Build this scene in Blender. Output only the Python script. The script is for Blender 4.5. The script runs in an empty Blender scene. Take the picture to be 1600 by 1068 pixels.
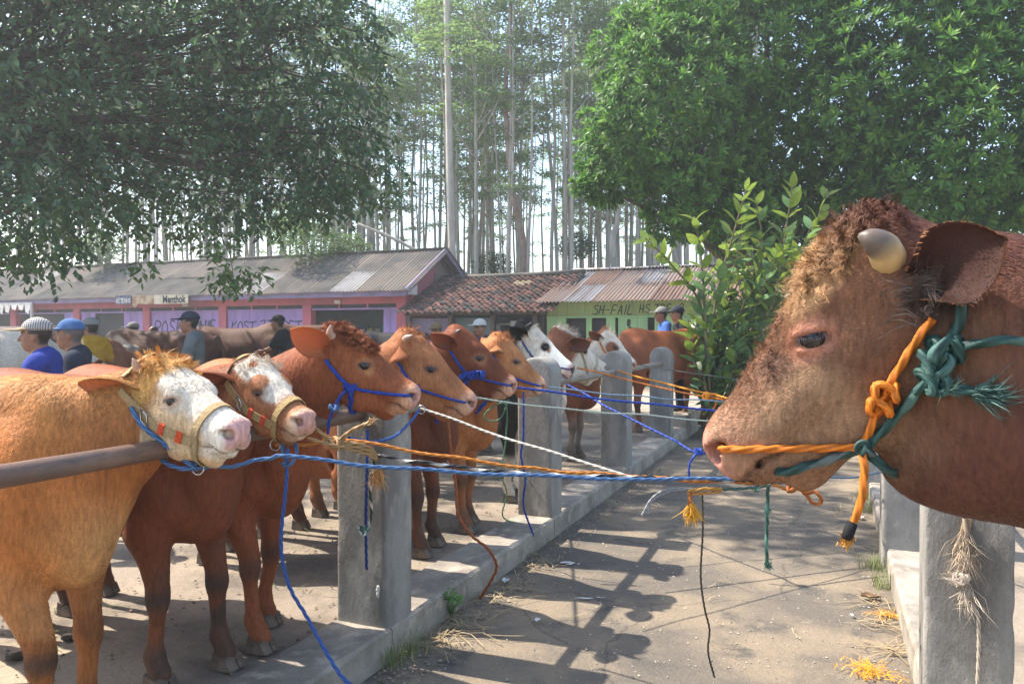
import bpy, math, random
import numpy as np
from mathutils import Vector, Matrix

# ------------------------------------------------------------------ camera, sky, sun, exposure
R = math.radians
SC = bpy.context.scene
COL = SC.collection
TH = R(22.6)            # the camera looks 22.6 degrees to the left of the aisle (aisle = +Y)
CT, ST = math.cos(TH), math.sin(TH)
FPX, CX, HY, CAMH = 1186.0, 800.0, 520.0, 1.6

cam_d = bpy.data.cameras.new('camera')
cam = bpy.data.objects.new('camera', cam_d)
COL.objects.link(cam)
cam.location = (0, 0, CAMH)
cam.rotation_euler = (R(90 - 0.68), 0, TH)
cam_d.sensor_width = 36.0
cam_d.lens = 36.0 * FPX / 1600.0
cam_d.clip_start = 0.05
cam_d.clip_end = 2000
SC.camera = cam

SUN_DIR = Vector((-0.79, -0.03, 1.0)).normalized()      # towards the sun
wd = bpy.data.worlds.new('World')
SC.world = wd
wd.use_nodes = True
wn = wd.node_tree
wn.nodes.clear()
sky = wn.nodes.new('ShaderNodeTexSky')
sky.sky_type = 'NISHITA'
sky.sun_disc = False
sky.sun_elevation = math.asin(SUN_DIR.z)
sky.sun_rotation = math.atan2(SUN_DIR.x, SUN_DIR.y)
sky.air_density = 1.2
sky.dust_density = 1.6
sky.ozone_density = 1.0
bg = wn.nodes.new('ShaderNodeBackground')
bg.inputs['Strength'].default_value = 0.15
wo = wn.nodes.new('ShaderNodeOutputWorld')
wn.links.new(sky.outputs[0], bg.inputs[0])
wn.links.new(bg.outputs[0], wo.inputs[0])
sun_d = bpy.data.lights.new('sun', 'SUN')
sun_d.energy = 4.6
sun_d.angle = R(0.6)
sun_d.color = (1.0, 0.91, 0.79)
sun = bpy.data.objects.new('sun', sun_d)
COL.objects.link(sun)
sun.rotation_euler = SUN_DIR.to_track_quat('Z', 'Y').to_euler()
SC.view_settings.view_transform = 'Standard'
SC.view_settings.look = 'None'
SC.view_settings.exposure = 1.45
SC.view_settings.gamma = 1.0
SC.view_settings.use_curve_mapping = False
SC.render.engine = 'CYCLES'
SC.cycles.max_bounces = 7
SC.cycles.diffuse_bounces = 3
SC.cycles.glossy_bounces = 2
SC.cycles.transmission_bounces = 4
SC.cycles.transparent_max_bounces = 8
SC.cycles.use_denoising = True

# ------------------------------------------------------------------ helpers
def gpt(px, py, X=None, Y=None, d=None):
    """a point seen at a photo pixel, at world X or Y or at a depth"""
    t = (px - CX) / FPX
    if X is not None:
        d = X / (CT * t - ST)
    elif Y is not None:
        d = Y / (ST * t + CT)
    return np.array([d * (CT * t - ST), d * (ST * t + CT), CAMH - (py - HY) / FPX * d])

def tag(o, label=None, cat=None, group=None, kind=None):
    if label: o['label'] = label
    if cat: o['category'] = cat
    if group: o['group'] = group
    if kind: o['kind'] = kind
    return o

def empty(name, loc=(0, 0, 0), rz=0.0):
    o = bpy.data.objects.new(name, None)
    COL.objects.link(o)
    o.location = loc
    o.rotation_euler = (0, 0, rz)
    return o

def link(name, me, mat=None, parent=None, loc=None, rot=None):
    o = bpy.data.objects.new(name, me)
    COL.objects.link(o)
    if mat is not None and len(me.materials) == 0:
        for m in (mat if isinstance(mat, (list, tuple)) else [mat]):
            me.materials.append(m)
    if parent is not None: o.parent = parent
    if loc is not None: o.location = loc
    if rot is not None: o.rotation_euler = rot
    return o

def fast_mesh(name, V, F, col=None, smooth=True, mi=None):
    """V (n,3), F (m,k) with one k, or a list of such arrays"""
    me = bpy.data.meshes.new(name)
    V = np.asarray(V, np.float32)
    Fs = F if (isinstance(F, list) and isinstance(F[0], np.ndarray)) else [F]
    Fs = [np.asarray(f, np.int32) for f in Fs if len(f)]
    me.vertices.add(len(V))
    me.vertices.foreach_set('co', V.ravel())
    nl = sum(f.size for f in Fs)
    npol = sum(len(f) for f in Fs)
    me.loops.add(nl)
    me.polygons.add(npol)
    me.loops.foreach_set('vertex_index', np.concatenate([f.ravel() for f in Fs]))
    starts, s = [], 0
    for f in Fs:
        starts.append(s + np.arange(len(f)) * f.shape[1])
        s += f.size
    me.polygons.foreach_set('loop_start', np.concatenate(starts).astype(np.int32))
    if smooth:
        me.polygons.foreach_set('use_smooth', np.ones(npol, bool))
    if mi is not None:
        me.polygons.foreach_set('material_index', np.asarray(mi, np.int32))
    me.update(calc_edges=True)
    if col is not None:
        a = me.attributes.new('Col', 'FLOAT_COLOR', 'POINT')
        c = np.ones((len(V), 4), np.float32)
        c[:, :3] = col
        a.data.foreach_set('color', c.ravel())
    return me

class MB:
    """collects boxes, tubes and faces into one mesh"""
    def __init__(s):
        s.v = []; s.f = []; s.c = []
    def add(s, vs, fs, col=None):
        b = len(s.v)
        s.v += [tuple(map(float, v)) for v in vs]
        s.f += [tuple(b + i for i in f) for f in fs]
        if col is not None: s.c += [col] * len(vs)
        return s
    def box(s, x0, x1, y0, y1, z0, z1, col=None):
        vs = [(x, y, z) for z in (z0, z1) for y in (y0, y1) for x in (x0, x1)]
        return s.add(vs, [(0, 2, 3, 1), (4, 5, 7, 6), (0, 1, 5, 4), (2, 6, 7, 3), (0, 4, 6, 2), (1, 3, 7, 5)], col)
    def tube(s, pts, rad, n=8, col=None, cap=True):
        pts = [np.array(p, float) for p in pts]
        rs = rad if isinstance(rad, (list, tuple, np.ndarray)) else [rad] * len(pts)
        vs, fs = [], []
        up = np.array([0.1, 0.2, 1.0])
        for i, p in enumerate(pts):
            t = pts[min(i + 1, len(pts) - 1)] - pts[max(i - 1, 0)]
            t = t / (np.linalg.norm(t) + 1e-9)
            a = np.cross(t, up)
            if np.linalg.norm(a) < 0.1: a = np.cross(t, np.array([1.0, 0, 0]))
            a /= np.linalg.norm(a)
            up = np.cross(a, t)
            for k in range(n):
                q = 2 * math.pi * k / n
                vs.append(p + rs[i] * (math.cos(q) * a + math.sin(q) * up))
        for i in range(len(pts) - 1):
            for k in range(n):
                k2 = (k + 1) % n
                fs.append((i * n + k, i * n + k2, (i + 1) * n + k2, (i + 1) * n + k))
        if cap:
            fs.append(tuple(range(n - 1, -1, -1)))
            fs.append(tuple((len(pts) - 1) * n + k for k in range(n)))
        return s.add(vs, fs, col)
    def build(s, name, mat=None, parent=None, smooth=False, bevel=0, seg=2, loc=None, rot=None, data=False):
        me = bpy.data.meshes.new(name)
        me.from_pydata(s.v, [], s.f)
        if smooth: me.polygons.foreach_set('use_smooth', np.ones(len(me.polygons), bool))
        if s.c:
            a = me.attributes.new('Col', 'FLOAT_COLOR', 'POINT')
            c = np.ones((len(s.v), 4), np.float32); c[:, :3] = s.c
            a.data.foreach_set('color', c.ravel())
        me.update()
        if data:
            if mat: me.materials.append(mat)
            return me
        o = link(name, me, mat, parent, loc, rot)
        if bevel:
            m = o.modifiers.new('bevel', 'BEVEL')
            m.width = bevel; m.segments = seg; m.limit_method = 'ANGLE'
            m.harden_normals = False
        return o

# ------------------------------------------------------------------ materials
MATS = {}
def mat(name, c1, c2=None, scale=4.0, rough=0.8, bump=0.0, bscale=40.0, c3=None, scale3=1.0, lo=0.4, hi=0.65,
        lo3=0.5, hi3=0.7, attr=False, vary=0.0, spec=0.3, metal=0.0, speck=0.0, objco=False, stretch=None, transl=0.0,
        sheen=0.0, coat=0.0):
    if name in MATS: return MATS[name]
    m = bpy.data.materials.new(name)
    m.use_nodes = True
    nt = m.node_tree; N = nt.nodes; L = nt.links
    b = N['Principled BSDF']
    b.inputs['Roughness'].default_value = rough
    b.inputs['Specular IOR Level'].default_value = spec
    b.inputs['Metallic'].default_value = metal
    if sheen: b.inputs['Sheen Weight'].default_value = sheen
    if coat: b.inputs['Coat Weight'].default_value = coat
    if objco:
        tc = N.new('ShaderNodeTexCoord'); co = tc.outputs['Object']
    else:
        g = N.new('ShaderNodeNewGeometry'); co = g.outputs['Position']
    if stretch:
        mp = N.new('ShaderNodeVectorMath'); mp.operation = 'MULTIPLY'
        mp.inputs[1].default_value = stretch
        L.new(co, mp.inputs[0]); co = mp.outputs[0]
    def noise(sc, det=5.0, ro=0.6):
        n = N.new('ShaderNodeTexNoise')
        n.inputs['Scale'].default_value = sc
        n.inputs['Detail'].default_value = det
        n.inputs['Roughness'].default_value = ro
        L.new(co, n.inputs['Vector'])
        return n.outputs['Fac']
    def ramp(sock, a, z):
        r = N.new('ShaderNodeMapRange'); r.clamp = True
        r.interpolation_type = 'SMOOTHSTEP'
        r.inputs['From Min'].default_value = a; r.inputs['From Max'].default_value = z
        L.new(sock, r.inputs['Value'])
        return r.outputs[0]
    def mix(fac, A, B, mode='MIX'):
        x = N.new('ShaderNodeMix'); x.data_type = 'RGBA'; x.blend_type = mode
        if isinstance(fac, float): x.inputs[0].default_value = fac
        else: L.new(fac, x.inputs[0])
        for k, q in ((6, A), (7, B)):
            if isinstance(q, tuple): x.inputs[k].default_value = (*q[:3], 1)
            else: L.new(q, x.inputs[k])
        return x.outputs[2]
    if attr:
        at = N.new('ShaderNodeAttribute'); at.attribute_name = 'Col'
        c = at.outputs['Color']
    else:
        c = tuple(c1)
    if c2 is not None: c = mix(ramp(noise(scale), lo, hi), c, tuple(c2))
    if c3 is not None: c = mix(ramp(noise(scale3), lo3, hi3), c, tuple(c3))
    if speck:
        c = mix(ramp(noise(180.0, 2.0), 0.55, 0.75), c, mix(speck, c, (0.02, 0.02, 0.02)) if True else c)
    if vary:
        v = N.new('ShaderNodeMapRange')
        v.inputs['To Min'].default_value = 1 - vary; v.inputs['To Max'].default_value = 1 + vary
        v.inputs['From Min'].default_value = 0.3; v.inputs['From Max'].default_value = 0.7
        L.new(noise(scale * 3.1), v.inputs['Value'])
        x = N.new('ShaderNodeVectorMath'); x.operation = 'SCALE'
        if isinstance(c, tuple):
            x.inputs[0].default_value = c[:3]
        else:
            L.new(c, x.inputs[0])
        L.new(v.outputs[0], x.inputs['Scale'])
        c = x.outputs[0]
    if isinstance(c, tuple): b.inputs['Base Color'].default_value = (*c[:3], 1)
    else: L.new(c, b.inputs['Base Color'])
    if bump:
        bn = N.new('ShaderNodeBump')
        bn.inputs['Strength'].default_value = bump
        bn.inputs['Distance'].default_value = 0.02
        L.new(noise(bscale, 6.0, 0.65), bn.inputs['Height'])
        L.new(bn.outputs[0], b.inputs['Normal'])
    if transl:
        tr = N.new('ShaderNodeBsdfTranslucent')
        if isinstance(c, tuple): tr.inputs[0].default_value = (*c[:3], 1)
        else: L.new(c, tr.inputs[0])
        ms = N.new('ShaderNodeMixShader'); ms.inputs[0].default_value = transl
        L.new(b.outputs[0], ms.inputs[1]); L.new(tr.outputs[0], ms.inputs[2])
        L.new(ms.outputs[0], N['Material Output'].inputs['Surface'])
    MATS[name] = m
    return m

def smooth01(x, a, b):
    t = np.clip((x - a) / (b - a), 0, 1)
    return t * t * (3 - 2 * t)

def vnoise(P, freq, seed=0):
    """cheap smooth pseudo-noise in -1..1 at points P"""
    r = np.random.RandomState(seed)
    s = np.zeros(len(P))
    for k in range(6):
        w = r.normal(size=3); w *= freq * (0.6 + 0.25 * k) / np.linalg.norm(w)
        s += np.sin(P @ w + r.uniform(0, 6.28)) * (1.0 / (1 + 0.35 * k))
    return np.clip(s / 2.4, -1, 1)

# ------------------------------------------------------------------ implicit shapes (bodies of animals and people)
def nrm(v):
    v = np.asarray(v, float)
    return v / (np.linalg.norm(v) + 1e-12)

class Shape:
    def __init__(s): s.p = []
    def ell(s, c, r, M=None, k=0.03, op='u'):
        c = np.array(c, np.float32); r = np.array(r, np.float32)
        Mi = None if M is None else np.array(M, np.float32)      # columns: local axes in world
        rm = float(r.max())
        ext = r if Mi is None else np.abs(Mi) @ r
        def f(x, y, z):
            x = x - c[0]; y = y - c[1]; z = z - c[2]
            if Mi is not None:
                x, y, z = (Mi[0, 0] * x + Mi[1, 0] * y + Mi[2, 0] * z,
                           Mi[0, 1] * x + Mi[1, 1] * y + Mi[2, 1] * z,
                           Mi[0, 2] * x + Mi[1, 2] * y + Mi[2, 2] * z)
            a = np.sqrt((x / r[0]) ** 2 + (y / r[1]) ** 2 + (z / r[2]) ** 2) + 1e-6
            b = np.sqrt((x / r[0] ** 2) ** 2 + (y / r[1] ** 2) ** 2 + (z / r[2] ** 2) ** 2) + 1e-6
            return a * (a - 1) / b
        s.p.append((f, c - ext, c + ext, k, op))
        return s
    def cone(s, a, b, ra, rb, k=0.03, sq=None, op='u'):
        a = np.array(a, np.float32); b = np.array(b, np.float32)
        ba = b - a; l2 = float(ba @ ba) + 1e-9
        def f(x, y, z):
            x = x - a[0]; y = y - a[1]; z = z - a[2]
            t = np.clip((x * ba[0] + y * ba[1] + z * ba[2]) / l2, 0, 1)
            x = x - t * ba[0]; y = y - t * ba[1]; z = z - t * ba[2]
            if sq is not None:
                ax, fac = sq
                q = (x * ax[0] + y * ax[1] + z * ax[2]) * (fac - 1)
                x = x + q * ax[0]; y = y + q * ax[1]; z = z + q * ax[2]
            return np.sqrt(x * x + y * y + z * z) - (ra + (rb - ra) * t)
        rm = max(ra, rb)
        if sq is not None and sq[1] < 1: rm = rm / sq[1]
        s.p.append((f, np.minimum(a, b) - rm, np.maximum(a, b) + rm, k, op))
        return s
    def plane(s, n, d, k=0.004):
        """keep only the side where n.p < d"""
        n = np.array(n, np.float32)
        s.p.append((lambda x, y, z: n[0] * x + n[1] * y + n[2] * z - d, None, None, k, 'i'))
        return s
    @staticmethod
    def comb(f, d, k, op):
        if op == 'u':
            h = np.clip(0.5 + 0.5 * (f - d) / k, 0, 1)
            return f + (d - f) * h - k * h * (1 - h)
        if op == 's': d = -d
        h = np.clip(0.5 - 0.5 * (f - d) / k, 0, 1)
        return f + (d - f) * h + k * h * (1 - h)
    def at(s, P):
        P = np.asarray(P, np.float32)
        x, y, z = P[..., 0], P[..., 1], P[..., 2]
        f = np.full(x.shape, 0.5, np.float32)
        for fn, lo, hi, k, op in s.p:
            f = s.comb(f, fn(x, y, z), k, op)
        return f
    def bounds(s):
        lo = np.min([p[1] for p in s.p if p[4] == 'u'], axis=0); hi = np.max([p[2] for p in s.p if p[4] == 'u'], axis=0)
        return lo, hi
    def mesh(s, h, fine=None, hf=None, inflate=0.0, extra=None):
        """surface nets on a rectilinear grid; fine=(lo,hi) box gets spacing hf"""
        lo, hi = s.bounds(); lo = lo - 0.04 - inflate; hi = hi + 0.04 + inflate
        ax = []
        for i in range(3):
            q = [lo[i]]
            while q[-1] < hi[i]:
                st = h
                if fine is not None and fine[0][i] - 0.01 < q[-1] < fine[1][i]: st = hf
                q.append(q[-1] + st)
            ax.append(np.array(q, np.float32))
        xs, ys, zs = ax
        f = np.full((len(xs), len(ys), len(zs)), 0.3, np.float32)
        for fn, plo, phi, k, op in s.p:
            if plo is None:
                sl = (slice(None), slice(None), slice(None))
            else:
                m = k + 2.5 * h
                sl = tuple(slice(max(0, np.searchsorted(ax[i], plo[i] - m) - 1), np.searchsorted(ax[i], phi[i] + m) + 1) for i in range(3))
            d = fn(xs[sl[0]][:, None, None], ys[sl[1]][None, :, None], zs[sl[2]][None, None, :])
            f[sl] = s.comb(f[sl], d, k, op)
        if extra is not None:
            f = f + extra(xs[:, None, None], ys[None, :, None], zs[None, None, :]).astype(np.float32)
        return nets(xs, ys, zs, f - inflate)

def nets(xs, ys, zs, f):
    ins = f < 0
    nx, ny, nz = f.shape
    cnt = np.zeros((nx - 1, ny - 1, nz - 1), np.int8)
    for dx in (0, 1):
        for dy in (0, 1):
            for dz in (0, 1):
                cnt += ins[dx:nx - 1 + dx, dy:ny - 1 + dy, dz:nz - 1 + dz]
    act = (cnt > 0) & (cnt < 8)
    I, J, K = np.nonzero(act)
    idx = np.full(act.shape, -1, np.int32)
    idx[I, J, K] = np.arange(len(I))
    S = np.zeros((len(I), 3)); C = np.zeros(len(I))
    cor = [(0, 0, 0), (1, 0, 0), (0, 1, 0), (1, 1, 0), (0, 0, 1), (1, 0, 1), (0, 1, 1), (1, 1, 1)]
    val = [f[I + a, J + b, K + c] for a, b, c in cor]
    pos = [np.stack([xs[I + a], ys[J + b], zs[K + c]], 1) for a, b, c in cor]
    for a, b in ((0, 1), (2, 3), (4, 5), (6, 7), (0, 2), (1, 3), (4, 6), (5, 7), (0, 4), (1, 5), (2, 6), (3, 7)):
        m = (val[a] < 0) != (val[b] < 0)
        t = np.where(m, val[a] / np.where(m, val[a] - val[b], 1), 0)
        S += np.where(m[:, None], pos[a] + t[:, None] * (pos[b] - pos[a]), 0)
        C += m
    V = S / C[:, None]
    Fs = []
    for axis in range(3):
        a = ins[:-1] if axis == 0 else ins[:, :-1] if axis == 1 else ins[:, :, :-1]
        b = ins[1:] if axis == 0 else ins[:, 1:] if axis == 1 else ins[:, :, 1:]
        i, j, k = np.nonzero(a != b)
        if axis == 0: ok = (j > 0) & (k > 0) & (j < ny - 1) & (k < nz - 1)
        elif axis == 1: ok = (i > 0) & (k > 0) & (i < nx - 1) & (k < nz - 1)
        else: ok = (i > 0) & (j > 0) & (i < nx - 1) & (j < ny - 1)
        i, j, k = i[ok], j[ok], k[ok]
        fl = ins[i, j, k]
        if axis == 0: q = np.stack([idx[i, j - 1, k - 1], idx[i, j, k - 1], idx[i, j, k], idx[i, j - 1, k]], 1)
        elif axis == 1: q = np.stack([idx[i - 1, j, k - 1], idx[i - 1, j, k], idx[i, j, k], idx[i, j, k - 1]], 1)
        else: q = np.stack([idx[i - 1, j - 1, k], idx[i, j - 1, k], idx[i, j, k], idx[i - 1, j, k]], 1)
        q[~fl] = q[~fl][:, ::-1]
        Fs.append(q)
    return V, np.concatenate(Fs)

def vnormals(V, F):
    n = np.zeros_like(V)
    fn = np.cross(V[F[:, 2]] - V[F[:, 0]], V[F[:, 3]] - V[F[:, 1]])
    for k in range(4): np.add.at(n, F[:, k], fn)
    return n / (np.linalg.norm(n, axis=1)[:, None] + 1e-9)
def catmull(pts, n):
    P = np.array(pts, float)
    P = np.vstack([2 * P[0] - P[1], P, 2 * P[-1] - P[-2]])
    out = []
    for i in range(1, len(P) - 2):
        for t in np.linspace(0, 1, n, endpoint=False):
            a, b, c, d = P[i - 1], P[i], P[i + 1], P[i + 2]
            out.append(0.5 * (2 * b + (c - a) * t + (2 * a - 5 * b + 4 * c - d) * t * t + (3 * b - a - 3 * c + d) * t ** 3))
    out.append(P[-2])
    return np.array(out)
# ------------------------------------------------------------------ ground, aisle, kerbs, platforms
rng0 = np.random.RandomState(1)
def aisle_material():
    m = bpy.data.materials.new('worn_concrete_aisle'); m.use_nodes = True
    nt = m.node_tree; N = nt.nodes; L = nt.links; b = N['Principled BSDF']
    g = N.new('ShaderNodeNewGeometry')
    def noise(sc, det=6.0, ro=0.62, vec=None):
        n = N.new('ShaderNodeTexNoise'); n.inputs['Scale'].default_value = sc; n.inputs['Detail'].default_value = det; n.inputs['Roughness'].default_value = ro
        L.new(vec or g.outputs['Position'], n.inputs['Vector']); return n.outputs['Fac']
    def mr(s, a, z, c=0.0, d=1.0):
        r = N.new('ShaderNodeMapRange'); r.clamp = True; r.interpolation_type = 'SMOOTHSTEP'
        for k, v in (('From Min', a), ('From Max', z), ('To Min', c), ('To Max', d)): r.inputs[k].default_value = v
        L.new(s, r.inputs['Value']); return r.outputs[0]
    def mix(f, A, B):
        x = N.new('ShaderNodeMix'); x.data_type = 'RGBA'; L.new(f, x.inputs[0])
        for k, q in ((6, A), (7, B)):
            if isinstance(q, tuple): x.inputs[k].default_value = (*q, 1)
            else: L.new(q, x.inputs[k])
        return x.outputs[2]
    c = mix(mr(noise(0.9), 0.40, 0.62), (0.130, 0.113, 0.094), (0.245, 0.195, 0.138))
    c = mix(mr(noise(3.1, 8), 0.52, 0.72), c, (0.082, 0.076, 0.070))
    c = mix(mr(noise(7.0, 8, 0.7), 0.58, 0.75), c, (0.265, 0.215, 0.155))
    c = mix(mr(noise(55.0, 3), 0.60, 0.72, 0, 0.6), c, (0.075, 0.065, 0.058))
    c = mix(mr(noise(90.0, 3), 0.64, 0.72, 0, 0.7), c, (0.36, 0.33, 0.29))
    v = N.new('ShaderNodeTexVoronoi'); v.feature = 'DISTANCE_TO_EDGE'; v.inputs['Scale'].default_value = 0.35
    dn = N.new('ShaderNodeTexNoise'); dn.inputs['Scale'].default_value = 3.0; dn.inputs['Detail'].default_value = 6
    L.new(g.outputs['Position'], dn.inputs['Vector'])
    ad = N.new('ShaderNodeMix'); ad.data_type = 'RGBA'; ad.blend_type = 'ADD'; ad.inputs[0].default_value = 0.35
    L.new(g.outputs['Position'], ad.inputs[6]); L.new(dn.outputs['Color'], ad.inputs[7]); L.new(ad.outputs[2], v.inputs['Vector'])
    c = mix(mr(v.outputs['Distance'], 0.0005, 0.004, 0.55, 0), c, (0.07, 0.06, 0.05))
    L.new(c, b.inputs['Base Color'])
    b.inputs['Roughness'].default_value = 0.9; b.inputs['Specular IOR Level'].default_value = 0.2
    bp = N.new('ShaderNodeBump'); bp.inputs['Strength'].default_value = 0.9; bp.inputs['Distance'].default_value = 0.014
    L.new(noise(38.0, 8, 0.7), bp.inputs['Height']); L.new(bp.outputs[0], b.inputs['Normal'])
    return m
M_aisle = aisle_material()
M_ground = mat('dry_earth', (0.36, 0.28, 0.20), (0.24, 0.20, 0.15), scale=0.8, rough=0.95, bump=0.5, bscale=25, c3=(0.44, 0.36, 0.27), scale3=0.25)
M_plat = mat('trodden_concrete', (0.25, 0.205, 0.16), (0.125, 0.105, 0.086), scale=1.7, rough=0.92, bump=0.6, bscale=26, c3=(0.36, 0.29, 0.21), scale3=0.8, lo3=0.48, hi3=0.66, speck=0.5)
M_conc = mat('weathered_concrete', (0.27, 0.258, 0.235), (0.155, 0.145, 0.13), scale=2.4, rough=0.9, bump=0.5, bscale=45, c3=(0.34, 0.32, 0.285), scale3=6.0, lo3=0.52, hi3=0.7, speck=0.45, stretch=(1.3, 1.3, 0.6), vary=0.08)
M_kerb = mat('kerb_concrete', (0.33, 0.295, 0.25), (0.20, 0.175, 0.145), scale=2.6, rough=0.92, bump=0.55, bscale=30, c3=(0.42, 0.37, 0.30), scale3=7.0, speck=0.4)
M_rail = mat('rusty_pipe', (0.125, 0.072, 0.052), (0.19, 0.115, 0.078), scale=6, rough=0.42, bump=0.25, bscale=60, c3=(0.06, 0.045, 0.042), scale3=3.0, spec=0.5, stretch=(4, 1, 4))
M_rail2 = mat('grey_pipe', (0.27, 0.24, 0.205), (0.17, 0.13, 0.105), scale=5, rough=0.5, bump=0.2, bscale=50, spec=0.4, stretch=(4, 1, 4))

def sheet(name, x0, x1, y0, y1, z, nx, ny, amp, m, seed, skirt=0.0):
    xs, ys = np.linspace(x0, x1, nx), np.linspace(y0, y1, ny)
    X, Y = np.meshgrid(xs, ys, indexing='ij')
    P = np.stack([X.ravel(), Y.ravel(), np.zeros(nx * ny)], 1)
    P[:, 2] = z + amp * (0.6 * vnoise(P, 1.3, seed) + 0.4 * vnoise(P, 5.0, seed + 1))
    i, j = np.meshgrid(np.arange(nx - 1), np.arange(ny - 1), indexing='ij')
    a = (i * ny + j).ravel()
    F = np.stack([a, a + ny, a + ny + 1, a + 1], 1)
    return tag(link(name, fast_mesh(name, P, F), m), kind='structure')

gm = MB(); gm.add([(-400, -300, -0.03), (400, -300, -0.03), (400, 600, -0.03), (-400, 600, -0.03)], [(0, 1, 2, 3)])
tag(gm.build('ground', M_ground), kind='structure')
sheet('aisle', -2.02, 0.42, -5, 12.9, 0.0, 40, 220, 0.007, M_aisle, 3)
sheet('platform', -10.1, -2.27, -5, 20.2, 0.146, 70, 160, 0.010, M_plat, 5)
sheet('right_platform', 0.66, 9.0, -5, 20.2, 0.146, 30, 90, 0.010, M_plat, 8)
sheet('yard', -2.1, 0.9, 13.1, 20.2, 0.10, 12, 24, 0.02, M_ground, 9)
sheet('far_platform', -40, -12.4, -2, 20.2, 0.146, 40, 40, 0.015, M_plat, 12)
sheet('far_aisle', -12.45, -10.05, -2, 20.2, 0.01, 10, 60, 0.01, M_aisle, 14)

def kerb(name, x0, x1, y0, y1, h, seed):
    """kerb cast in lengths with chipped edges"""
    root = empty(name); tag(root, kind='structure')
    rng = np.random.RandomState(seed)
    y = y0
    while y < y1 - 0.1:
        e = min(y + 2.4, y1)
        ys = np.linspace(y + 0.004, e - 0.004, max(3, int((e - y) / 0.08)))
        vs = []
        for q in ys:
            ch = np.abs(rng.normal(0, 0.006, 4)) + (rng.rand() < 0.10) * rng.uniform(0.0, 0.02, 4)
            vs += [(x0, q, -0.02), (x0 + rng.normal(0, 0.003), q, h - 0.012 - ch[0]), (x0 + 0.012 + ch[1], q, h + rng.normal(0, 0.002)),
                   ((x0 + x1) / 2, q, h + rng.normal(0, 0.003)), (x1 - 0.012 - ch[2], q, h + rng.normal(0, 0.002)), (x1 + rng.normal(0, 0.003), q, h - 0.012 - ch[3]), (x1, q, -0.02)]
        fs = [(i * 7 + k, i * 7 + k + 1, (i + 1) * 7 + k + 1, (i + 1) * 7 + k) for i in range(len(ys) - 1) for k in range(6)]
        fs += [tuple(range(6, -1, -1)), tuple((len(ys) - 1) * 7 + k for k in range(7))]
        MB().add(vs, fs).build('kerb_stone', M_kerb, root, smooth=False)
        y = e
    return root
st = MB().box(-6.0, -2.0, 11.7, 16.0, -0.02, 0.335).build('raised_step', M_kerb, bevel=0.02); tag(st, kind='structure')
kerb('left_kerb', -2.29, -1.97, -4.0, 12.9, 0.16, 1)
kerb('right_kerb', 0.37, 0.68, -4.0, 12.9, 0.16, 2)
kerb('far_kerb', -10.42, -10.08, 2.0, 17.0, 0.16, 3)

# posts with rounded heads
def post_mesh(seed):
    """cast post with a rounded head, rubbed and chipped"""
    rg = np.random.RandomState(seed); w, d, h, r = 0.145, 0.125, 1.41, 0.145
    xs, ys, zs = np.arange(-0.175, 0.176, 0.0125), np.arange(-0.155, 0.156, 0.0125), np.concatenate([[-0.04, -0.02], np.arange(0.0, 1.44, 0.0155)])
    X, Y, Z = np.meshgrid(xs, ys, zs, indexing='ij')
    flat = np.maximum(np.abs(X) - w, Z - (h - r)); arch = np.sqrt(X ** 2 + np.maximum(Z - (h - r), 0) ** 2) - r
    q1 = np.where(Z > h - r, arch, np.abs(X) - w); q2 = np.abs(Y) - d
    f = np.maximum(q1, q2); e = 0.009
    f = np.where((q1 > -e) & (q2 > -e), np.sqrt(np.maximum(q1 + e, 0) ** 2 + np.maximum(q2 + e, 0) ** 2) - e, f)
    P = np.stack([X.ravel(), Y.ravel(), Z.ravel()], 1)
    ed = np.exp(-((q1.ravel() - q2.ravel()) / 0.03) ** 2)
    f = f + (0.0007 * vnoise(P, 12, seed) + 0.0008 * vnoise(P, 70, seed + 1) + ed * 0.013 * np.maximum(0, vnoise(P, 26, seed + 2) - 0.25)).reshape(f.shape)
    f = np.maximum(f, -Z - 0.035)
    V, F = nets(xs, ys, zs, f.astype(np.float32))
    me = fast_mesh('post', V, F, None, True); me.materials.append(M_conc); return me
POSTS = [post_mesh(k) for k in (3, 14, 25)]
def post(x, y, label, group, z=0.155):
    o = link('concrete_post', POSTS[int(y * 10) % 3], None, None, (x, y, z - 0.16 + 0.004))
    o.rotation_euler = (0, 0, rng0.normal(0, 0.012) + (math.pi if int(y * 7) % 2 else 0))
    return tag(o, label, 'post', group)
LP = 'concrete posts of the left rail'
for y, lb in ((0.88, 'concrete post of the left rail nearest the camera, behind the golden calf'), (3.29, 'cracked concrete post carrying ropes beside the curly-polled red-brown cow'),
              (5.69, 'second concrete post down the left rail, under the black cow\'s muzzle'), (8.07, 'third concrete post down the left rail, below the white-faced calf'),
              (10.50, 'round-topped concrete post standing clear before the brown cow\'s flank')):
    post(-2.125, y, lb, LP)
for y, lb in ((3.33, 'concrete post with frayed beige rope under the big bull\'s chest'), (5.76, 'second concrete post of the right kerb, left of the frayed rope post'), (8.2, 'third concrete post of the right kerb hidden behind the bull')):
    post(0.485, y, lb, 'concrete posts of the right rail')
for k, y in enumerate((6.4, 8.8, 11.2, 13.6, 16.0)):
    post(-10.25, y, ('low grey post of the far rail, leftmost in view', 'grey round-topped post beside the man in yellow', 'grey round-topped post behind the man in the grey jacket', 'grey round-topped post below the dark-shirted man', 'farthest grey round-topped post of the far rail')[k], 'posts of the far rail')

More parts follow.
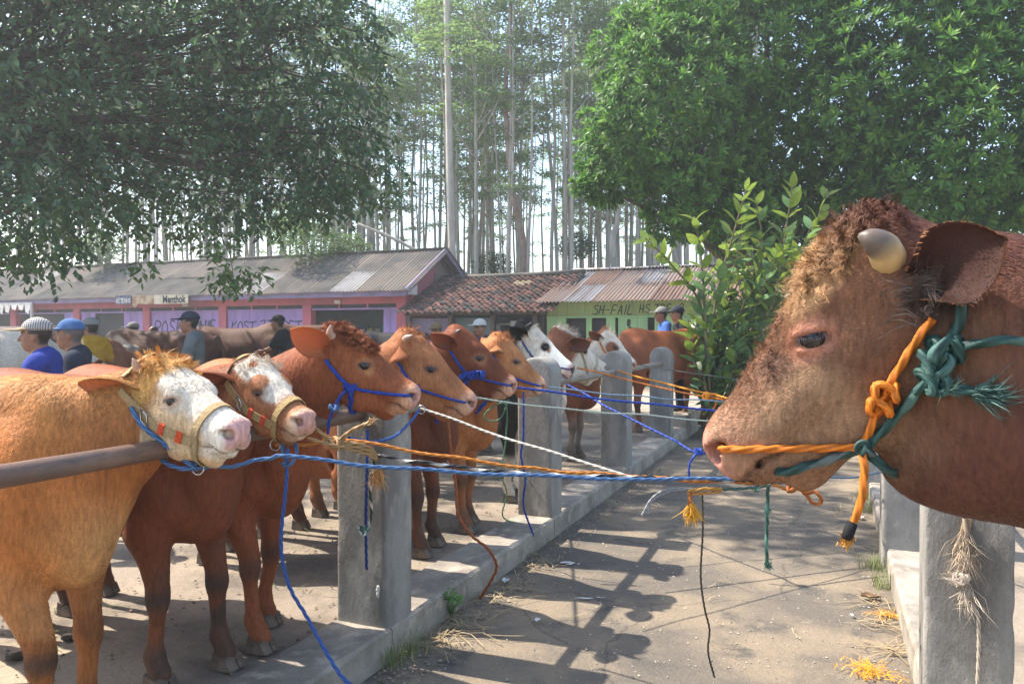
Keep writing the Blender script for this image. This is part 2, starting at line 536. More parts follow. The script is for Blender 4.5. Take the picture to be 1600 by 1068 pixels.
def rail(name, pts, r, m, label):
    P = catmull_lin(pts, 14)
    o = MB().tube(P, r, 14).build(name, m, None, smooth=True)
    return tag(o, label, 'rail')
def catmull_lin(pts, n):
    P = [np.array(p, float) for p in pts]; out = []
    for a, b in zip(P[:-1], P[1:]):
        for t in np.linspace(0, 1, n, endpoint=False): out.append(a + (b - a) * t + rng0.normal(0, 0.0012, 3))
    out.append(P[-1]); return out
rail('rail_pipe', [(-2.125, -1.2, 1.20), (-2.125, 3.29, 1.20)], 0.034, M_rail, 'dark rusty pipe rail running in front of the golden calf\'s chest')
rail('rail_pipe', [(-2.125, 3.30, 1.19), (-2.125, 11.9, 1.17)], 0.030, M_rail2, 'grey pipe rail running through the left posts below the cow heads')
rail('rail_pipe', [(0.485, -1.0, 1.13), (0.485, 8.2, 1.12)], 0.030, M_rail2, 'pipe rail of the right row beneath the big bull\'s neck')
rail('rail_pipe', [(-10.25, 2.0, 1.16), (-10.25, 16.3, 1.16)], 0.040, M_rail, 'upper dark rail of the far row behind the men')
rail('rail_pipe', [(-10.25, 2.0, 0.98), (-10.25, 16.3, 0.98)], 0.030, M_rail, 'lower dark rail of the far row behind the men')
# ------------------------------------------------------------------ buildings
M_pink = mat('pink_plaster', (0.44, 0.125, 0.16), (0.34, 0.11, 0.145), scale=1.5, rough=0.9, bump=0.2, bscale=20, c3=(0.27, 0.12, 0.14), scale3=0.6)
M_purple = mat('purple_paint', (0.32, 0.22, 0.50), (0.25, 0.18, 0.42), scale=2.0, rough=0.75, bump=0.2, bscale=25, c3=(0.22, 0.17, 0.33), scale3=1.0, stretch=(1, 1, 0.3))
M_dark = mat('dark_interior', (0.035, 0.036, 0.04), (0.06, 0.055, 0.055), scale=1.2, rough=0.9)  # flat dark colour put in for the shade inside doorways, vents and windows
M_teal = mat('teal_wall', (0.11, 0.15, 0.16), (0.08, 0.10, 0.11), scale=1.0, rough=0.85)
M_frame = mat('dull_violet_trim', (0.21, 0.17, 0.29), (0.15, 0.13, 0.20), scale=2, rough=0.8)
M_soffit = mat('pale_soffit', (0.55, 0.55, 0.58), (0.40, 0.40, 0.43), scale=3, rough=0.8)
M_gwood = mat('gable_boards', (0.20, 0.16, 0.14), (0.13, 0.10, 0.09), scale=4, rough=0.85, stretch=(1, 6, 1))
M_as = [mat('old_roof_sheet', (0.125, 0.112, 0.104), (0.078, 0.072, 0.068), scale=1.3, rough=0.9, bump=0.3, bscale=30, c3=(0.175, 0.148, 0.125), scale3=0.7, lo3=0.45, hi3=0.6),
        mat('mossy_roof_sheet', (0.13, 0.12, 0.105), (0.08, 0.075, 0.07), scale=1.7, rough=0.92, bump=0.3, bscale=30, c3=(0.16, 0.135, 0.115), scale3=1.0),
        mat('pale_roof_sheet', (0.30, 0.29, 0.285), (0.18, 0.17, 0.165), scale=1.8, rough=0.7, bump=0.2, bscale=30)]
M_zn = [mat('zinc_sheet', (0.27, 0.27, 0.29), (0.20, 0.165, 0.15), scale=1.2, rough=0.55, metal=0.25, stretch=(6, 0.5, 0.5)),
        mat('rusty_sheet', (0.20, 0.135, 0.108), (0.17, 0.155, 0.15), scale=1.5, rough=0.75, stretch=(8, 0.5, 0.5), c3=(0.25, 0.18, 0.145), scale3=3.0),
        mat('brown_sheet', (0.12, 0.078, 0.066), (0.20, 0.12, 0.09), scale=1.5, rough=0.8, stretch=(7, 0.6, 0.6))]
M_tile = mat('clay_tile', (1, 1, 1), attr=True, rough=0.85, bump=0.3, bscale=30, scale=2, vary=0.15)
M_green = mat('mint_paint', (0.30, 0.50, 0.26), (0.24, 0.42, 0.24), scale=2.2, rough=0.8, bump=0.2, bscale=25, c3=(0.34, 0.55, 0.28), scale3=0.9, stretch=(1, 1, 0.3))
M_olive = mat('olive_boards', (0.30, 0.40, 0.17), (0.23, 0.31, 0.14), scale=2.0, rough=0.85, c3=(0.34, 0.44, 0.19), scale3=1.0, stretch=(2, 1, 0.3))
M_spray = mat('black_spray_paint', (0.020, 0.022, 0.035), rough=0.7)
M_spray2 = mat('blue_spray_paint', (0.03, 0.07, 0.26), rough=0.7)
M_white = mat('white_paint', (0.55, 0.54, 0.52), (0.40, 0.38, 0.36), scale=5, rough=0.7)
M_wood = mat('dark_timber', (0.07, 0.055, 0.045), (0.11, 0.085, 0.07), scale=4, rough=0.85, stretch=(5, 5, 0.5))

def bx(name, x0, x1, y0, y1, z0, z1, m, parent=None, bevel=0):
    return MB().box(x0, x1, y0, y1, z0, z1).build(name, m, parent, bevel=bevel)

def corr_sheet(name, w, l, pitch=0.13, amp=0.022, per=6):
    n = int(round(w / pitch)) * per
    xs = np.linspace(0, w, n + 1)
    V = []
    for y in (0.0, 0.5 * l, l):
        for x in xs: V.append((x, y, amp * math.sin(2 * math.pi * x / pitch)))
    F = [(r * (n + 1) + i, r * (n + 1) + i + 1, (r + 1) * (n + 1) + i + 1, (r + 1) * (n + 1) + i) for r in (0, 1) for i in range(n)]
    return MB().add(V, F).build(name, smooth=True, data=True)

def roof_sheets(root, x0, x1, ya, za, yb, zb, mats, cw, rows, seed, weights, pitch=0.13):
    rng = np.random.RandomState(seed)
    L = math.hypot(yb - ya, zb - za); sl = math.atan2(zb - za, yb - ya)
    l = L / rows + 0.12
    meshes = []
    for m in mats:
        me = corr_sheet('roof_sheet', cw + 0.06, l, pitch); me.materials.append(m); meshes.append(me)
    n = int(math.ceil((x1 - x0) / cw))
    for r in range(rows):
        for i in range(n):
            s0 = max(0.0, r * L / rows - 0.06)
            p = (x0 + i * cw, ya + math.cos(sl) * s0, za + math.sin(sl) * s0 + 0.012 * r + 0.008 * (i % 2) + rng.normal(0, 0.006))
            o = link('roof_sheet', meshes[rng.choice(len(mats), p=weights)], None, root, p, (sl + rng.normal(0, 0.006), rng.normal(0, 0.006), rng.normal(0, 0.006)))

# stroke letters for the painted scrawls
GL = {'R': [[(0, 0), (0, 1), (.6, .9), (.55, .55), (0, .5), (.6, 0)]], 'O': [[(.3, 1), (0, .6), (.1, .1), (.45, 0), (.65, .5), (.3, 1)]], 'S': [[(.6, .9), (.2, 1), (.05, .7), (.55, .4), (.5, .05), (0, .1)]],
      'E': [[(.6, 1), (0, 1), (0, 0), (.6, 0)], [(0, .5), (.45, .5)]], 'T': [[(-.1, 1), (.75, 1)], [(.32, 1), (.3, 0)]], 'Y': [[(0, 1), (.3, .5), (.65, 1)], [(.3, .5), (.25, -.1)]],
      'N': [[(0, 0), (0, 1), (.55, 0), (.6, 1)]], 'A': [[(0, 0), (.3, 1), (.6, 0)], [(.1, .4), (.5, .4)]], 'W': [[(0, 1), (.15, 0), (.35, .7), (.55, 0), (.75, 1)]], 'I': [[(.1, 0), (.1, 1)]],
      'K': [[(0, 0), (0, 1)], [(.6, 1), (0, .5), (.6, 0)]], '7': [[(0, 1), (.6, 1), (.2, 0)], [(.15, .5), (.5, .5)]], 'M': [[(0, 0), (.05, 1), (.35, .4), (.65, 1), (.75, 0)]], 'H': [[(0, 0), (0, 1)], [(.55, 1), (.55, 0)], [(0, .5), (.55, .5)]],
      'F': [[(.6, 1), (0, 1), (0, 0)], [(0, .5), (.45, .5)]], 'L': [[(0, 1), (0, 0), (.55, 0)]], '-': [[(0, .5), (.5, .5)]], 'B': [[(0, 0), (0, 1), (.5, .85), (.1, .5), (.6, .25), (0, 0)]], 'J': [[(.5, 1), (.5, .1), (.2, 0), (0, .2)]],
      'P': [[(0, 0), (0, 1), (.55, .9), (.5, .5), (0, .5)]], 'U': [[(0, 1), (.05, .1), (.5, .1), (.55, 1)], [(.28, 1), (.28, .1)]], '2': [[(0, .9), (.4, 1), (.5, .7), (0, 0), (.6, .05)]], '~': [[(-.3, .1), (.4, .3), (.9, .05), (1.6, .25)]], ' ': []}
def scrawl(root, text, x, y, z, h, m, seed, w=0.028, sp=0.85, slant=0.12):
    rng = np.random.RandomState(seed)
    cx = x
    for ch in text:
        mb = MB()
        for st in GL.get(ch, []):
            P = np.array([(cx + (p[0] + slant * p[1]) * h * 0.8 + rng.normal(0, 0.02) * h, z + p[1] * h + rng.normal(0, 0.03) * h) for p in st])
            if len(P) > 2:
                P = catmull(np.column_stack([P, np.zeros(len(P))]), 4)[:, :2]
            for a, b in zip(P[:-1], P[1:]):
                d = b - a; n = np.array((-d[1], d[0])) / (np.linalg.norm(d) + 1e-6) * w / 2
                d = d / (np.linalg.norm(d) + 1e-6) * w * 0.3
                q = [a - d + n, a - d - n, b + d - n, b + d + n]
                mb.add([(p[0], y - 0.0004 * rng.rand(), p[1]) for p in q], [(0, 1, 2, 3)])
        if mb.v: mb.build('letter', m, root)
        cx += h * sp * (0.5 if ch in 'I ' else 0.85)

# --- purple and pink kiosk row
YF = 20.9
kb = empty('market_kiosks', (0, 0, 0)); tag(kb, 'long pink and purple kiosk building with sheet roof and graffiti doors', 'building')
cols = [-12.5, -16.15, -19.8, -23.45, -27.15, -30.85, -34.5, -38.2]
for x in cols: bx('column', x - 0.17, x + 0.17, YF - 0.03, YF + 0.25, -0.05, 2.54, M_pink, kb)
bx('beam', -38.4, -12.33, YF - 0.02, YF + 0.22, 2.542, 3.02, M_pink, kb)
bx('side_wall', -12.55, -12.30, YF + 0.26, 25.4, -0.05, 2.95, M_pink, kb)
bx('back_wall', -38.4, -12.56, 25.2, 25.4, -0.05, 2.95, M_pink, kb)
bx('interior_wall', -38.2, -12.6, 23.4, 23.5, -0.05, 2.9, M_teal, kb)
bx('floor_slab', -38.2, -12.3, YF - 0.4, 25.2, -0.05, 0.16, M_plat, kb)
MB().add([(-12.36, 20.6, 2.96), (-12.36, 25.2, 2.96), (-12.36, 22.9, 4.22), (-12.50, 20.6, 2.96), (-12.50, 25.2, 2.96), (-12.50, 22.9, 4.22)], [(0, 1, 2), (5, 4, 3), (0, 2, 5, 3), (1, 4, 5, 2)]).build('gable_wall', M_pink, kb)
for k in range(9):
    y0, y1 = 21.35 + 0.37 * k, 21.35 + 0.37 * (k + 1)
    if k > 3:
        zt = lambda y: 2.96 + (4.18 - 2.96) * (1 - abs(y - 22.9) / 2.3)
        MB().add([(-12.34, y0, 3.05), (-12.34, y1 - 0.01, 3.05), (-12.34, y1 - 0.01, max(3.06, zt(y1))), (-12.34, y0, max(3.06, zt(y0)))], [(0, 1, 2, 3)]).build('gable_board', M_gwood, kb)
for (ya, za, yb, zb) in ((20.25, 2.80, 22.92, 4.32), (22.88, 4.32, 25.55, 2.80)):
    dy, dz = yb - ya, zb - za; L = math.hypot(dy, dz); ny, nz = -dz / L * 0.16, dy / L * 0.16
    vs = [(x, y, z) for x in (-11.98, -11.93) for (y, z) in ((ya, za - 0.03), (yb, zb - 0.03), (yb + ny * 0.0, zb + 0.17), (ya, za + 0.17))]
    MB().add(vs, [(0, 1, 2, 3), (7, 6, 5, 4), (0, 4, 5, 1), (1, 5, 6, 2), (2, 6, 7, 3), (3, 7, 4, 0)]).build('barge_board', M_frame, kb)
MB().add([(-11.95, 20.32, 2.80), (-12.30, 20.32, 2.80), (-11.95, 20.95, 2.80), (-12.30, 20.95, 2.80), (-11.95, 20.95, 3.12), (-12.30, 20.95, 3.12)], [(0, 1, 3, 2), (2, 3, 5, 4), (0, 2, 4), (1, 5, 3), (0, 4, 5, 1)]).build('soffit', M_soffit, kb)
bx('fascia', -38.4, -12.0, 20.28, 20.32, 2.74, 2.90, M_frame, kb)
roof_sheets(kb, -38.5, -12.0, 20.20, 2.90, 22.95, 4.42, M_as, 0.95, 2, 4, [0.56, 0.39, 0.05])
roof_sheets(kb, -38.5, -12.0, 25.70, 2.86, 22.92, 4.40, M_as, 0.95, 1, 5, [0.6, 0.3, 0.1])
MB().tube([(-38.5, 22.93, 4.44), (-12.0, 22.93, 4.44)], 0.07, 8).build('ridge_cap', M_as[1], kb, smooth=True)
def vents(x0, x1):
    bx('vent_shade', x0, x1, YF + 0.06, YF + 0.12, 2.42, 2.537, M_dark, kb)  # dark strip standing in for the shade of the vent gap
    for x in np.linspace(x0, x1, 4)[1:-1]: bx('mullion', x - 0.03, x + 0.03, YF + 0.01, YF + 0.055, 2.42, 2.537, M_pink, kb)
    bx('lintel', x0, x1, YF + 0.02, YF + 0.13, 2.36, 2.415, M_purple, kb)
def door_planks(x0, x1, y=YF + 0.05, z1=2.355, n=None):
    n = n or max(2, int(round((x1 - x0) / 0.33)))
    for i in range(n):
        a, b = x0 + (x1 - x0) * i / n, x0 + (x1 - x0) * (i + 1) / n
        bx('door_plank', a + 0.006, b - 0.006, y + 0.004 * (i % 2), y + 0.04, 0.17, z1, M_purple, kb)
for i in range(len(cols) - 1):
    xr, xl = cols[i] - 0.18, cols[i + 1] + 0.18
    vents(xl, xr)
    if i == 0:
        door_planks(xr - 0.52, xr - 0.02)
        bx('poster', -14.25, -13.35, 23.36, 23.39, 1.35, 2.0, mat('green_poster', (0.05, 0.11, 0.06), (0.16, 0.17, 0.12), scale=6, rough=0.6), kb)
    elif i in (1, 2):
        door_planks(xl, xr)
    elif i == 3:
        door_planks(xr - 1.05, xr); door_planks(xl, xl + 0.75)
        bx('doorway_shade', xl + 0.76, xr - 1.06, YF + 0.20, YF + 0.22, 0.17, 2.355, M_dark, kb)  # dark sheet painted as the shade within the open bay
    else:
        bx('doorway_shade', xl, xr, YF + 0.20, YF + 0.22, 0.17, 2.355, M_dark, kb)
        if i == 4: door_planks(xr - 0.6, xr)
scrawl(kb, 'ROSETYNA', -23.1, YF + 0.045, 1.55, 0.50, M_spray, 3, 0.045)
scrawl(kb, 'WIE~', -20.9, YF + 0.045, 1.62, 0.42, M_spray, 4, 0.04)
scrawl(kb, '~S~2', -22.3, YF + 0.045, 1.25, 0.35, M_spray2, 8, 0.045)
scrawl(kb, 'KOST 7 MARET', -19.45, YF + 0.045, 1.60, 0.40, M_spray, 5, 0.04, 0.80)
scrawl(kb, 'S-', -18.0, YF + 0.045, 1.18, 0.22, M_spray, 6, 0.03)
for sx in (-21.6, -15.0): bx('lamp_box', sx, sx + 0.22, YF - 0.08, YF - 0.025, 2.56, 2.68, M_white, kb)

def text_mesh(txt, size, m, parent, loc, rot, name='lettering', sx=1.0, bold=0.0):
    cu = bpy.data.curves.new('text', 'FONT'); cu.body = txt; cu.size = size; cu.offset = bold; cu.resolution_u = 3
    to = bpy.data.objects.new('text', cu); COL.objects.link(to)
    bpy.context.view_layer.update()
    me = bpy.data.meshes.new_from_object(to.evaluated_get(bpy.context.evaluated_depsgraph_get()))
    bpy.data.objects.remove(to)
    me.name = name; me.materials.clear()
    o = link(name, me, m, parent, loc, rot); o.scale = (sx, 1, 1); return o
sg = empty('sign_board', (-22.2, 20.17, 2.63)); tag(sg, 'torn banner sign reading Menthok hung under the kiosk eave', 'sign')
bx('banner', -0.05, 1.55, -0.02, 0.0, 0.0, 0.32, mat('cream_banner', (0.50, 0.46, 0.36), (0.38, 0.33, 0.24), scale=3, rough=0.7), sg)
MB().add([(-1.15, 0, 0.02), (-0.98, -0.015, -0.12), (-0.85, 0, 0.03), (-0.5, 0, 0.0), (-0.06, 0, 0.01), (-0.06, 0, 0.30), (-1.15, 0, 0.33)], [tuple(range(7))]).build('torn_sheet', mat('rust_torn', (0.40, 0.33, 0.22), (0.22, 0.10, 0.05), scale=2.5, rough=0.8), sg)
bx('navy_banner', -1.95, -1.17, -0.02, 0.0, 0.02, 0.34, mat('navy_banner', (0.035, 0.05, 0.12), (0.12, 0.14, 0.2), scale=6, rough=0.7), sg)
text_mesh('Menthok', 0.36, M_spray, sg, (0.36, -0.026, 0.04), (R(90), 0, 0), bold=0.012, sx=0.82)
scrawl(sg, 'BETENHS', -1.9, -0.026, 0.07, 0.15, M_white, 9, 0.03, 0.8)
aw = empty('torn_awning', (-31.6, 20.2, 2.3)); tag(aw, 'tattered white fringe awning at the left end of the kiosks', 'awning')
rr = np.random.RandomState(3)
bx('awning_bar', -3.5, 2.85, 0, 0.05, 0.42, 0.5, M_white, aw)
for i in range(16):
    x = -3.5 + i * 0.395
    l = rr.uniform(0.16, 0.42)
    MB().add([(x, 0, 0.42), (x + 0.37, 0, 0.42), (x + 0.36 - rr.uniform(0, 0.1), -0.04, 0.42 - l), (x + 0.1, -0.03, 0.42 - l * rr.uniform(0.7, 1.1))], [(0, 3, 2, 1)]).build('fringe', M_white, aw)
bx('awning_post', 2.75, 2.83, 0.0, 0.08, -2.2, 0.42, M_white, aw)

# --- tile-roofed stall
ts = empty('tiled_stall', (0, 0, 0)); tag(ts, 'open stall under a sagging dark red clay tile roof', 'building')
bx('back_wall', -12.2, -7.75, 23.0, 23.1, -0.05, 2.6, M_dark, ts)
bx('side_wall', -7.78, -7.70, 20.95, 23.0, -0.05, 2.4, M_wood, ts)
for x in (-12.05, -10.6, -9.2, -7.85): bx('stall_post', x - 0.06, x + 0.06, 20.55, 20.67, -0.03, 2.24, M_wood, ts)
bx('eave_beam', -12.2, -7.5, 20.55, 20.68, 2.14, 2.26, M_wood, ts)
bx('counter', -12.0, -8.0, 21.4, 21.9, 0.0, 0.95, M_wood, ts)
bx('price_board', -8.6, -7.95, 20.52, 20.54, 1.35, 1.95, mat('glass_board', (0.16, 0.17, 0.19), (0.3, 0.31, 0.33), scale=3, rough=0.3), ts)
for a, b, c, d in ((-10.1, -9.95, 1.30, 1.9), (-10.1, -9.0, 1.86, 1.92), (-9.06, -9.0, 1.30, 1.9)): bx('board_frame', a, b, 22.9, 22.95, c, d, M_soffit, ts)
def tiles():
    rng = np.random.RandomState(12)
    nx, nr = 26, 15
    V, F, C = [], [], []
    x0, x1, ya, za, yb, zb = -12.25, -7.15, 20.15, 2.22, 23.25, 3.50
    L = math.hypot(yb - ya, zb - za); ty, tz = (yb - ya) / L, (zb - za) / L
    for r in range(nr):
        for i in range(nx):
            w = (x1 - x0) / nx; l = L / nr
            bx0 = x0 + i * w + rng.normal(0, 0.008); s0 = r * l + rng.normal(0, 0.010)
            c = np.array((0.155, 0.082, 0.066)) * rng.uniform(0.55, 1.25)
            if rng.rand() < 0.18: c = np.array((0.24, 0.12, 0.085)) * rng.uniform(0.8, 1.2)
            if rng.rand() < 0.25: c = np.array((0.075, 0.068, 0.062)) * rng.uniform(0.7, 1.2)
            if abs(i - 16) < 2 and r in (11, 12): c = np.array((0.36, 0.29, 0.18))
            tl = rng.normal(0, 0.012); sag = -0.05 * math.sin(math.pi * i / nx) * (r / nr)
            b0 = len(V)
            for s in (s0 - 0.05, s0 + l):
                for k in range(6):
                    u = k / 5
                    up = 0.035 * math.sin(u * 2 * math.pi * 0.95 + 0.4) + (0.045 if s < s0 else 0.0) + tl + sag
                    V.append((bx0 + u * w * 1.08, ya + ty * s - tz * up, za + tz * s + ty * up)); C.append(c)
            for k in range(6):
                u = k / 5; s = s0 - 0.05
                up = 0.035 * math.sin(u * 2 * math.pi * 0.95 + 0.4) + 0.022 + tl + sag
                V.append((bx0 + u * w * 1.08, ya + ty * s - tz * up, za + tz * s + ty * up)); C.append(c * 0.8)
            for k in range(5):
                F.append((b0 + k, b0 + k + 1, b0 + 6 + k + 1, b0 + 6 + k)); F.append((b0 + 12 + k, b0 + 12 + k + 1, b0 + k + 1, b0 + k))
    o = link('roof_tiles', fast_mesh('roof_tiles', V, F, np.array(C), False), M_tile, ts); o['kind'] = 'stuff'
tiles()
MB().add([(-12.25, 23.2, 3.42), (-7.15, 23.2, 3.44), (-7.15, 26.0, 2.3), (-12.25, 26.0, 2.3)], [(0, 1, 2, 3)]).build('rear_roof', M_as[1], ts)
MB().tube([(-12.25, 23.24, 3.50), (-10.5, 23.24, 3.50), (-8.9, 23.24, 3.51), (-7.15, 23.24, 3.56)], 0.085, 8).build('ridge_tiles', M_as[1], ts, smooth=True)

# --- green stall with corrugated roof
gs = empty('green_stall', (0, 0, 0)); tag(gs, 'mint green timber stall with rusty corrugated roof and black graffiti', 'building')
GX0, GX1 = -7.6, -1.2
for i in range(int((GX1 - GX0) / 0.32)):
    a = GX0 + i * 0.32
    bx('wall_board', a + 0.003, a + 0.317, YF + 0.004 * (i % 3), YF + 0.05, 2.085, 2.62, M_olive, gs)
bx('rail_board', GX0, GX1, YF - 0.03, YF - 0.004, 2.03, 2.083, M_green, gs)
wins = [(-7.03, -6.37), (-6.26, -5.78), (-5.57, -5.43), (-4.65, -4.40)]
x = GX0
for w0, w1 in wins + [(GX1, GX1)]:
    n = max(1, int(round((w0 - x) / 0.26)))
    for i in range(n):
        a, b = x + (w0 - x) * i / n, x + (w0 - x) * (i + 1) / n
        bx('wall_plank', a + 0.003, b - 0.003, YF + 0.003 * (i % 2), YF + 0.05, 0.1, 2.025, M_green, gs)
    if w1 > w0:
        f = empty('window', (0, 0, 0)); f.parent = gs
        bx('opening_shade', w0, w1, YF + 0.25, YF + 0.28, 1.2, 2.02, M_dark, f)  # dark sheet painted as the shade behind the window
        for q in (w0, w1): bx('window_frame', q - 0.025, q + 0.025, YF - 0.012, YF + 0.06, 1.2, 2.022, M_green, f)
        bx('window_sill', w0 - 0.05, w1 + 0.05, YF - 0.04, YF + 0.05, 1.15, 1.198, M_green, f)
        bx('wall_plank', w0 + 0.003, w1 - 0.003, YF, YF + 0.05, 0.1, 1.148, M_green, gs)
    x = w1
bx('back_wall', GX0, GX1, 24.6, 24.7, -0.05, 2.7, M_green, gs)
for q in (GX0, GX1 - 0.1): bx('side_wall', q, q + 0.1, YF + 0.055, 24.6, -0.05, 2.6, M_green, gs)
roof_sheets(gs, -7.75, -1.0, 20.35, 2.48, 24.0, 3.64, M_zn, 0.82, 2, 9, [0.42, 0.36, 0.22], 0.11)
roof_sheets(gs, -7.75, -1.0, 26.5, 2.6, 23.95, 3.62, M_zn, 0.82, 1, 10, [0.4, 0.3, 0.3], 0.11)
MB().tube([(-7.8, 23.98, 3.67), (-1.0, 23.98, 3.67)], 0.06, 8).build('ridge_cap', M_zn[0], gs, smooth=True)
scrawl(gs, 'SH-FAIL', -6.20, YF - 0.008, 2.13, 0.25, M_spray, 13, 0.026, 0.85, 0.3)
scrawl(gs, 'HS TBE-2', -4.86, YF - 0.008, 2.16, 0.23, M_spray, 14, 0.025, 0.85, 0.2)
scrawl(gs, 'U', -5.20, YF - 0.008, 1.80, 0.17, M_spray, 15, 0.03); scrawl(gs, '2', -5.17, YF - 0.008, 1.60, 0.16, M_spray, 16, 0.03)

# goods and clutter in the open bays
rc = np.random.RandomState(17)
for k in range(9):
    x = -15.8 + 0.3 * k; h_ = rc.uniform(0.12, 0.3)
    col = [(0.35, 0.06, 0.04), (0.05, 0.10, 0.30), (0.4, 0.36, 0.1), (0.3, 0.3, 0.28), (0.06, 0.2, 0.1)][k % 5]
    o = MB().box(x, x + 0.22, 23.05, 23.3, 1.62, 1.62 + h_).build('goods_box', mat('goods_%d' % (k % 5), col, rough=0.6), bevel=0.008)
    tag(o, 'small box of goods on the dim shelf inside the open kiosk', 'box', 'boxes on the kiosk shelf')
bx('shelf', -16.0, -13.0, 23.0, 23.38, 1.57, 1.61, M_wood, kb)
for q, (x0, x1) in enumerate(((-12.1, -10.7), (-10.5, -9.3))):
    bx('hanging_cloth', x0, x1, 20.75, 20.765, 1.55, 2.05, (M_frame, M_teal)[q], ts)
for k in range(5):
    o = MB().tube([(-11.6 + 0.7 * k, 21.6, 0.95), (-11.6 + 0.7 * k, 21.6, 1.02), (-11.6 + 0.7 * k, 21.6, 1.18), (-11.6 + 0.7 * k, 21.6, 1.26)], [0.07, 0.08, 0.075, 0.03], 10).build('jar', mat('jar_%d' % (k % 3), [(0.3, 0.25, 0.2), (0.25, 0.06, 0.04), (0.2, 0.22, 0.25)][k % 3], rough=0.3), smooth=True)
    tag(o, 'jar on the dark counter of the tiled stall', 'jar', 'jars on the stall counter')
# ------------------------------------------------------------------ trees
def leaf_mat(name, rough=0.45, transl=0.35, spec=0.4):
    return mat(name, (1, 1, 1), attr=True, rough=rough, transl=transl, spec=spec)
M_leaf = leaf_mat('ficus_leaf', 0.36, 0.38, 0.6)
M_leaf2 = leaf_mat('whorled_leaf', 0.5, 0.38, 0.35)
M_leaf3 = leaf_mat('feathery_leaf', 0.6, 0.5, 0.2)
M_bark = mat('dark_bark', (0.085, 0.068, 0.055), (0.14, 0.115, 0.095), scale=6, rough=0.95, bump=0.6, bscale=20, stretch=(3, 3, 0.6))
M_bark2 = mat('pale_smooth_bark', (0.42, 0.39, 0.345), (0.28, 0.255, 0.225), scale=2.2, rough=0.85, bump=0.2, bscale=18, stretch=(2, 2, 0.5), objco=True)

def leaves(P, D, N, L, W, col, fold=0.18):
    """rhombic leaves folded on the midrib: base P, direction D, face normal N"""
    n = len(P)
    D = D / (np.linalg.norm(D, axis=1)[:, None] + 1e-9)
    S = np.cross(N, D); S /= np.linalg.norm(S, axis=1)[:, None] + 1e-9
    Nn = np.cross(D, S)
    L = np.asarray(L).reshape(-1, 1) * np.ones((n, 1)); W = np.asarray(W).reshape(-1, 1) * np.ones((n, 1))
    a = P; b = P + D * L * 0.5 + S * W * 0.5 + Nn * W * fold; c = P + D * L - Nn * L * 0.08; d = P + D * L * 0.5 - S * W * 0.5 + Nn * W * fold
    V = np.stack([a, b, c, d], 1).reshape(-1, 3)
    k = np.arange(n)[:, None] * 4
    F = np.concatenate([np.concatenate([k, k + 1, k + 2], 1), np.concatenate([k, k + 2, k + 3], 1)])
    return V, F, np.repeat(col, 4, 0)

def limb(mb, pts, r0, r1, n=8, seg=6):
    P = catmull(pts, seg)
    mb.tube(P, list(np.linspace(r0, r1, len(P))), n)
    return P

def rand_in_ell(rng, c, r, n, shell=0.0):
    v = rng.normal(size=(n, 3)); v /= np.linalg.norm(v, axis=1)[:, None]
    q = rng.uniform(shell ** 3, 1, n) ** (1 / 3)
    return c + v * q[:, None] * r, v

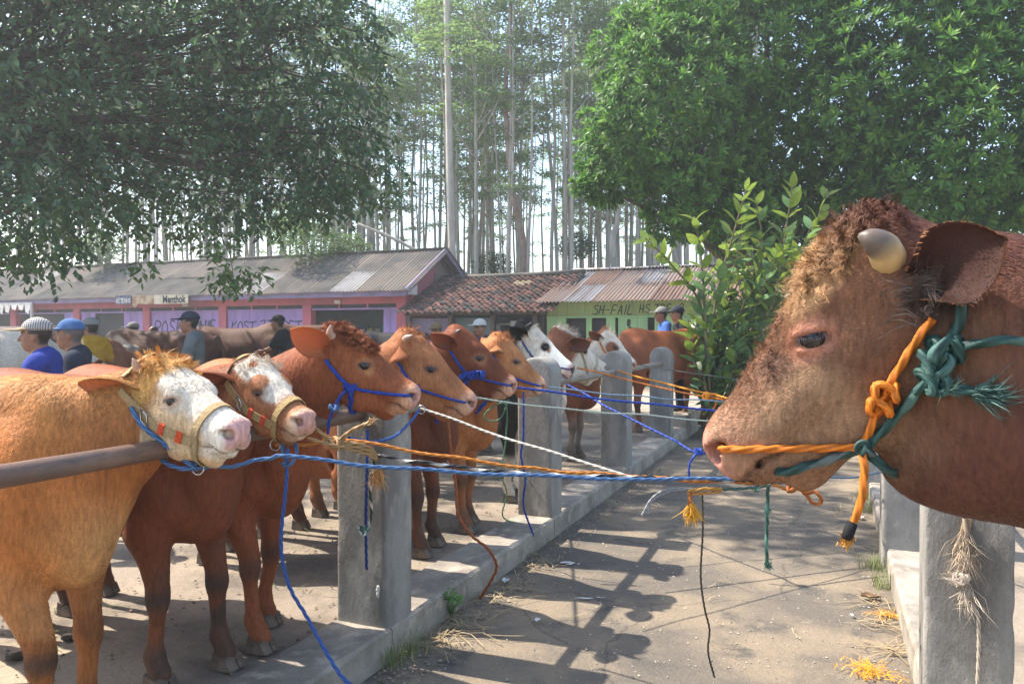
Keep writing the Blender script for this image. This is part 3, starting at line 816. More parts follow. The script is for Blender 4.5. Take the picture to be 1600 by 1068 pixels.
# --- big overhanging tree at upper left
def left_tree():
    rng = np.random.RandomState(77)
    root = empty('spreading_tree', (-13.4, 5.2, 0.1)); o0 = np.array(root.location)
    tag(root, 'large dark-leaved tree overhanging the cattle from the upper left', 'tree')
    blobs = [((60, 90), 8.8, 2.1), ((250, 60), 9.2, 1.9), ((430, 110), 9.4, 1.45), ((540, 255), 9.4, 0.72), ((480, 210), 9.2, 0.9), ((100, 250), 8.2, 0.95), ((330, 245), 9.0, 0.8), ((-90, 200), 8.2, 1.6),
             ((200, -170), 9.2, 2.4), ((430, -120), 9.8, 1.5), ((-200, -60), 8.5, 2.5), ((20, 330), 7.8, 0.75), ((520, 40), 10.0, 0.6), ((420, 280), 9.0, 0.6), ((-130, 330), 8.0, 0.8)]
    over = [(np.array((-5.3, 6.6, 7.2)), 1.1), (np.array((-6.6, 7.0, 7.3)), 1.3)]
    KD = 1.28
    cs = [(gpt(b[0][0], b[0][1], d=b[1] * KD), b[2] * KD) for b in blobs] + over
    tb = MB()
    fork = np.array((-12.9, 5.7, 3.2))
    limb(tb, [o0 + (0, 0, -0.15), o0 + (0.05, 0.05, 1.0), o0 + (0.25, 0.2, 2.0), fork], 0.45, 0.30, 12)
    tips = []
    for c, r in cs:
        m = fork * 0.45 + c * 0.55 + np.array((0, 0, 0.7)); 
        P = limb(tb, [fork, fork * 0.75 + c * 0.25 + np.array((0, 0, 0.5)), m, c], 0.10 + 0.03 * r, 0.02, 7)
        for k in range(int(7 * r * r) + 5):
            q, v = rand_in_ell(rng, c, r, 1, 0.5)
            s = P[rng.randint(len(P) // 2, len(P))]
            limb(tb, [s, (s + q[0]) / 2 + rng.normal(0, 0.12, 3), q[0]], 0.022, 0.006, 4, 3)
    tb.build('trunk', M_bark, root, smooth=True, loc=-o0)
    PP, DD, NN, CC, LL = [], [], [], [], []
    def twigs(c, r, n, nl, bright=0.0, Lf=0.135, tl=0.46):
        q, v = rand_in_ell(rng, c, np.array((r, r, r * 0.85)), n, 0.30)
        d = v * 0.8 + np.array((0, 0, -0.75)) + rng.normal(0, 0.35, (n, 3)); d /= np.linalg.norm(d, axis=1)[:, None]
        for k in range(nl):
            u = k / nl
            p = q + d * (tl * u) + np.array((0, 0, -0.06)) * u * u
            ang = rng.uniform(0, 6.28, n)
            sd = np.stack([np.cos(ang), np.sin(ang), rng.uniform(-0.7, 0.25, n)], 1) + d * 0.7
            PP.append(p); DD.append(sd); NN.append(np.stack([rng.normal(0, 0.5, n), rng.normal(0, 0.5, n), np.ones(n)], 1))
            g = rng.uniform(0.75, 1.3, (n, 1))
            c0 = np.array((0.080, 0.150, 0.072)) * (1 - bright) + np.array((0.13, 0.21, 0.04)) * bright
            CC.append(np.clip(c0 * g * rng.uniform(0.85, 1.15, (n, 3)), 0, 1)); LL.append(Lf * rng.uniform(0.7, 1.25, n))
    for i, (c, r) in enumerate(cs):
        twigs(c, r, int(74 * r ** 2.1) + 22, 12)
    # low hanging sprays, sunlight painted in as a brighter leaf colour
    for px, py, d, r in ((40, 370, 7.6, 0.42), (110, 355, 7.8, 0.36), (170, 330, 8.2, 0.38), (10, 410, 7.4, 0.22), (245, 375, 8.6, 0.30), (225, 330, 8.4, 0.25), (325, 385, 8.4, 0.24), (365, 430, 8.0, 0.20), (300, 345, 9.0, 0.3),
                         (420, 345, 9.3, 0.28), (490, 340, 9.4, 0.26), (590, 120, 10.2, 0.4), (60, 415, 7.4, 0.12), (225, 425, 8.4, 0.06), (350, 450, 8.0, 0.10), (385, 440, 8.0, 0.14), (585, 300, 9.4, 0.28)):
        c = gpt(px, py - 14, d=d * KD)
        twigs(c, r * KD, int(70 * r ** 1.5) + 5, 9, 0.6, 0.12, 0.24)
    P, D, N, C, L = map(np.concatenate, (PP, DD, NN, CC, LL))
    V, F, col = leaves(P, D, N, L, L * 0.46, C)
    link('crown', fast_mesh('crown', V - o0, F, col), M_leaf, root)
    print('left tree leaves', len(P))
    # hanging twig bearing the lowest spray
    hb = MB()
    limb(hb, [gpt(352, 300, d=8.6 * KD), gpt(345, 360, d=8.4 * KD), gpt(360, 400, d=8.2 * KD), gpt(366, 440, d=8.0 * KD)], 0.012, 0.004, 5)
    hb.build('branch', M_bark, root, smooth=True, loc=-o0); hb = MB()
    limb(hb, [gpt(120, 65, d=8.6 * KD), gpt(190, 78, d=8.6 * KD), gpt(250, 100, d=8.7 * KD), gpt(330, 120, d=8.8 * KD)], 0.07, 0.03, 7)
    hb.build('branch', M_bark, root, smooth=True, loc=-o0)
left_tree()

# --- dense round tree at upper right
def right_tree():
    rng = np.random.RandomState(5)
    base = gpt(1190, 640, d=15.5); base[2] = 0.0
    root = empty('rounded_tree', base); tag(root, 'dense bright green tree with whorled leaves filling the upper right', 'tree')
    bl = [((1060, 165), 14.5, 1.75), ((1150, 60), 15.2, 2.2), ((985, 225), 14.6, 1.0), ((1260, 200), 15.0, 1.7), ((1390, 120), 13.6, 1.8), ((1510, 215), 13.2, 1.75), ((1440, 280), 13.2, 1.0), ((1620, 120), 13.4, 2.0), ((1060, 290), 14.6, 0.9),
          ((1170, 290), 15.0, 0.95), ((1200, -110), 15.6, 2.5), ((1470, -70), 14.2, 2.3), ((1340, 280), 14.4, 0.9), ((1580, 300), 13.6, 0.7), ((1010, 95), 15.0, 1.05), ((940, 290), 14.8, 0.5), ((1720, 260), 13.6, 1.6), ((1700, -60), 14.5, 2.2), ((1130, 335), 15.2, 0.75), ((1250, 325), 15.2, 0.85), ((1340, 345), 14.8, 0.7), ((1490, 335), 13.6, 0.7), ((1050, 345), 15.0, 0.5)]
    cs = [(gpt(b[0][0], b[0][1], d=b[1]), b[2]) for b in bl]
    fork = base + np.array((0, 0, 2.3))
    tb = MB()
    limb(tb, [base + (0, 0, -0.1), base + (0.05, 0, 1.2), fork], 0.32, 0.24, 12)
    for c, r in cs: limb(tb, [fork, fork * 0.6 + c * 0.4 + np.array((0, 0, 0.3)), c], 0.12, 0.03, 7)
    tb.build('trunk', M_bark, root, smooth=True, loc=-base)
    ROS, DIR = [], []
    for i, (c, r) in enumerate(cs):
        n = int(4 * math.pi * r * r / 0.044)
        v = rng.normal(size=(n, 3)); v /= np.linalg.norm(v, axis=1)[:, None]
        # lumpy surface: sub-lobes
        lob = rng.normal(size=(int(10 + 8 * r), 3)); lob /= np.linalg.norm(lob, axis=1)[:, None]
        dm = (v @ lob.T).max(1)
        rad = r * (0.72 + 0.36 * smooth01(dm, 0.78, 0.98)) * rng.uniform(0.92, 1.03, n)
        p = c + v * rad[:, None] * np.array((1, 1, 0.9))
        ok = np.ones(n, bool)
        for j, (c2, r2) in enumerate(cs):
            if j != i: ok &= np.linalg.norm(p - c2, axis=1) > r2 * 0.78
        ROS.append(p[ok]); DIR.append(v[ok])
    P = np.concatenate(ROS); D = np.concatenate(DIR) + np.array((0, 0, 0.75)) + rng.normal(0, 0.2, (len(np.concatenate(ROS)), 3))
    D /= np.linalg.norm(D, axis=1)[:, None]
    n = len(P)
    LP, LD, LN, LC, LL = [], [], [], [], []
    A = np.cross(D, np.array((0.3, 0.2, 0.1))); A /= np.linalg.norm(A, axis=1)[:, None]; B = np.cross(D, A)
    tone = rng.uniform(0.7, 1.25, (n, 1)); size = rng.uniform(0.75, 1.25, n)
    for k in range(15):
        ph = 2.4 * k + rng.uniform(0, 6.28, n)
        el = 0.15 + 0.95 * (k / 15) + rng.normal(0, 0.12, n)
        ld = (np.cos(ph) * np.cos(el))[:, None] * A + (np.sin(ph) * np.cos(el))[:, None] * B + np.sin(el)[:, None] * D
        LP.append(P + ld * 0.015); LD.append(ld + np.array((0, 0, -0.12))); LN.append(D + rng.normal(0, 0.15, (n, 3)))
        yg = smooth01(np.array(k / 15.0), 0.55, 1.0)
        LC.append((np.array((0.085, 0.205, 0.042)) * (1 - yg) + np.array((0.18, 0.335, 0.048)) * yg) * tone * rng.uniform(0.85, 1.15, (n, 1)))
        LL.append(0.160 * size * rng.uniform(0.8, 1.15, n))
    P1, D1, N1, C1, L1 = map(np.concatenate, (LP, LD, LN, LC, LL))
    # inner foliage
    IP, ID = [], []
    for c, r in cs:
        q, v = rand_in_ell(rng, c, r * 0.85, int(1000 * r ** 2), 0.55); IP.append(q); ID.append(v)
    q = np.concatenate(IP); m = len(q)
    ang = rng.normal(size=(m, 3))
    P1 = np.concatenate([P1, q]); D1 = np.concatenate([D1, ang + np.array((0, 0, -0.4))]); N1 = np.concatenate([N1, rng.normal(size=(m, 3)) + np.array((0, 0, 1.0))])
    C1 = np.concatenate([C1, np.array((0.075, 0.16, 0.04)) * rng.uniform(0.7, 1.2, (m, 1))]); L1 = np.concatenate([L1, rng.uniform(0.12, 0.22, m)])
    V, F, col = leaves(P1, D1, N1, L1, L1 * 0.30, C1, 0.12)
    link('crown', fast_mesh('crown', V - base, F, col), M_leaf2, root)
    print('right tree leaves', len(P1))
right_tree()

# --- plantation of tall slender trees behind the stalls
def plantation():
    rng = np.random.RandomState(21)
    variants = []
    for vnum in range(7):
        tb = MB(); H = rng.uniform(17, 21)
        lean = rng.normal(0, 0.28, 2); wob = rng.normal(0, 0.09, (5, 2))
        pts = [np.array((lean[0] * (i / 4) ** 1.5 + wob[i][0] * (i > 0), lean[1] * (i / 4) ** 1.5 + wob[i][1] * (i > 0), H * i / 4 - 0.3 * (i == 0))) for i in range(5)]
        P = catmull(pts, 7); tb.tube(P, list(np.linspace(0.088, 0.020, len(P))), 8)
        LP = []; 
        nb = 14
        for b in range(nb):
            u = rng.uniform(0.24, 1.0) ** 0.72
            s = P[int(u * (len(P) - 1))]
            az = rng.uniform(0, 6.28); ln = rng.uniform(0.9, 2.4) * (1.15 - 0.55 * u)
            e = s + np.array((math.cos(az) * ln * 0.8, math.sin(az) * ln * 0.8, ln * rng.uniform(0.55, 1.15)))
            limb(tb, [s, s * 0.5 + e * 0.5 + np.array((0, 0, -0.08)), e], 0.034, 0.012, 4, 3)
            for k in range(rng.randint(1, 3)):
                c = e + rng.normal(0, 0.45, 3) * np.array((1, 1, 0.35)) - (e - s) * rng.uniform(0, 0.4)
                R0 = rng.uniform(0.35, 0.8)
                nl = int(95 * R0 / 0.6)
                a = rng.uniform(0, 6.28, nl); rr = R0 * np.sqrt(rng.rand(nl))
                LP.append(c + np.stack([rr * np.cos(a), rr * np.sin(a), -0.28 * rr * rr + rng.normal(0, 0.06, nl)], 1))
        Q = np.concatenate(LP); n = len(Q)
        D = rng.normal(size=(n, 3)) * np.array((1, 1, 0.25)); N = rng.normal(0, 0.35, (n, 3)) + np.array((0, 0, 1.0))
        L = rng.uniform(0.11, 0.22, n)
        C = np.array((0.18, 0.28, 0.09)) * rng.uniform(0.7, 1.35, (n, 1))
        V, F, col = leaves(Q, D, N, L, L * 0.5, C, 0.05)
        tm = tb.build('trunk', M_bark2, data=True, smooth=True)
        cm = fast_mesh('crown', V, F, col); cm.materials.append(M_leaf3)
        variants.append((tm, cm))
    spots = []
    tries = 0
    while len(spots) < 290 and tries < 9000:
        tries += 1
        d = 27.5 + 27 * rng.rand() ** 1.1; px = rng.uniform(-60, 1190)
        p = gpt(px, 520, d=d)[:2]
        if p[1] < 26.6: continue
        if all((p[0] - q[0]) ** 2 + (p[1] - q[1]) ** 2 > 0.20 for q in spots): spots.append(p)
    for i, p in enumerate(spots):
        tm, cm = variants[rng.randint(7)]
        o = empty('plantation_tree', (p[0], p[1], 0), rng.uniform(0, 6.28))
        sc = rng.uniform(0.8, 1.15); g = rng.uniform(0.85, 1.25)
        o.scale = (sc * g * 0.95, sc * g * 0.95, sc)
        tag(o, 'slender pale-trunked plantation tree standing behind the stalls', 'tree', 'plantation trees behind the stalls')
        link('trunk', tm, None, o); link('crown', cm, None, o)
    # the stout nearest trunk
    b = gpt(716, 520, d=27.3); b[2] = 0
    o = empty('plantation_tree', b); tag(o, 'stoutest pale plantation trunk rising beside the kiosk gable', 'tree')
    tb = MB(); t = gpt(700, 0, d=27.3); limb(tb, [b + (0, 0, -0.3), b * 0.6 + np.array((t[0], t[1], 0)) * 0.4 + np.array((-0.1, 0, 5.0)), np.array((t[0], t[1], 11.0)), np.array((t[0] - 0.2, t[1], 21.0))], 0.165, 0.08, 12, 8)
    tb.build('trunk', M_bark2, o, smooth=True, loc=-b)
    c = link('crown', variants[0][1], None, o); c.scale = (1.1, 1.1, 1.0); c.location = (0, 0, 3.0)
    # two more marked trunks: a leaning reddish one and a curved one at the right
    M_rb = mat('reddish_bark', (0.26, 0.17, 0.13), (0.36, 0.28, 0.23), scale=2, rough=0.9, objco=True)
    for pxs, d, r, m, lb in (([(820, 430), (818, 380), (800, 290), (790, 150), (800, 0)], 30.0, 0.17, M_rb, 'reddish bent trunk among the pale plantation trees'), ([(960, 430), (957, 375), (966, 330), (962, 200)], 28.5, 0.17, M_bark2, 'curved pale trunk below the left edge of the dense green tree')):
        pts = [gpt(x, y, d=d) for x, y in pxs]; bb = pts[0].copy(); bb[2] = 0
        o = empty('plantation_tree', bb); tag(o, lb, 'tree')
        tb = MB(); limb(tb, [bb + (0, 0, -0.2)] + pts, r, r * 0.45, 9, 6); tb.build('trunk', m, o, smooth=True, loc=-bb)
        c = link('crown', variants[1][1], None, o)
    # felled trunk leaning behind the gable
    f = MB(); limb(f, [gpt(560, 350, d=27), gpt(620, 375, d=27), gpt(680, 408, d=27), gpt(735, 430, d=27.2), gpt(760, 440, d=27.4)], 0.05, 0.085, 7)
    tag(f.build('fallen_branch', M_bark2, smooth=True), 'long pale fallen branch leaning over the gable', 'branch')
    # undergrowth
    for i, (px, py, d, r) in enumerate(((480, 372, 27, 1.3), (540, 392, 28, 1.0), (445, 350, 30, 1.3), (620, 410, 30, 0.8), (160, 390, 31, 1.0), (770, 415, 33, 0.9), (900, 385, 34, 0.9))):
        c = gpt(px, py, d=d); n = 1300
        q, v = rand_in_ell(rng, c, np.array((r, r, r * 0.7)), n, 0.2)
        V, F, col = leaves(q, rng.normal(size=(n, 3)) * np.array((1, 1, 0.3)), rng.normal(0, 0.4, (n, 3)) + np.array((0, 0, 1)), rng.uniform(0.12, 0.25, n), 0.07, np.array((0.10, 0.17, 0.05)) * rng.uniform(0.7, 1.3, (n, 1)))
        bb = c.copy(); bb[2] = 0
        o = empty('understorey_tree', bb); tag(o, 'low feathery green sapling under the tall plantation trunks', 'tree', 'saplings under the plantation')
        link('crown', fast_mesh('crown', V - bb, F, col), M_leaf3, o)
        tb = MB(); limb(tb, [bb + (0, 0, -0.2), (bb + c) / 2 + (0.1, 0, 0), c], 0.07, 0.03, 6); tb.build('trunk', M_bark2, o, smooth=True, loc=-bb)
plantation()

# --- young big-leaved tree at the end of the aisle
def young_tree():
    rng = np.random.RandomState(31)
    base = gpt(1112, 660, d=11.6); base[2] = 0.02
    root = empty('young_leafy_tree', base); tag(root, 'young tree with large glossy leaves growing behind the bull\'s muzzle', 'tree')
    def leaf_me(bend, w):
        n = 6; V, F = [], []
        for i in range(n):
            u = i / (n - 1); ww = w * math.sin(math.pi * (0.04 + 0.93 * u) ** 0.85) * 0.5
            z = -bend * u * u
            V += [(u, -ww, z + 0.10 * ww), (u, 0, z - 0.05 * ww), (u, ww, z + 0.10 * ww)]
        for i in range(n - 1):
            a = i * 3; F += [(a, a + 3, a + 4, a + 1), (a + 1, a + 4, a + 5, a + 2)]
        return np.array(V), np.array(F)
    ms = []
    M1 = mat('glossy_dark_leaf', (0.085, 0.17, 0.06), (0.12, 0.22, 0.08), scale=8, rough=0.26, spec=0.6, transl=0.18, objco=True)
    M2 = mat('young_yellow_leaf', (0.24, 0.32, 0.05), (0.15, 0.25, 0.04), scale=6, rough=0.3, spec=0.5, transl=0.40, objco=True)
    for b, w in ((0.10, 0.48), (0.28, 0.44), (0.45, 0.50)):
        for m in (M1, M2):
            V, F = leaf_me(b, w); me = fast_mesh('leaf', V, F); me.materials.append(m); ms.append(me)
    sb = MB(); total = 0
    stems = [([(1112, 560), (1120, 460), (1150, 350), (1168, 285)], 11.5), ([(1110, 600), (1150, 500), (1190, 400), (1180, 310)], 11.7), ([(1114, 590), (1180, 470), (1225, 360), (1238, 278)], 11.6),
             ([(1118, 580), (1210, 470), (1265, 370), (1292, 295)], 11.9), ([(1105, 600), (1095, 480), (1050, 415), (1008, 372)], 11.3), ([(1108, 590), (1100, 470), (1095, 400), (1085, 340)], 11.2), ([(1104, 620), (1085, 560), (1075, 500)], 11.3),
             ([(1112, 610), (1140, 540), (1165, 470), (1200, 430)], 11.3), ([(1106, 625), (1100, 590), (1096, 560)], 11.2), ([(1113, 600), (1170, 520), (1230, 440), (1250, 400)], 11.5)]
    for px, d in stems:
        pts = [base + (0, 0, 0.0)] + [gpt(x, y, d=d) for x, y in px]
        P = limb(sb, pts, 0.030, 0.008, 6, 10)
        seg = np.concatenate([[0], np.cumsum(np.linalg.norm(np.diff(P, axis=0), axis=1))]); T = seg[-1]
        s = max(0.6, T * 0.18); side = rng.uniform(0, 6.28)
        while s < T + 0.02 and total < 300:
            i = min(len(P) - 2, np.searchsorted(seg, s) - 1); p = P[i]; t = nrm(P[i + 1] - P[max(0, i - 1)])
            a0 = nrm(np.cross(t, (0.3, 1, 0.1))); b0 = np.cross(t, a0)
            for h in (0, math.pi):
                ang = side + h + rng.normal(0, 0.3)
                out = math.cos(ang) * a0 + math.sin(ang) * b0
                top = s / T
                dr = nrm(out * 0.9 + t * (0.65 + 0.6 * top) + rng.normal(0, 0.18, 3))
                up = nrm(np.array((0, 0, 0.8)) - out * 0.5 + rng.normal(0, 0.55, 3)); y = nrm(np.cross(up, dr)); z = np.cross(dr, y)
                L = rng.uniform(0.24, 0.33) * (1.0 if top < 0.9 else 0.85)
                young = (top > 0.70 and rng.rand() < 0.8) or rng.rand() < 0.2
                o = link('leaf', ms[2 * rng.randint(3) + (1 if young else 0)], None, root)
                M = Matrix(((dr[0] * L, y[0] * L, z[0] * L, p[0] - base[0]), (dr[1] * L, y[1] * L, z[1] * L, p[1] - base[1]), (dr[2] * L, y[2] * L, z[2] * L, p[2] - base[2]), (0, 0, 0, 1)))
                o.matrix_local = M; total += 1
            side += 1.57 + rng.normal(0, 0.2); s += rng.uniform(0.15, 0.20)
    EV, EF, off = [[], []], [[], []], [0, 0]
    for k in range(26):
        px0 = rng.uniform(1092, 1285); tip = gpt(px0, rng.uniform(330, 560) if px0 < 1200 else rng.uniform(330, 480), d=rng.uniform(11.0, 12.3))
        mid = base + (tip - base) * 0.5 + np.array((rng.normal(0, 0.15), rng.normal(0, 0.15), 0.15))
        P = limb(sb, [base + (rng.normal(0, 0.05), rng.normal(0, 0.05), 0), mid, tip], 0.016, 0.005, 5, 12)
        for i in range(7, len(P) - 1):
            for h in range(1 + (rng.rand() < 0.7)):
                t = nrm(P[i + 1] - P[i - 1]); out = rng.normal(size=3); out = nrm(out - t * (out @ t))
                dr = nrm(out * 0.9 + t * 0.8 + rng.normal(0, 0.15, 3)); up = nrm(np.array((0, 0, 0.8)) - out * 0.5 + rng.normal(0, 0.5, 3)); y = nrm(np.cross(up, dr)); z = np.cross(dr, y)
                L = rng.uniform(0.19, 0.29); V, F = leaf_me(rng.uniform(0.1, 0.4), 0.46); q = 1 if rng.rand() < 0.38 else 0
                EV[q].append(P[i] - base + (V[:, :1] * dr + V[:, 1:2] * y + V[:, 2:] * z) * L); EF[q].append(F + off[q]); off[q] += len(V)
    for q, mm in ((0, M1), (1, M2)):
        o = link('inner_leaves', fast_mesh('inner_leaves', np.concatenate(EV[q]), np.concatenate(EF[q])), mm, root); o['kind'] = 'stuff'
    sb.build('stem', mat('green_brown_stem', (0.10, 0.075, 0.045), (0.15, 0.13, 0.06), scale=9, rough=0.8), root, smooth=True, loc=-base)
    print('young leaves', total)
young_tree()

# ------------------------------------------------------------------ hazy air
def haze_box(density):
    o = MB().box(-75, 45, -10, 80, -1.03, 27.5).build('haze')
    m = bpy.data.materials.new('haze_air'); m.use_nodes = True; N = m.node_tree.nodes
    for n in list(N):
        if n.type != 'OUTPUT_MATERIAL': N.remove(n)
    v = N.new('ShaderNodeVolumePrincipled'); v.inputs['Color'].default_value = (0.86, 0.93, 1.0, 1); v.inputs['Density'].default_value = density; v.inputs['Anisotropy'].default_value = 0.35
    m.node_tree.links.new(v.outputs[0], [n for n in N if n.type == 'OUTPUT_MATERIAL'][0].inputs['Volume'])
    o.data.materials.append(m); o['kind'] = 'stuff'
    tag(o, 'thin bright morning haze filling the yard and plantation', 'haze')
SC.cycles.volume_bounces = 0
haze_box(0.0027)
# ------------------------------------------------------------------ cattle
def coat_material():
    m = bpy.data.materials.new('coat'); m.use_nodes = True; N = m.node_tree.nodes; L = m.node_tree.links; b = N['Principled BSDF']
    tc = N.new('ShaderNodeTexCoord'); at = N.new('ShaderNodeAttribute'); at.attribute_name = 'Col'
    def noise(sc, st, det=4.0):
        mp = N.new('ShaderNodeVectorMath'); mp.operation = 'MULTIPLY'; mp.inputs[1].default_value = st; L.new(tc.outputs['Object'], mp.inputs[0])
        n = N.new('ShaderNodeTexNoise'); n.inputs['Scale'].default_value = sc; n.inputs['Detail'].default_value = det; n.inputs['Roughness'].default_value = 0.65; L.new(mp.outputs[0], n.inputs['Vector']); return n.outputs['Fac']
    def rng_(s, lo, hi):
        r = N.new('ShaderNodeMapRange'); r.inputs['From Min'].default_value = 0.3; r.inputs['From Max'].default_value = 0.7; r.inputs['To Min'].default_value = lo; r.inputs['To Max'].default_value = hi; L.new(s, r.inputs['Value']); return r.outputs[0]
    n1, n2, n3 = noise(5.0, (1, 1, 0.6)), noise(90.0, (1, 1, 0.22)), noise(28.0, (1, 1, 0.5))
    mm = N.new('ShaderNodeMath'); mm.operation = 'MULTIPLY'; L.new(rng_(n1, 0.78, 1.22), mm.inputs[0]); L.new(rng_(n2, 0.72, 1.28), mm.inputs[1])
    x = N.new('ShaderNodeVectorMath'); x.operation = 'SCALE'; L.new(at.outputs['Color'], x.inputs[0]); L.new(mm.outputs[0], x.inputs['Scale']); L.new(x.outputs[0], b.inputs['Base Color'])
    ad = N.new('ShaderNodeMath'); ad.operation = 'MULTIPLY_ADD'; L.new(n3, ad.inputs[0]); ad.inputs[1].default_value = 1.5; L.new(n2, ad.inputs[2])
    bp = N.new('ShaderNodeBump'); bp.inputs['Strength'].default_value = 0.5; bp.inputs['Distance'].default_value = 0.008; L.new(ad.outputs[0], bp.inputs['Height']); L.new(bp.outputs[0], b.inputs['Normal'])
    b.inputs['Roughness'].default_value = 0.6; b.inputs['Specular IOR Level'].default_value = 0.16
    return m
M_coat = coat_material()
M_ear = mat('ear_skin', (1, 1, 1), attr=True, rough=0.7, transl=0.45, spec=0.2, objco=True)
M_eye = mat('eye_ball', (0.012, 0.009, 0.008), rough=0.08, spec=0.6)
M_horn = mat('horn', (1, 1, 1), attr=True, rough=0.42, scale=12, vary=0.12, bump=0.1, bscale=60, objco=True)
M_hoof = mat('hoof', (0.075, 0.055, 0.042), (0.16, 0.12, 0.09), scale=14, rough=0.6, bump=0.3, bscale=50, objco=True)

def hoof_mesh():
    m = MB()
    for s in (-1, 1):
        prof = [(-0.045, 0.010), (0.030, 0.010), (0.072, 0.016), (0.040, 0.070), (-0.035, 0.085)]
        vs = []
        for yy, sh in ((0.003, 1.0), (0.030, 1.0), (0.043, 0.88)):
            for (x, z) in prof:
                vs.append((x * sh, s * yy, (z - 0.01) * (1.0 if yy < 0.04 else 0.9)))
        fs = []
        n = 5
        for a in range(2):
            for i in range(n):
                j = (i + 1) % n
                q = (a * n + i, a * n + j, (a + 1) * n + j, (a + 1) * n + i)
                fs.append(q if s > 0 else q[::-1])
        fs.append(tuple(range(n)) if s < 0 else tuple(range(n - 1, -1, -1)))
        fs.append(tuple(2 * n + i for i in range(n)) if s > 0 else tuple(2 * n + i for i in range(n - 1, -1, -1)))
        m.add(vs, fs)
    return m.build('hoof', M_hoof, smooth=False, data=True)
HOOF = hoof_mesh()

def catmull(pts, n):
    P = np.array(pts, float)
    P = np.vstack([2 * P[0] - P[1], P, 2 * P[-1] - P[-2]])
    out = []
    for i in range(1, len(P) - 2):
        for t in np.linspace(0, 1, n, endpoint=False):
            a, b, c, d = P[i - 1], P[i], P[i + 1], P[i + 2]
            out.append(0.5 * (2 * b + (c - a) * t + (2 * a - 5 * b + 4 * c - d) * t * t + (3 * b - a - 3 * c + d) * t ** 3))
    out.append(P[-2])
    return np.array(out)

def ear_geo(base, tip, face, width, cup=0.35, nu=14, nv=11):
    """leaf-shaped cupped ear with thickness; returns V, F, u, inner flag"""
    base, tip = np.array(base, float), np.array(tip, float)
    L = np.linalg.norm(tip - base)
    d = (tip - base) / L
    face = nrm(np.array(face, float) - d * (np.array(face, float) @ d))
    side = np.cross(face, d)
    V, U, IN = [], [], []
    for layer in (0, 1):
        for i in range(nu):
            u = 1 - (1 - i / (nu - 1)) ** 1.7
            w = 0.5 * width * ((0.38 + 0.62 * float(smooth01(np.array(u), 0, 0.45))) if u < 0.45 else max(0.0, 1 - ((u - 0.45) / 0.55) ** 2) ** 0.7)
            if i == nu - 1: w = width * 0.04
            dep = width * cup * (1.1 - 0.8 * u)
            for j in range(nv):
                v = 2 * j / (nv - 1) - 1
                bend = dep * (abs(v) ** 1.8)
                th = 0.012 * (1 - 0.7 * u) * (1 - v * v * 0.8) + 0.002
                p = base + d * (L * u) + side * (w * math.sin(v * 1.25) / math.sin(1.25)) + face * (bend - dep * 0.45) - face * (L * 0.10 * u * u)
                if layer == 0: p = p - face * th
                V.append(p); U.append(u); IN.append(layer)
    F = []
    o = nu * nv
    for i in range(nu - 1):
        for j in range(nv - 1):
            a = i * nv + j
            F.append((a, a + nv, a + nv + 1, a + 1))
            F.append((o + a, o + a + 1, o + a + nv + 1, o + a + nv))
    for i in range(nu - 1):
        for j in (0, nv - 1):
            a = i * nv + j
            q = (a, o + a, o + a + nv, a + nv)
            F.append(q if j == 0 else q[::-1])
    for j in range(nv - 1):
        a = (nu - 1) * nv + j
        F.append((a, o + a, o + a + 1, a + 1))
    return np.array(V), np.array(F), np.array(U), np.array(IN)

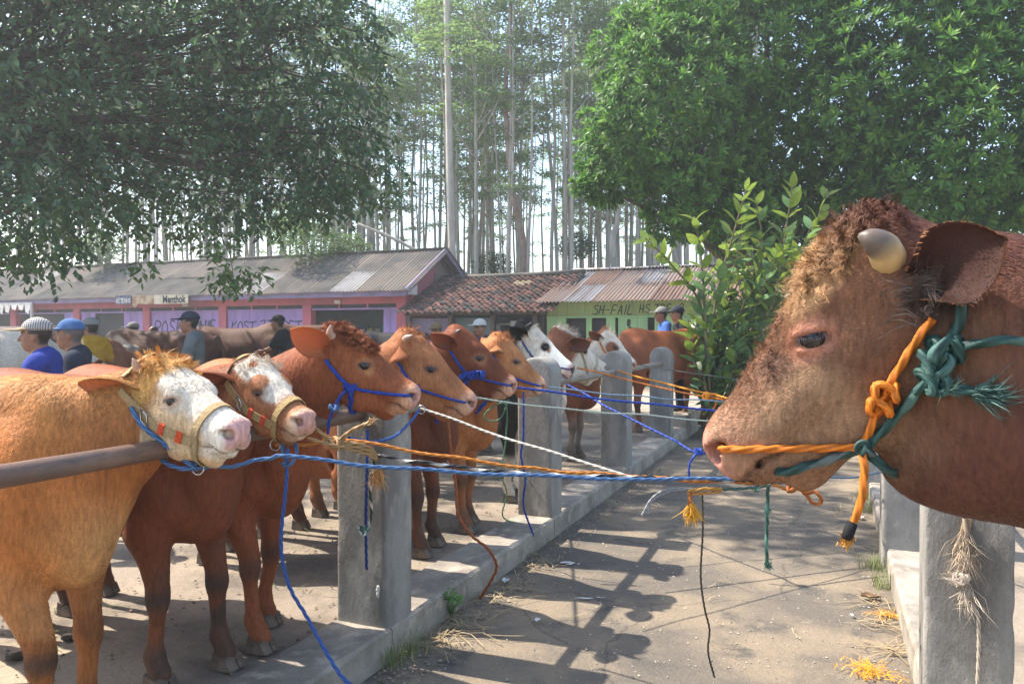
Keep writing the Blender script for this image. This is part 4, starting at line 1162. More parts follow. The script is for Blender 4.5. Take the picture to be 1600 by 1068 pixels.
def head_shape(sh, H, s, P):
    """primitives of a head; H maps head coordinates (a: poll to muzzle, y: left, z: -depth) to body coordinates"""
    Rm = H[:3, :3]
    def w(a, y, z): return (H @ np.array([a * s, y * s, z * s, 1.0]))[:3]
    jaw = P.get('jaw', 1.0); fat = P.get('fat', 1.0)
    def E(c, r, k=0.03, op='u', rot=0.0, yaw=0.0):
        q = Rm
        if rot: q = Rm @ np.array(Matrix.Rotation(rot, 3, 'Y'))
        if yaw: q = q @ np.array(Matrix.Rotation(yaw, 3, 'Z'))
        sh.ell(w(*c), np.array(r) * s, q, k * s, op)
    def Cn(a, b, ra, rb, k=0.03, op='u'):
        sh.cone(w(*a), w(*b), ra * s, rb * s, k * s, op=op)
    E((0.09, 0, -0.095), (0.12, 0.098, 0.095), 0.05)                       # cranium
    E((0.15, 0, -0.062), (0.15, 0.092, 0.072), 0.05)                       # forehead
    E((0.005, 0, -0.045), (0.06, 0.075, 0.045), 0.05)                      # poll
    Cn((0.22, 0, -0.078), (0.44, 0, -0.072), 0.080, 0.062, 0.04)           # nose bridge
    for y in (-1, 1):
        Cn((0.20, 0.034 * y, -0.14), (0.43, 0.024 * y, -0.105), 0.074, 0.060, 0.04)
        E((0.230, 0.050 * y, -0.195 * jaw), (0.125, 0.046 * fat, 0.095), 0.05, rot=R(30))          # cheek muscle
        Cn((0.32, 0.034 * y, -0.232 * jaw), (0.462, 0.014 * y, -0.148), 0.050, 0.038, 0.035)       # lower jaw
        E((0.200, 0.080 * y, -0.036), (0.062, 0.030, 0.030), 0.03, rot=R(8))      # brow
        E((0.290, 0.064 * y, -0.100), (0.090, 0.024, 0.026), 0.03, rot=R(10))     # cheek bone
        E((0.492, 0.038 * y, -0.102), (0.052, 0.038, 0.046), 0.022)               # upper lip
        E((0.492, 0.042 * y, -0.050), (0.036, 0.030, 0.030), 0.02)                # nostril wing
        E((0.03, 0.074 * y, -0.055), (0.045, 0.034, 0.035), 0.03)                 # horn base
        E((0.045, 0.074 * y, -0.120), (0.042, 0.028, 0.038), 0.03)                # ear base
    E((0.484, 0, -0.074), (0.062, 0.066, 0.064), 0.03)                     # muzzle
    E((0.486, 0, -0.150), (0.046, 0.044, 0.028), 0.014)                    # chin
    E((0.36, 0, -0.165), (0.14, 0.05, 0.07), 0.04, rot=R(28))
    for y in (-1, 1):
        E((0.517, 0.045 * y, -0.058), (0.030, 0.018, 0.021), 0.008, 's', rot=R(-25), yaw=0.5 * y)     # nostril
        E((0.508, 0.068 * y, -0.052), (0.021, 0.020, 0.011), 0.008, 's', rot=R(-38))                  # nostril slit
        Cn((0.535, 0.0, -0.128), (0.480, 0.062 * y, -0.132), 0.008, 0.008, 0.008, 's')              # mouth line
        Cn((0.480, 0.062 * y, -0.132), (0.415, 0.070 * y, -0.168), 0.008, 0.004, 0.008, 's')
        E((0.232, 0.114 * y, -0.066), (0.036, 0.024, 0.022), 0.010, 's', rot=R(-40))                  # eye socket
        E((0.231, 0.084 * y, -0.066), (0.028, 0.022, 0.024), 0.008)                                   # eye ball bed
        E((0.2190, 0.096 * y, -0.0520), (0.036, 0.019, 0.0118), 0.008, rot=R(-36))                    # upper lid
        E((0.2435, 0.093 * y, -0.0790), (0.034, 0.016, 0.0085), 0.008, rot=R(-44))                    # lower lid
    return w

def body_shape(sh, S, P):
    bulk = P.get('bulk', 1.0); dx = P.get('legs', (0.0, 0.0, 0.0, 0.0))
    def E(c, r, k=0.08, op='u', M=None): sh.ell(np.array(c) * S, np.array(r) * S, M, k * S, op)
    def Cn(a, b, ra, rb, k=0.05, sq=None): sh.cone(np.array(a) * S, np.array(b) * S, ra * S, rb * S, k * S, sq)
    b = bulk
    Y = np.array([0, 1.0, 0])
    E((-0.42, 0, 0.875), (0.66, 0.275 * b, 0.325), 0.10)
    E((-0.05, 0, 0.91), (0.32, 0.215 * b, 0.31), 0.10)
    Cn((0.0, 0, 1.13), (-1.0, 0, 1.15), 0.105, 0.115, 0.12)
    E((-0.02, 0, 1.19), (0.22, 0.085, 0.085), 0.10)
    E((-1.02, 0, 1.02), (0.33, 0.265 * b, 0.245), 0.10)
    for y in (-1, 1):
        E((-0.92, 0.20 * y * b, 1.13), (0.09, 0.06, 0.06), 0.08)          # hip bone
        E((-1.28, 0.10 * y, 1.07), (0.07, 0.05, 0.06), 0.08)
        E((0.06, 0.170 * y * b, 0.88), (0.16, 0.080, 0.25), 0.07)         # shoulder
        E((0.02, 0.185 * y * b, 0.70), (0.10, 0.066, 0.13), 0.06)
        E((-1.05, 0.19 * y * b, 0.86), (0.22, 0.12, 0.26), 0.08)          # thigh
    E((0.20, 0, 0.76), (0.15, 0.125 * b, 0.17), 0.08)                     # brisket
    Cn((0.22, 0, 0.66), (0.05, 0, 0.62), 0.060, 0.055, 0.06)
    feet = []
    for i, y in enumerate((1, -1)):                                       # forelegs: left, right
        d = dx[i]
        k0 = (0.05 + d * 0.15, 0.175 * y * b, 0.64); k1 = (0.075 + d * 0.55, 0.160 * y * b, 0.365)
        k2 = (0.045 + d * 0.9, 0.160 * y * b, 0.135); k3 = (0.075 + d, 0.162 * y * b, 0.06)
        Cn((0.06, 0.175 * y * b, 0.82), k0, 0.105, 0.076, 0.05)
        Cn(k0, (k1[0], k1[1], k1[2] + 0.05), 0.076, 0.045, 0.04)
        E((k0[0] + 0.02, k0[1] + 0.02 * y, k0[2] + 0.01), (0.06, 0.045, 0.11), 0.04)
        E(((0.05 + k0[0]) / 2 - 0.06, 0.20 * y * b, 0.72), (0.04, 0.05, 0.07), 0.05, 's')
        E(k1, (0.052, 0.049, 0.062), 0.025)
        Cn((k1[0], k1[1], k1[2] - 0.05), k2, 0.036, 0.031, 0.02)
        E(k2, (0.043, 0.041, 0.040), 0.02)
        Cn(k2, k3, 0.034, 0.046, 0.02)
        feet.append((k3[0] * S, k3[1] * S))
    for i, y in enumerate((1, -1)):
        d = dx[2 + i]
        st = (-0.90 + d * 0.3, 0.22 * y * b, 0.70); hk = (-1.20 + d * 0.7, 0.17 * y * b, 0.47)
        k2 = (-1.15 + d, 0.17 * y * b, 0.14); k3 = (-1.115 + d, 0.172 * y * b, 0.06)
        Cn((-1.05, 0.18 * y * b, 0.92), st, 0.19, 0.135, 0.08)
        Cn(st, (hk[0] + 0.02, hk[1], hk[2] + 0.04), 0.125, 0.058, 0.05)
        E(hk, (0.060, 0.045, 0.062), 0.03)
        Cn(hk, k2, 0.050, 0.040, 0.03)
        E(k2, (0.050, 0.047, 0.045), 0.03)
        Cn(k2, k3, 0.040, 0.050, 0.02)
        feet.append((k3[0] * S, k3[1] * S))
    for y in (-1, 1):
        E((-0.15, 0.315 * y * b, 0.86), (0.05, 0.055, 0.26), 0.10, 's')       # groove behind the shoulder
        E((-0.76, 0.30 * y * b, 0.98), (0.13, 0.07, 0.10), 0.10, 's')         # flank hollow
        E((0.24, 0.20 * y * b, 0.92), (0.05, 0.065, 0.17), 0.06, 's')          # before the shoulder
        E((0.15, 0.185 * y * b, 0.76), (0.06, 0.05, 0.06), 0.045)              # point of the shoulder
    Cn((-1.33, 0, 1.16), (-1.41, 0, 0.98), 0.040, 0.030, 0.05)
    Cn((-1.41, 0, 0.98), (-1.40, 0, 0.50), 0.030, 0.020, 0.03)
    E((-1.40, 0, 0.40), (0.045, 0.045, 0.14), 0.03)
    return feet

def fur_mesh(V, F, C, NV, mask, n, Lf, wd, flow, lift, seed, jit=0.14, streak=0.35):
    """short hairs: one slim triangle each, lying along flow; returns V, F, C"""
    rng = np.random.RandomState(seed)
    P0, P1, P2, P3 = V[F[:, 0]], V[F[:, 1]], V[F[:, 2]], V[F[:, 3]]
    area = 0.5 * np.linalg.norm(np.cross(P2 - P0, P3 - P1), axis=1)
    wgt = area * mask[F].mean(1)
    if wgt.sum() <= 0: return None
    fi = rng.choice(len(F), n, p=wgt / wgt.sum())
    u, v = rng.rand(n, 1), rng.rand(n, 1)
    q = F[fi]
    p = (P0[fi] * (1 - u) + P1[fi] * u) * (1 - v) + (P3[fi] * (1 - u) + P2[fi] * u) * v
    nn = NV[q].mean(1); nn /= np.linalg.norm(nn, axis=1)[:, None] + 1e-9
    fl = flow(p, nn) + rng.normal(0, jit, (n, 3))
    fl -= nn * (fl * nn).sum(1)[:, None]
    fl /= np.linalg.norm(fl, axis=1)[:, None] + 1e-9
    L = (Lf(p) if callable(Lf) else np.full(n, Lf)) * rng.uniform(0.6, 1.3, n)
    la = lift(p) if callable(lift) else np.full(n, lift)
    la = la * rng.uniform(0.5, 1.5, n)
    sd = np.cross(nn, fl)
    stk = 0.6 * vnoise(p * np.array((1, 1, 0.30)), 75, seed) + 0.4 * vnoise(p * np.array((1, 1, 0.45)), 28, seed + 1)
    c = C[q[:, 0]] * rng.uniform(0.72, 1.3, (n, 1)) * (1 + streak * stk)[:, None]
    tip = p + fl * (L * np.cos(la))[:, None] + nn * (L * np.sin(la))[:, None]
    mid = p + fl * (L * 0.5 * np.cos(la * 1.3))[:, None] + nn * (L * 0.5 * np.sin(la * 1.3))[:, None]
    W = wd * rng.uniform(0.7, 1.3, (n, 1)) * 0.5
    b = p - nn * 0.002
    VV = np.stack([b - sd * W, b + sd * W, mid + sd * W * 0.8, tip, mid - sd * W * 0.8], 1).reshape(-1, 3)
    k = np.arange(n)[:, None] * 5
    FF = [np.concatenate([k, k + 1, k + 2, k + 4], 1), np.concatenate([k + 4, k + 2, k + 3], 1)]
    return VV, FF, np.repeat(c, 5, 0)

def curl_mesh(roots, normals, flows, cols, L, wd, curl, turns, seed, nseg=8, clump=14):
    """longer wavy or curly locks as ribbons, many hairs sharing the wave of one lock"""
    rng = np.random.RandomState(seed)
    n = len(roots)
    g = rng.choice(n, max(1, n // clump), replace=False)
    near = np.array([np.argmin(((roots[g] - r) ** 2).sum(1)) for r in roots])
    gi = g[near]
    pull = roots[gi] - roots
    t = np.linspace(0, 1, nseg)[None, :, None]
    gv = lambda lo, hi: rng.uniform(lo, hi, len(g))[near]
    Ls = (L * gv(0.7, 1.3) * rng.uniform(0.8, 1.15, n))[:, None, None]
    gd = rng.normal(0, 0.45, (len(g), 3))[near]
    fl = flows + gd + rng.normal(0, 0.10, (n, 3)); fl /= np.linalg.norm(fl, axis=1)[:, None]
    nn = normals
    sd = np.cross(nn, fl); sd /= np.linalg.norm(sd, axis=1)[:, None] + 1e-9
    ph = (gv(0, 6.28) + rng.normal(0, 0.25, n))[:, None, None]; tw = (turns * gv(0.7, 1.3))[:, None, None]
    rad = (curl * gv(0.6, 1.4) * rng.uniform(0.85, 1.15, n))[:, None, None]
    ang = ph + 6.283 * tw * t
    P = roots[:, None] + (fl[:, None] * t + nn[:, None] * (0.60 * t - 0.42 * t * t)) * Ls + pull[:, None] * t * 0.75 \
        + (sd[:, None] * (np.cos(ang) - np.cos(ph)) + nn[:, None] * (np.sin(ang) - np.sin(ph)) * 0.7) * rad * np.minimum(1, t * 2.5)
    W = wd * 0.5 * (1 - 0.75 * t) * rng.uniform(0.6, 1.3, n)[:, None, None]
    sdd = sd[:, None] * np.ones_like(t)
    A, B = P - sdd * W, P + sdd * W
    VV = np.stack([A, B], 2).reshape(-1, 3)
    k = (np.arange(n)[:, None] * nseg + np.arange(nseg - 1)[None]).reshape(-1, 1) * 2
    FF = np.concatenate([k, k + 1, k + 3, k + 2], 1)
    c = cols * rng.uniform(0.8, 1.2, (n, 1)) * gv(0.8, 1.2)[:, None]
    return VV, FF, np.repeat(c, nseg * 2, 0)

COWS = {}
def make_cow(key, name, label, loc, yaw, S, poll, muz, coat, P=None, res=0.022, hres=None, fur=0, group=None, roll=0.0):
    """poll, muz in world coordinates; coat(Pl, Hl, dat) -> colours"""
    P = P or {}
    cyw, syw = math.cos(yaw), math.sin(yaw)
    loc = np.array(loc, float)
    def loc2(p):
        q = np.array(p, float) - loc
        return np.array([cyw * q[0] + syw * q[1], -syw * q[0] + cyw * q[1], q[2]])
    pl, mz = loc2(poll), loc2(muz)
    s = np.linalg.norm(mz - pl) / 0.525 * P.get('hs', 1.0)
    up = np.array([0, math.sin(roll), math.cos(roll)])
    hx = nrm(mz - pl)
    hz = nrm(up - hx * (up @ hx))
    # muzzle sits slightly below the poll line
    al = math.atan2(0.02, 0.52)
    hx, hz = hx * math.cos(al) + hz * math.sin(al), hz * math.cos(al) - hx * math.sin(al)
    hy = np.cross(hz, hx)
    H = np.eye(4); H[:3, 0], H[:3, 1], H[:3, 2], H[:3, 3] = hx, hy, hz, pl
    sh = Shape()
    feet = body_shape(sh, S, P)
    hw = lambda a, y, z: (H @ np.array([a * s, y * s, z * s, 1.0]))[:3]
    nf = P.get('neck', 1.0)
    Yv = np.array([0, 1.0, 0])
    sh.cone(np.array((-0.08, 0, 1.10)) * S, hw(0.045, 0, -0.085), 0.135 * S * nf, 0.072 * s, 0.10 * S)
    sh.cone(np.array((0.02, 0, 0.96)) * S, hw(0.07, 0, -0.14), 0.20 * S * nf, 0.090 * s * nf, 0.10 * S)
    sh.cone(np.array((0.14, 0, 0.82)) * S, hw(0.15, 0, -0.19), 0.165 * S * nf, 0.072 * s * nf, 0.10 * S)
    dl = P.get('dewlap', 0.0)
    if dl:
        a, b = np.array((0.26, 0, 0.66)) * S, hw(0.25, 0, -0.24)
        m = (a + b) / 2 + np.array((0.06, 0, -0.11)) * dl
        sh.cone(a, m, 0.085 * S, 0.055 * S, 0.08 * S)
        sh.cone(m, b, 0.055 * S, 0.03 * s, 0.06 * S)
    for c, r, k in P.get('extra', []):
        sh.ell(c, r, None, k)
    head_shape(sh, H, s, P)
    pts = np.array([hw(a, y, z) for a in (-0.06, 0.56) for y in (-0.14, 0.14) for z in (-0.31, 0.03)])
    fine = (pts.min(0), pts.max(0)) if hres else None
    def wr0(x, y, z):
        side = np.exp(-((z - 0.86 * S) / (0.16 * S)) ** 2) * np.exp(-((x + 0.40 * S) / (0.28 * S)) ** 2)
        nk = np.exp(-((x - 0.25 * S) / (0.16 * S)) ** 2) * np.exp(-((z - 1.0 * S) / (0.22 * S)) ** 2)
        return -0.004 * side * np.sin(48 * x / S + 6 * z) + 0.006 * nk * np.sin(34 * x + 10 * z + 2 * np.sin(7 * z)) + 0.004 * np.sin(11 * x + 3) * np.sin(13 * z + 1) * np.sin(9 * y + 2)
    wr = P.get('wrinkle', wr0)
    V, F = sh.mesh(res, fine, hres, extra=wr)
    Hi = np.linalg.inv(H)
    Hl = (V @ Hi[:3, :3].T + Hi[:3, 3]) / s
    C = coat(V, Hl, P)
    # nose pad and lids; nostril and mouth-crease shade painted into the colour
    a, y, z = Hl[:, 0], np.abs(Hl[:, 1]), Hl[:, 2]
    nose = smooth01(a + 0.25 * z, 0.478, 0.496) * smooth01(z, -0.122, -0.100) * (1 - smooth01(y, 0.055, 0.075))
    npk = np.array(P.get('nose', (0.50, 0.27, 0.23)))
    C = C * (1 - nose[:, None]) + npk * nose[:, None]
    nost = np.exp(-(((a - 0.512) / 0.022) ** 2 + ((y - 0.045) / 0.014) ** 2 + ((z + 0.064) / 0.015) ** 2))
    C = C * (1 - 0.75 * nost[:, None])
    nost2 = np.exp(-(((a - 0.508) / 0.019) ** 2 + ((z + 0.052) / 0.011) ** 2) ** 2) * (y > 0.045)
    C = mixc(C, (0.05, 0.022, 0.018), nost2 * 0.85)
    zl = -0.130 - 0.55 * np.maximum(0, 0.48 - a)
    C = mixc(C, (0.07, 0.032, 0.024), np.exp(-((z - zl) / 0.0055) ** 2) * smooth01(a, 0.41, 0.44) * (y < 0.10) * 0.75)
    e1 = (a - 0.232) * 0.766 + (z + 0.066) * 0.643; e2 = -(a - 0.232) * 0.643 + (z + 0.066) * 0.766
    lid = np.exp(-((e1 / 0.044) ** 2 + (e2 / 0.027) ** 2) ** 2) * (y > 0.07)
    lc = np.array(P.get('lid', (0.20, 0.10, 0.065)))
    C = C * (1 - 0.8 * lid[:, None]) + lc * 0.8 * lid[:, None]
    rim = np.exp(-((e1 / 0.031) ** 2 + (e2 / 0.0125) ** 2) ** 2) * (y > 0.07)
    C = C * (1 - 0.85 * rim[:, None]) + np.array((0.03, 0.02, 0.016)) * 0.85 * rim[:, None]
    mi = np.zeros(len(F), np.int32)
    Va, Fa, Ca, off = [V], [F], [C], len(V)
    ears = P.get('ears', {})
    for sd in (1, -1):
        e = ears.get(sd, {})
        b = e.get('base', (0.055, 0.098 * sd, -0.105)); tp = e.get('tip', (-0.02, 0.30 * sd, -0.11)); fc = e.get('face', (0.8, 0.1 * sd, -0.5))
        EV, EF, U, IN = ear_geo(hw(*b), hw(*tp), H[:3, :3] @ np.array(fc, float), e.get('w', 0.125) * s, e.get('cup', 0.35))
        oc = np.array(P.get('ear_out', P.get('base', (0.3, 0.12, 0.05)))); ic = np.array(P.get('ear_in', (0.26, 0.12, 0.085)))
        EC = np.where(IN[:, None] > 0, ic * (0.75 + 0.35 * U[:, None]), oc)
        Va.append(EV); Fa.append(EF + off); Ca.append(EC); mi = np.concatenate([mi, np.ones(len(EF), np.int32)]); off += len(EV)
    V2, F2, C2 = np.concatenate(Va), np.concatenate(Fa), np.concatenate(Ca)
    me = fast_mesh(name, V2, F2, C2, True, mi)
    me.materials.append(M_coat); me.materials.append(M_ear)
    o = link(name, me, None, None, loc, (0, 0, yaw))
    tag(o, label, 'cow', group)
    for (fx, fy), dz in zip(feet, (0, 0, 0, 0)):
        h = link('hoof', HOOF, None, o, (fx - 0.005, fy, 0.0))
        h.scale = (S * 1.05, S * 1.1, S)
    if P.get('eyes', True):
        for sd in (1, -1):
            m = MB()
            c = hw(0.2315, 0.0900 * sd, -0.0660)
            rr = 0.0245 * s
            rows = [c + rr * np.array((math.cos(u) * math.cos(v), math.sin(u) * math.cos(v), math.sin(v))) for v in np.linspace(-1.5, 1.5, 9) for u in np.linspace(0, 6.2832, 13)[:-1]]
            fs = [(i * 12 + j, i * 12 + (j + 1) % 12, (i + 1) * 12 + (j + 1) % 12, (i + 1) * 12 + j) for i in range(8) for j in range(12)]
            m.add(rows, fs).build('eye', M_eye, o, smooth=True)
            if hres and hres < 0.0125:
                lm = MB(); rl = np.random.RandomState(3)
                for q in np.linspace(-0.026, 0.024, 26):
                    ca, cz = 0.2255 + 0.766 * q, -0.0575 + 0.643 * q
                    b0, t0 = hw(ca, 0.109 * sd, cz), hw(ca + 0.010 + rl.normal(0, 0.003), (0.124 + rl.normal(0, 0.002)) * sd, cz - 0.011 + rl.normal(0, 0.003))
                    sv = (hw(ca + 0.001, 0.109 * sd, cz + 0.0008) - b0) * 0.8
                    lm.add([b0 - sv, b0 + sv, t0], [(0, 1, 2)])
                lm.build('eyelashes', M_eye, o)['kind'] = 'stuff'
    for hn in P.get('horns', []):
        path = catmull([hw(*q) for q in hn['p']], 5)
        k = len(path)
        rr = np.array([hn['r'] * s * (1 - (i / (k - 1)) ** hn.get('pw', 1.6) * 0.86) for i in range(k)])
        m = MB(); m.tube(path, list(rr), 12)
        base, tipc = np.array(hn.get('c0', (0.48, 0.36, 0.22))), np.array(hn.get('c1', (0.10, 0.075, 0.06)))
        for i in range(k):
            u = smooth01(np.array(i / (k - 1)), hn.get('cs', 0.35), hn.get('cs', 0.35) + 0.25)
            m.c += [tuple(base * (1 - u) + tipc * u)] * 12
        m.build('horn', M_horn, o, smooth=True)
    if fur:
        NV = vnormals(V, F); NV2 = vnormals(V2, F2)
        Hl2 = (V2 @ Hi[:3, :3].T + Hi[:3, 3]) / s
        a2, y2, z2 = Hl2[:, 0], np.abs(Hl2[:, 1]), Hl2[:, 2]
        hd = smooth01(a2, -0.15, 0.08) * (1 - smooth01(y2, 0.16, 0.24)) * smooth01(z2, -0.42, -0.28)
        mask = (1 + (P.get('fur_head', 1.6) - 1) * hd) * (V2[:, 2] > 0.12 * S)
        nose2 = smooth01(a2, 0.488, 0.505) * smooth01(z2, -0.130, -0.105) * (y2 < 0.10)
        lid2 = np.exp(-(((a2 - 0.233) / 0.036) ** 2 + ((z2 + 0.067) / 0.022) ** 2) ** 2) * (y2 > 0.07)
        mask = mask * (1 - nose2) * (1 - lid2)
        mask[len(V):] *= P.get('fur_ear', 0.5)
        if 'fur_mask' in P: mask = mask * P['fur_mask'](V2, Hl2)
        def flow(p, n):
            hl = (p @ Hi[:3, :3].T + Hi[:3, 3]) / s
            w = (smooth01(hl[:, 0], -0.1, 0.05) * (hl[:, 0] < 0.6) * (np.abs(hl[:, 1]) < 0.2) * (hl[:, 2] > -0.34))[:, None]
            fb = np.array([-0.7, 0, -0.75])
            fh = -hx * 0.7 + np.sign(hl[:, 1:2]) * hy * 0.4 - hz * 0.45
            return fb * (1 - w) + fh * w + 0.25 * np.stack([vnoise(p, 9, 1), vnoise(p, 9, 2), vnoise(p, 9, 3)], 1)
        L0 = P.get('fur_len', 0.022)
        def Lf(p):
            hl = (p @ Hi[:3, :3].T + Hi[:3, 3]) / s
            w = smooth01(hl[:, 0], 0.0, 0.1) * (hl[:, 0] < 0.6) * (np.abs(hl[:, 1]) < 0.2)
            return L0 * (1 - 0.60 * w) * np.where(np.abs(hl[:, 1]) > 0.13, np.where(hl[:, 0] > -0.2, 0.4, 1.0), 1.0)
        r = fur_mesh(V2, F2, C2, NV2, mask, fur, Lf, P.get('fur_w', 0.0022), flow, P.get('lift', 0.13), 5, streak=P.get('streak', 0.35))
        fm = fast_mesh('fur', r[0], r[1], r[2], True)
        fo = link('fur', fm, M_coat, o); fo['kind'] = 'stuff'
        # poll tuft / curls
        for ck in P.get('curls', []):
            m = ck['mask'](V, Hl)
            rng = np.random.RandomState(ck.get('seed', 3))
            pw = np.maximum(m, 0)
            ids = rng.choice(len(V), ck['n'], p=pw / pw.sum())
            fl = ck['flow'](Hl[ids]) @ H[:3, :3].T
            cc = C[ids] if 'col' not in ck else np.array(ck['col'](Hl[ids]))
            r = curl_mesh(V[ids] + rng.normal(0, res * 0.2, (len(ids), 3)), NV[ids], fl, cc, ck['L'], ck['w'], ck['curl'], ck['turns'], 7)
            cm = fast_mesh('hair_tuft', r[0], r[1], r[2], True)
            co = link('hair_tuft', cm, M_coat, o); co['kind'] = 'stuff'
    rot = np.array([[cyw, -syw, 0], [syw, cyw, 0], [0, 0, 1]])
    def toworld(q): return rot @ np.array(q, float) + loc
    def surf(a, y, z, dirv, r=0.006):
        """walk from head point (a,y,z) along head direction until r above the skin; world point"""
        p = hw(a, y, z); dv = H[:3, :3] @ nrm(dirv)
        for _ in range(60):
            f = float(sh.at(p[None])[0]) - r
            if f < 0.0006: break
            p = p + dv * f * 0.8
        return toworld(p)
    COWS[key] = dict(o=o, hw=lambda *q: toworld(hw(*q)), surf=surf, s=s, toworld=toworld, sh=sh)
    return o
BROWN = np.array((0.27, 0.085, 0.030)); DARK = np.array((0.10, 0.038, 0.020)); WHITE = np.array((0.62, 0.54, 0.44))
TAN = np.array((0.42, 0.20, 0.085)); ORANGE = np.array((0.46, 0.155, 0.036)); PALE = np.array((0.60, 0.42, 0.26))

def mixc(C, col, m):
    return C * (1 - m[:, None]) + np.asarray(col) * m[:, None]

def base_coat(V, Hl, main, leg=None, belly=None, S=1.0, seed=0, dirt=0.5):
    C = np.ones((len(V), 3)) * main
    n = vnoise(V, 6, seed)
    C = C * (1 + 0.16 * n[:, None])
    if leg is not None: C = mixc(C, leg, smooth01(-V[:, 2], -0.62 * S, -0.30 * S) * 0.8)
    if belly is not None: C = mixc(C, belly, smooth01(-V[:, 2], -0.80 * S, -0.55 * S) * (V[:, 2] > 0.45 * S) * 0.6)
    d = smooth01(vnoise(V, 14, seed + 9), 0.15, 0.6) * smooth01(-V[:, 2], -0.6 * S, -0.25 * S) * dirt
    C = mixc(C, (0.05, 0.034, 0.026), d)
    kn = np.exp(-((V[:, 2] - 0.37 * S) / (0.055 * S)) ** 2) * smooth01(vnoise(V, 9, seed + 3), -0.9, -0.1) * (V[:, 0] > -0.2)
    hk = smooth01(-V[:, 2], -0.26 * S, -0.12 * S) * smooth01(vnoise(V, 7, seed + 4), -0.5, 0.3)
    fl = smooth01(vnoise(V * np.array((1, 1, 0.5)), 10, seed + 5), 0.45, 0.8) * smooth01(-V[:, 2], -1.05 * S, -0.7 * S)
    return mixc(C, (0.045, 0.032, 0.026), np.clip(dirt * np.maximum(np.maximum(kn, hk * 0.8), fl * 0.45), 0, 0.9))

def muzzle_pale(C, Hl, col, a0=0.42, a1=0.50):
    return mixc(C, col, smooth01(Hl[:, 0], a0, a1) * (np.abs(Hl[:, 1]) < 0.12) * (Hl[:, 2] > -0.2))

def eye_ring(C, Hl, col, r=0.05, st=0.7):
    d = np.sqrt(((Hl[:, 0] - 0.24) / 1.3) ** 2 + (np.abs(Hl[:, 1]) - 0.095) ** 2 + (Hl[:, 2] + 0.067) ** 2)
    return mixc(C, col, (1 - smooth01(d, r * 0.5, r)) * st)

# --- the big bull on the right
def coat_hero(V, Hl, P):
    C = base_coat(V, Hl, np.array((0.090, 0.036, 0.024)), (0.05, 0.025, 0.018), None, 1.2, 4)
    a, y, z = Hl[:, 0], np.abs(Hl[:, 1]), Hl[:, 2]
    inh = smooth01(a, -0.06, 0.12) * smooth01(z, -0.40, -0.25)
    C = mixc(C, (0.165, 0.078, 0.042), inh * 0.9)
    C = mixc(C, (0.37, 0.23, 0.135), inh * smooth01(a, 0.22, 0.30) * smooth01(-z, 0.02, 0.10) * (1 - smooth01(a, 0.45, 0.50)) * (0.58 + 0.35 * vnoise(Hl, 20, 2)))
    C = mixc(C, (0.56, 0.34, 0.16), smooth01(z, -0.055, -0.02) * smooth01(a, 0.02, 0.07) * (1 - smooth01(a, 0.17, 0.25)) * (0.65 + 0.35 * vnoise(Hl, 35, 8)))
    C = mixc(C, (0.10, 0.052, 0.036), smooth01(a, 0.27, 0.30) * (1 - smooth01(a, 0.32, 0.37)) * smooth01(z, -0.10, -0.05) * (y > 0.045) * 0.8)
    C = mixc(C, (0.030, 0.024, 0.026), np.exp(-(((a - 0.07) / 0.05) ** 2 + ((z + 0.19) / 0.05) ** 2)) * (y > 0.06) * 0.8)
    C = mixc(C, (0.33, 0.18, 0.11), smooth01(a, 0.40, 0.48) * 0.8 * (y < 0.12))
    C = mixc(C, (0.44, 0.20, 0.13), (1 - smooth01(np.sqrt(((a - 0.235) / 1.35) ** 2 + (z + 0.065) ** 2), 0.022, 0.048)) * (y > 0.06) * 0.9)
    return C
def hero_wr(x, y, z):
    w = np.exp(-((x - 0.20) / 0.25) ** 2) * np.exp(-((z - 1.15) / 0.3) ** 2)
    return 0.014 * w * np.sin(26 * x + 6 * z + 2 * np.sin(9 * z)) + 0.004 * w * np.sin(55 * x + 15 * z)

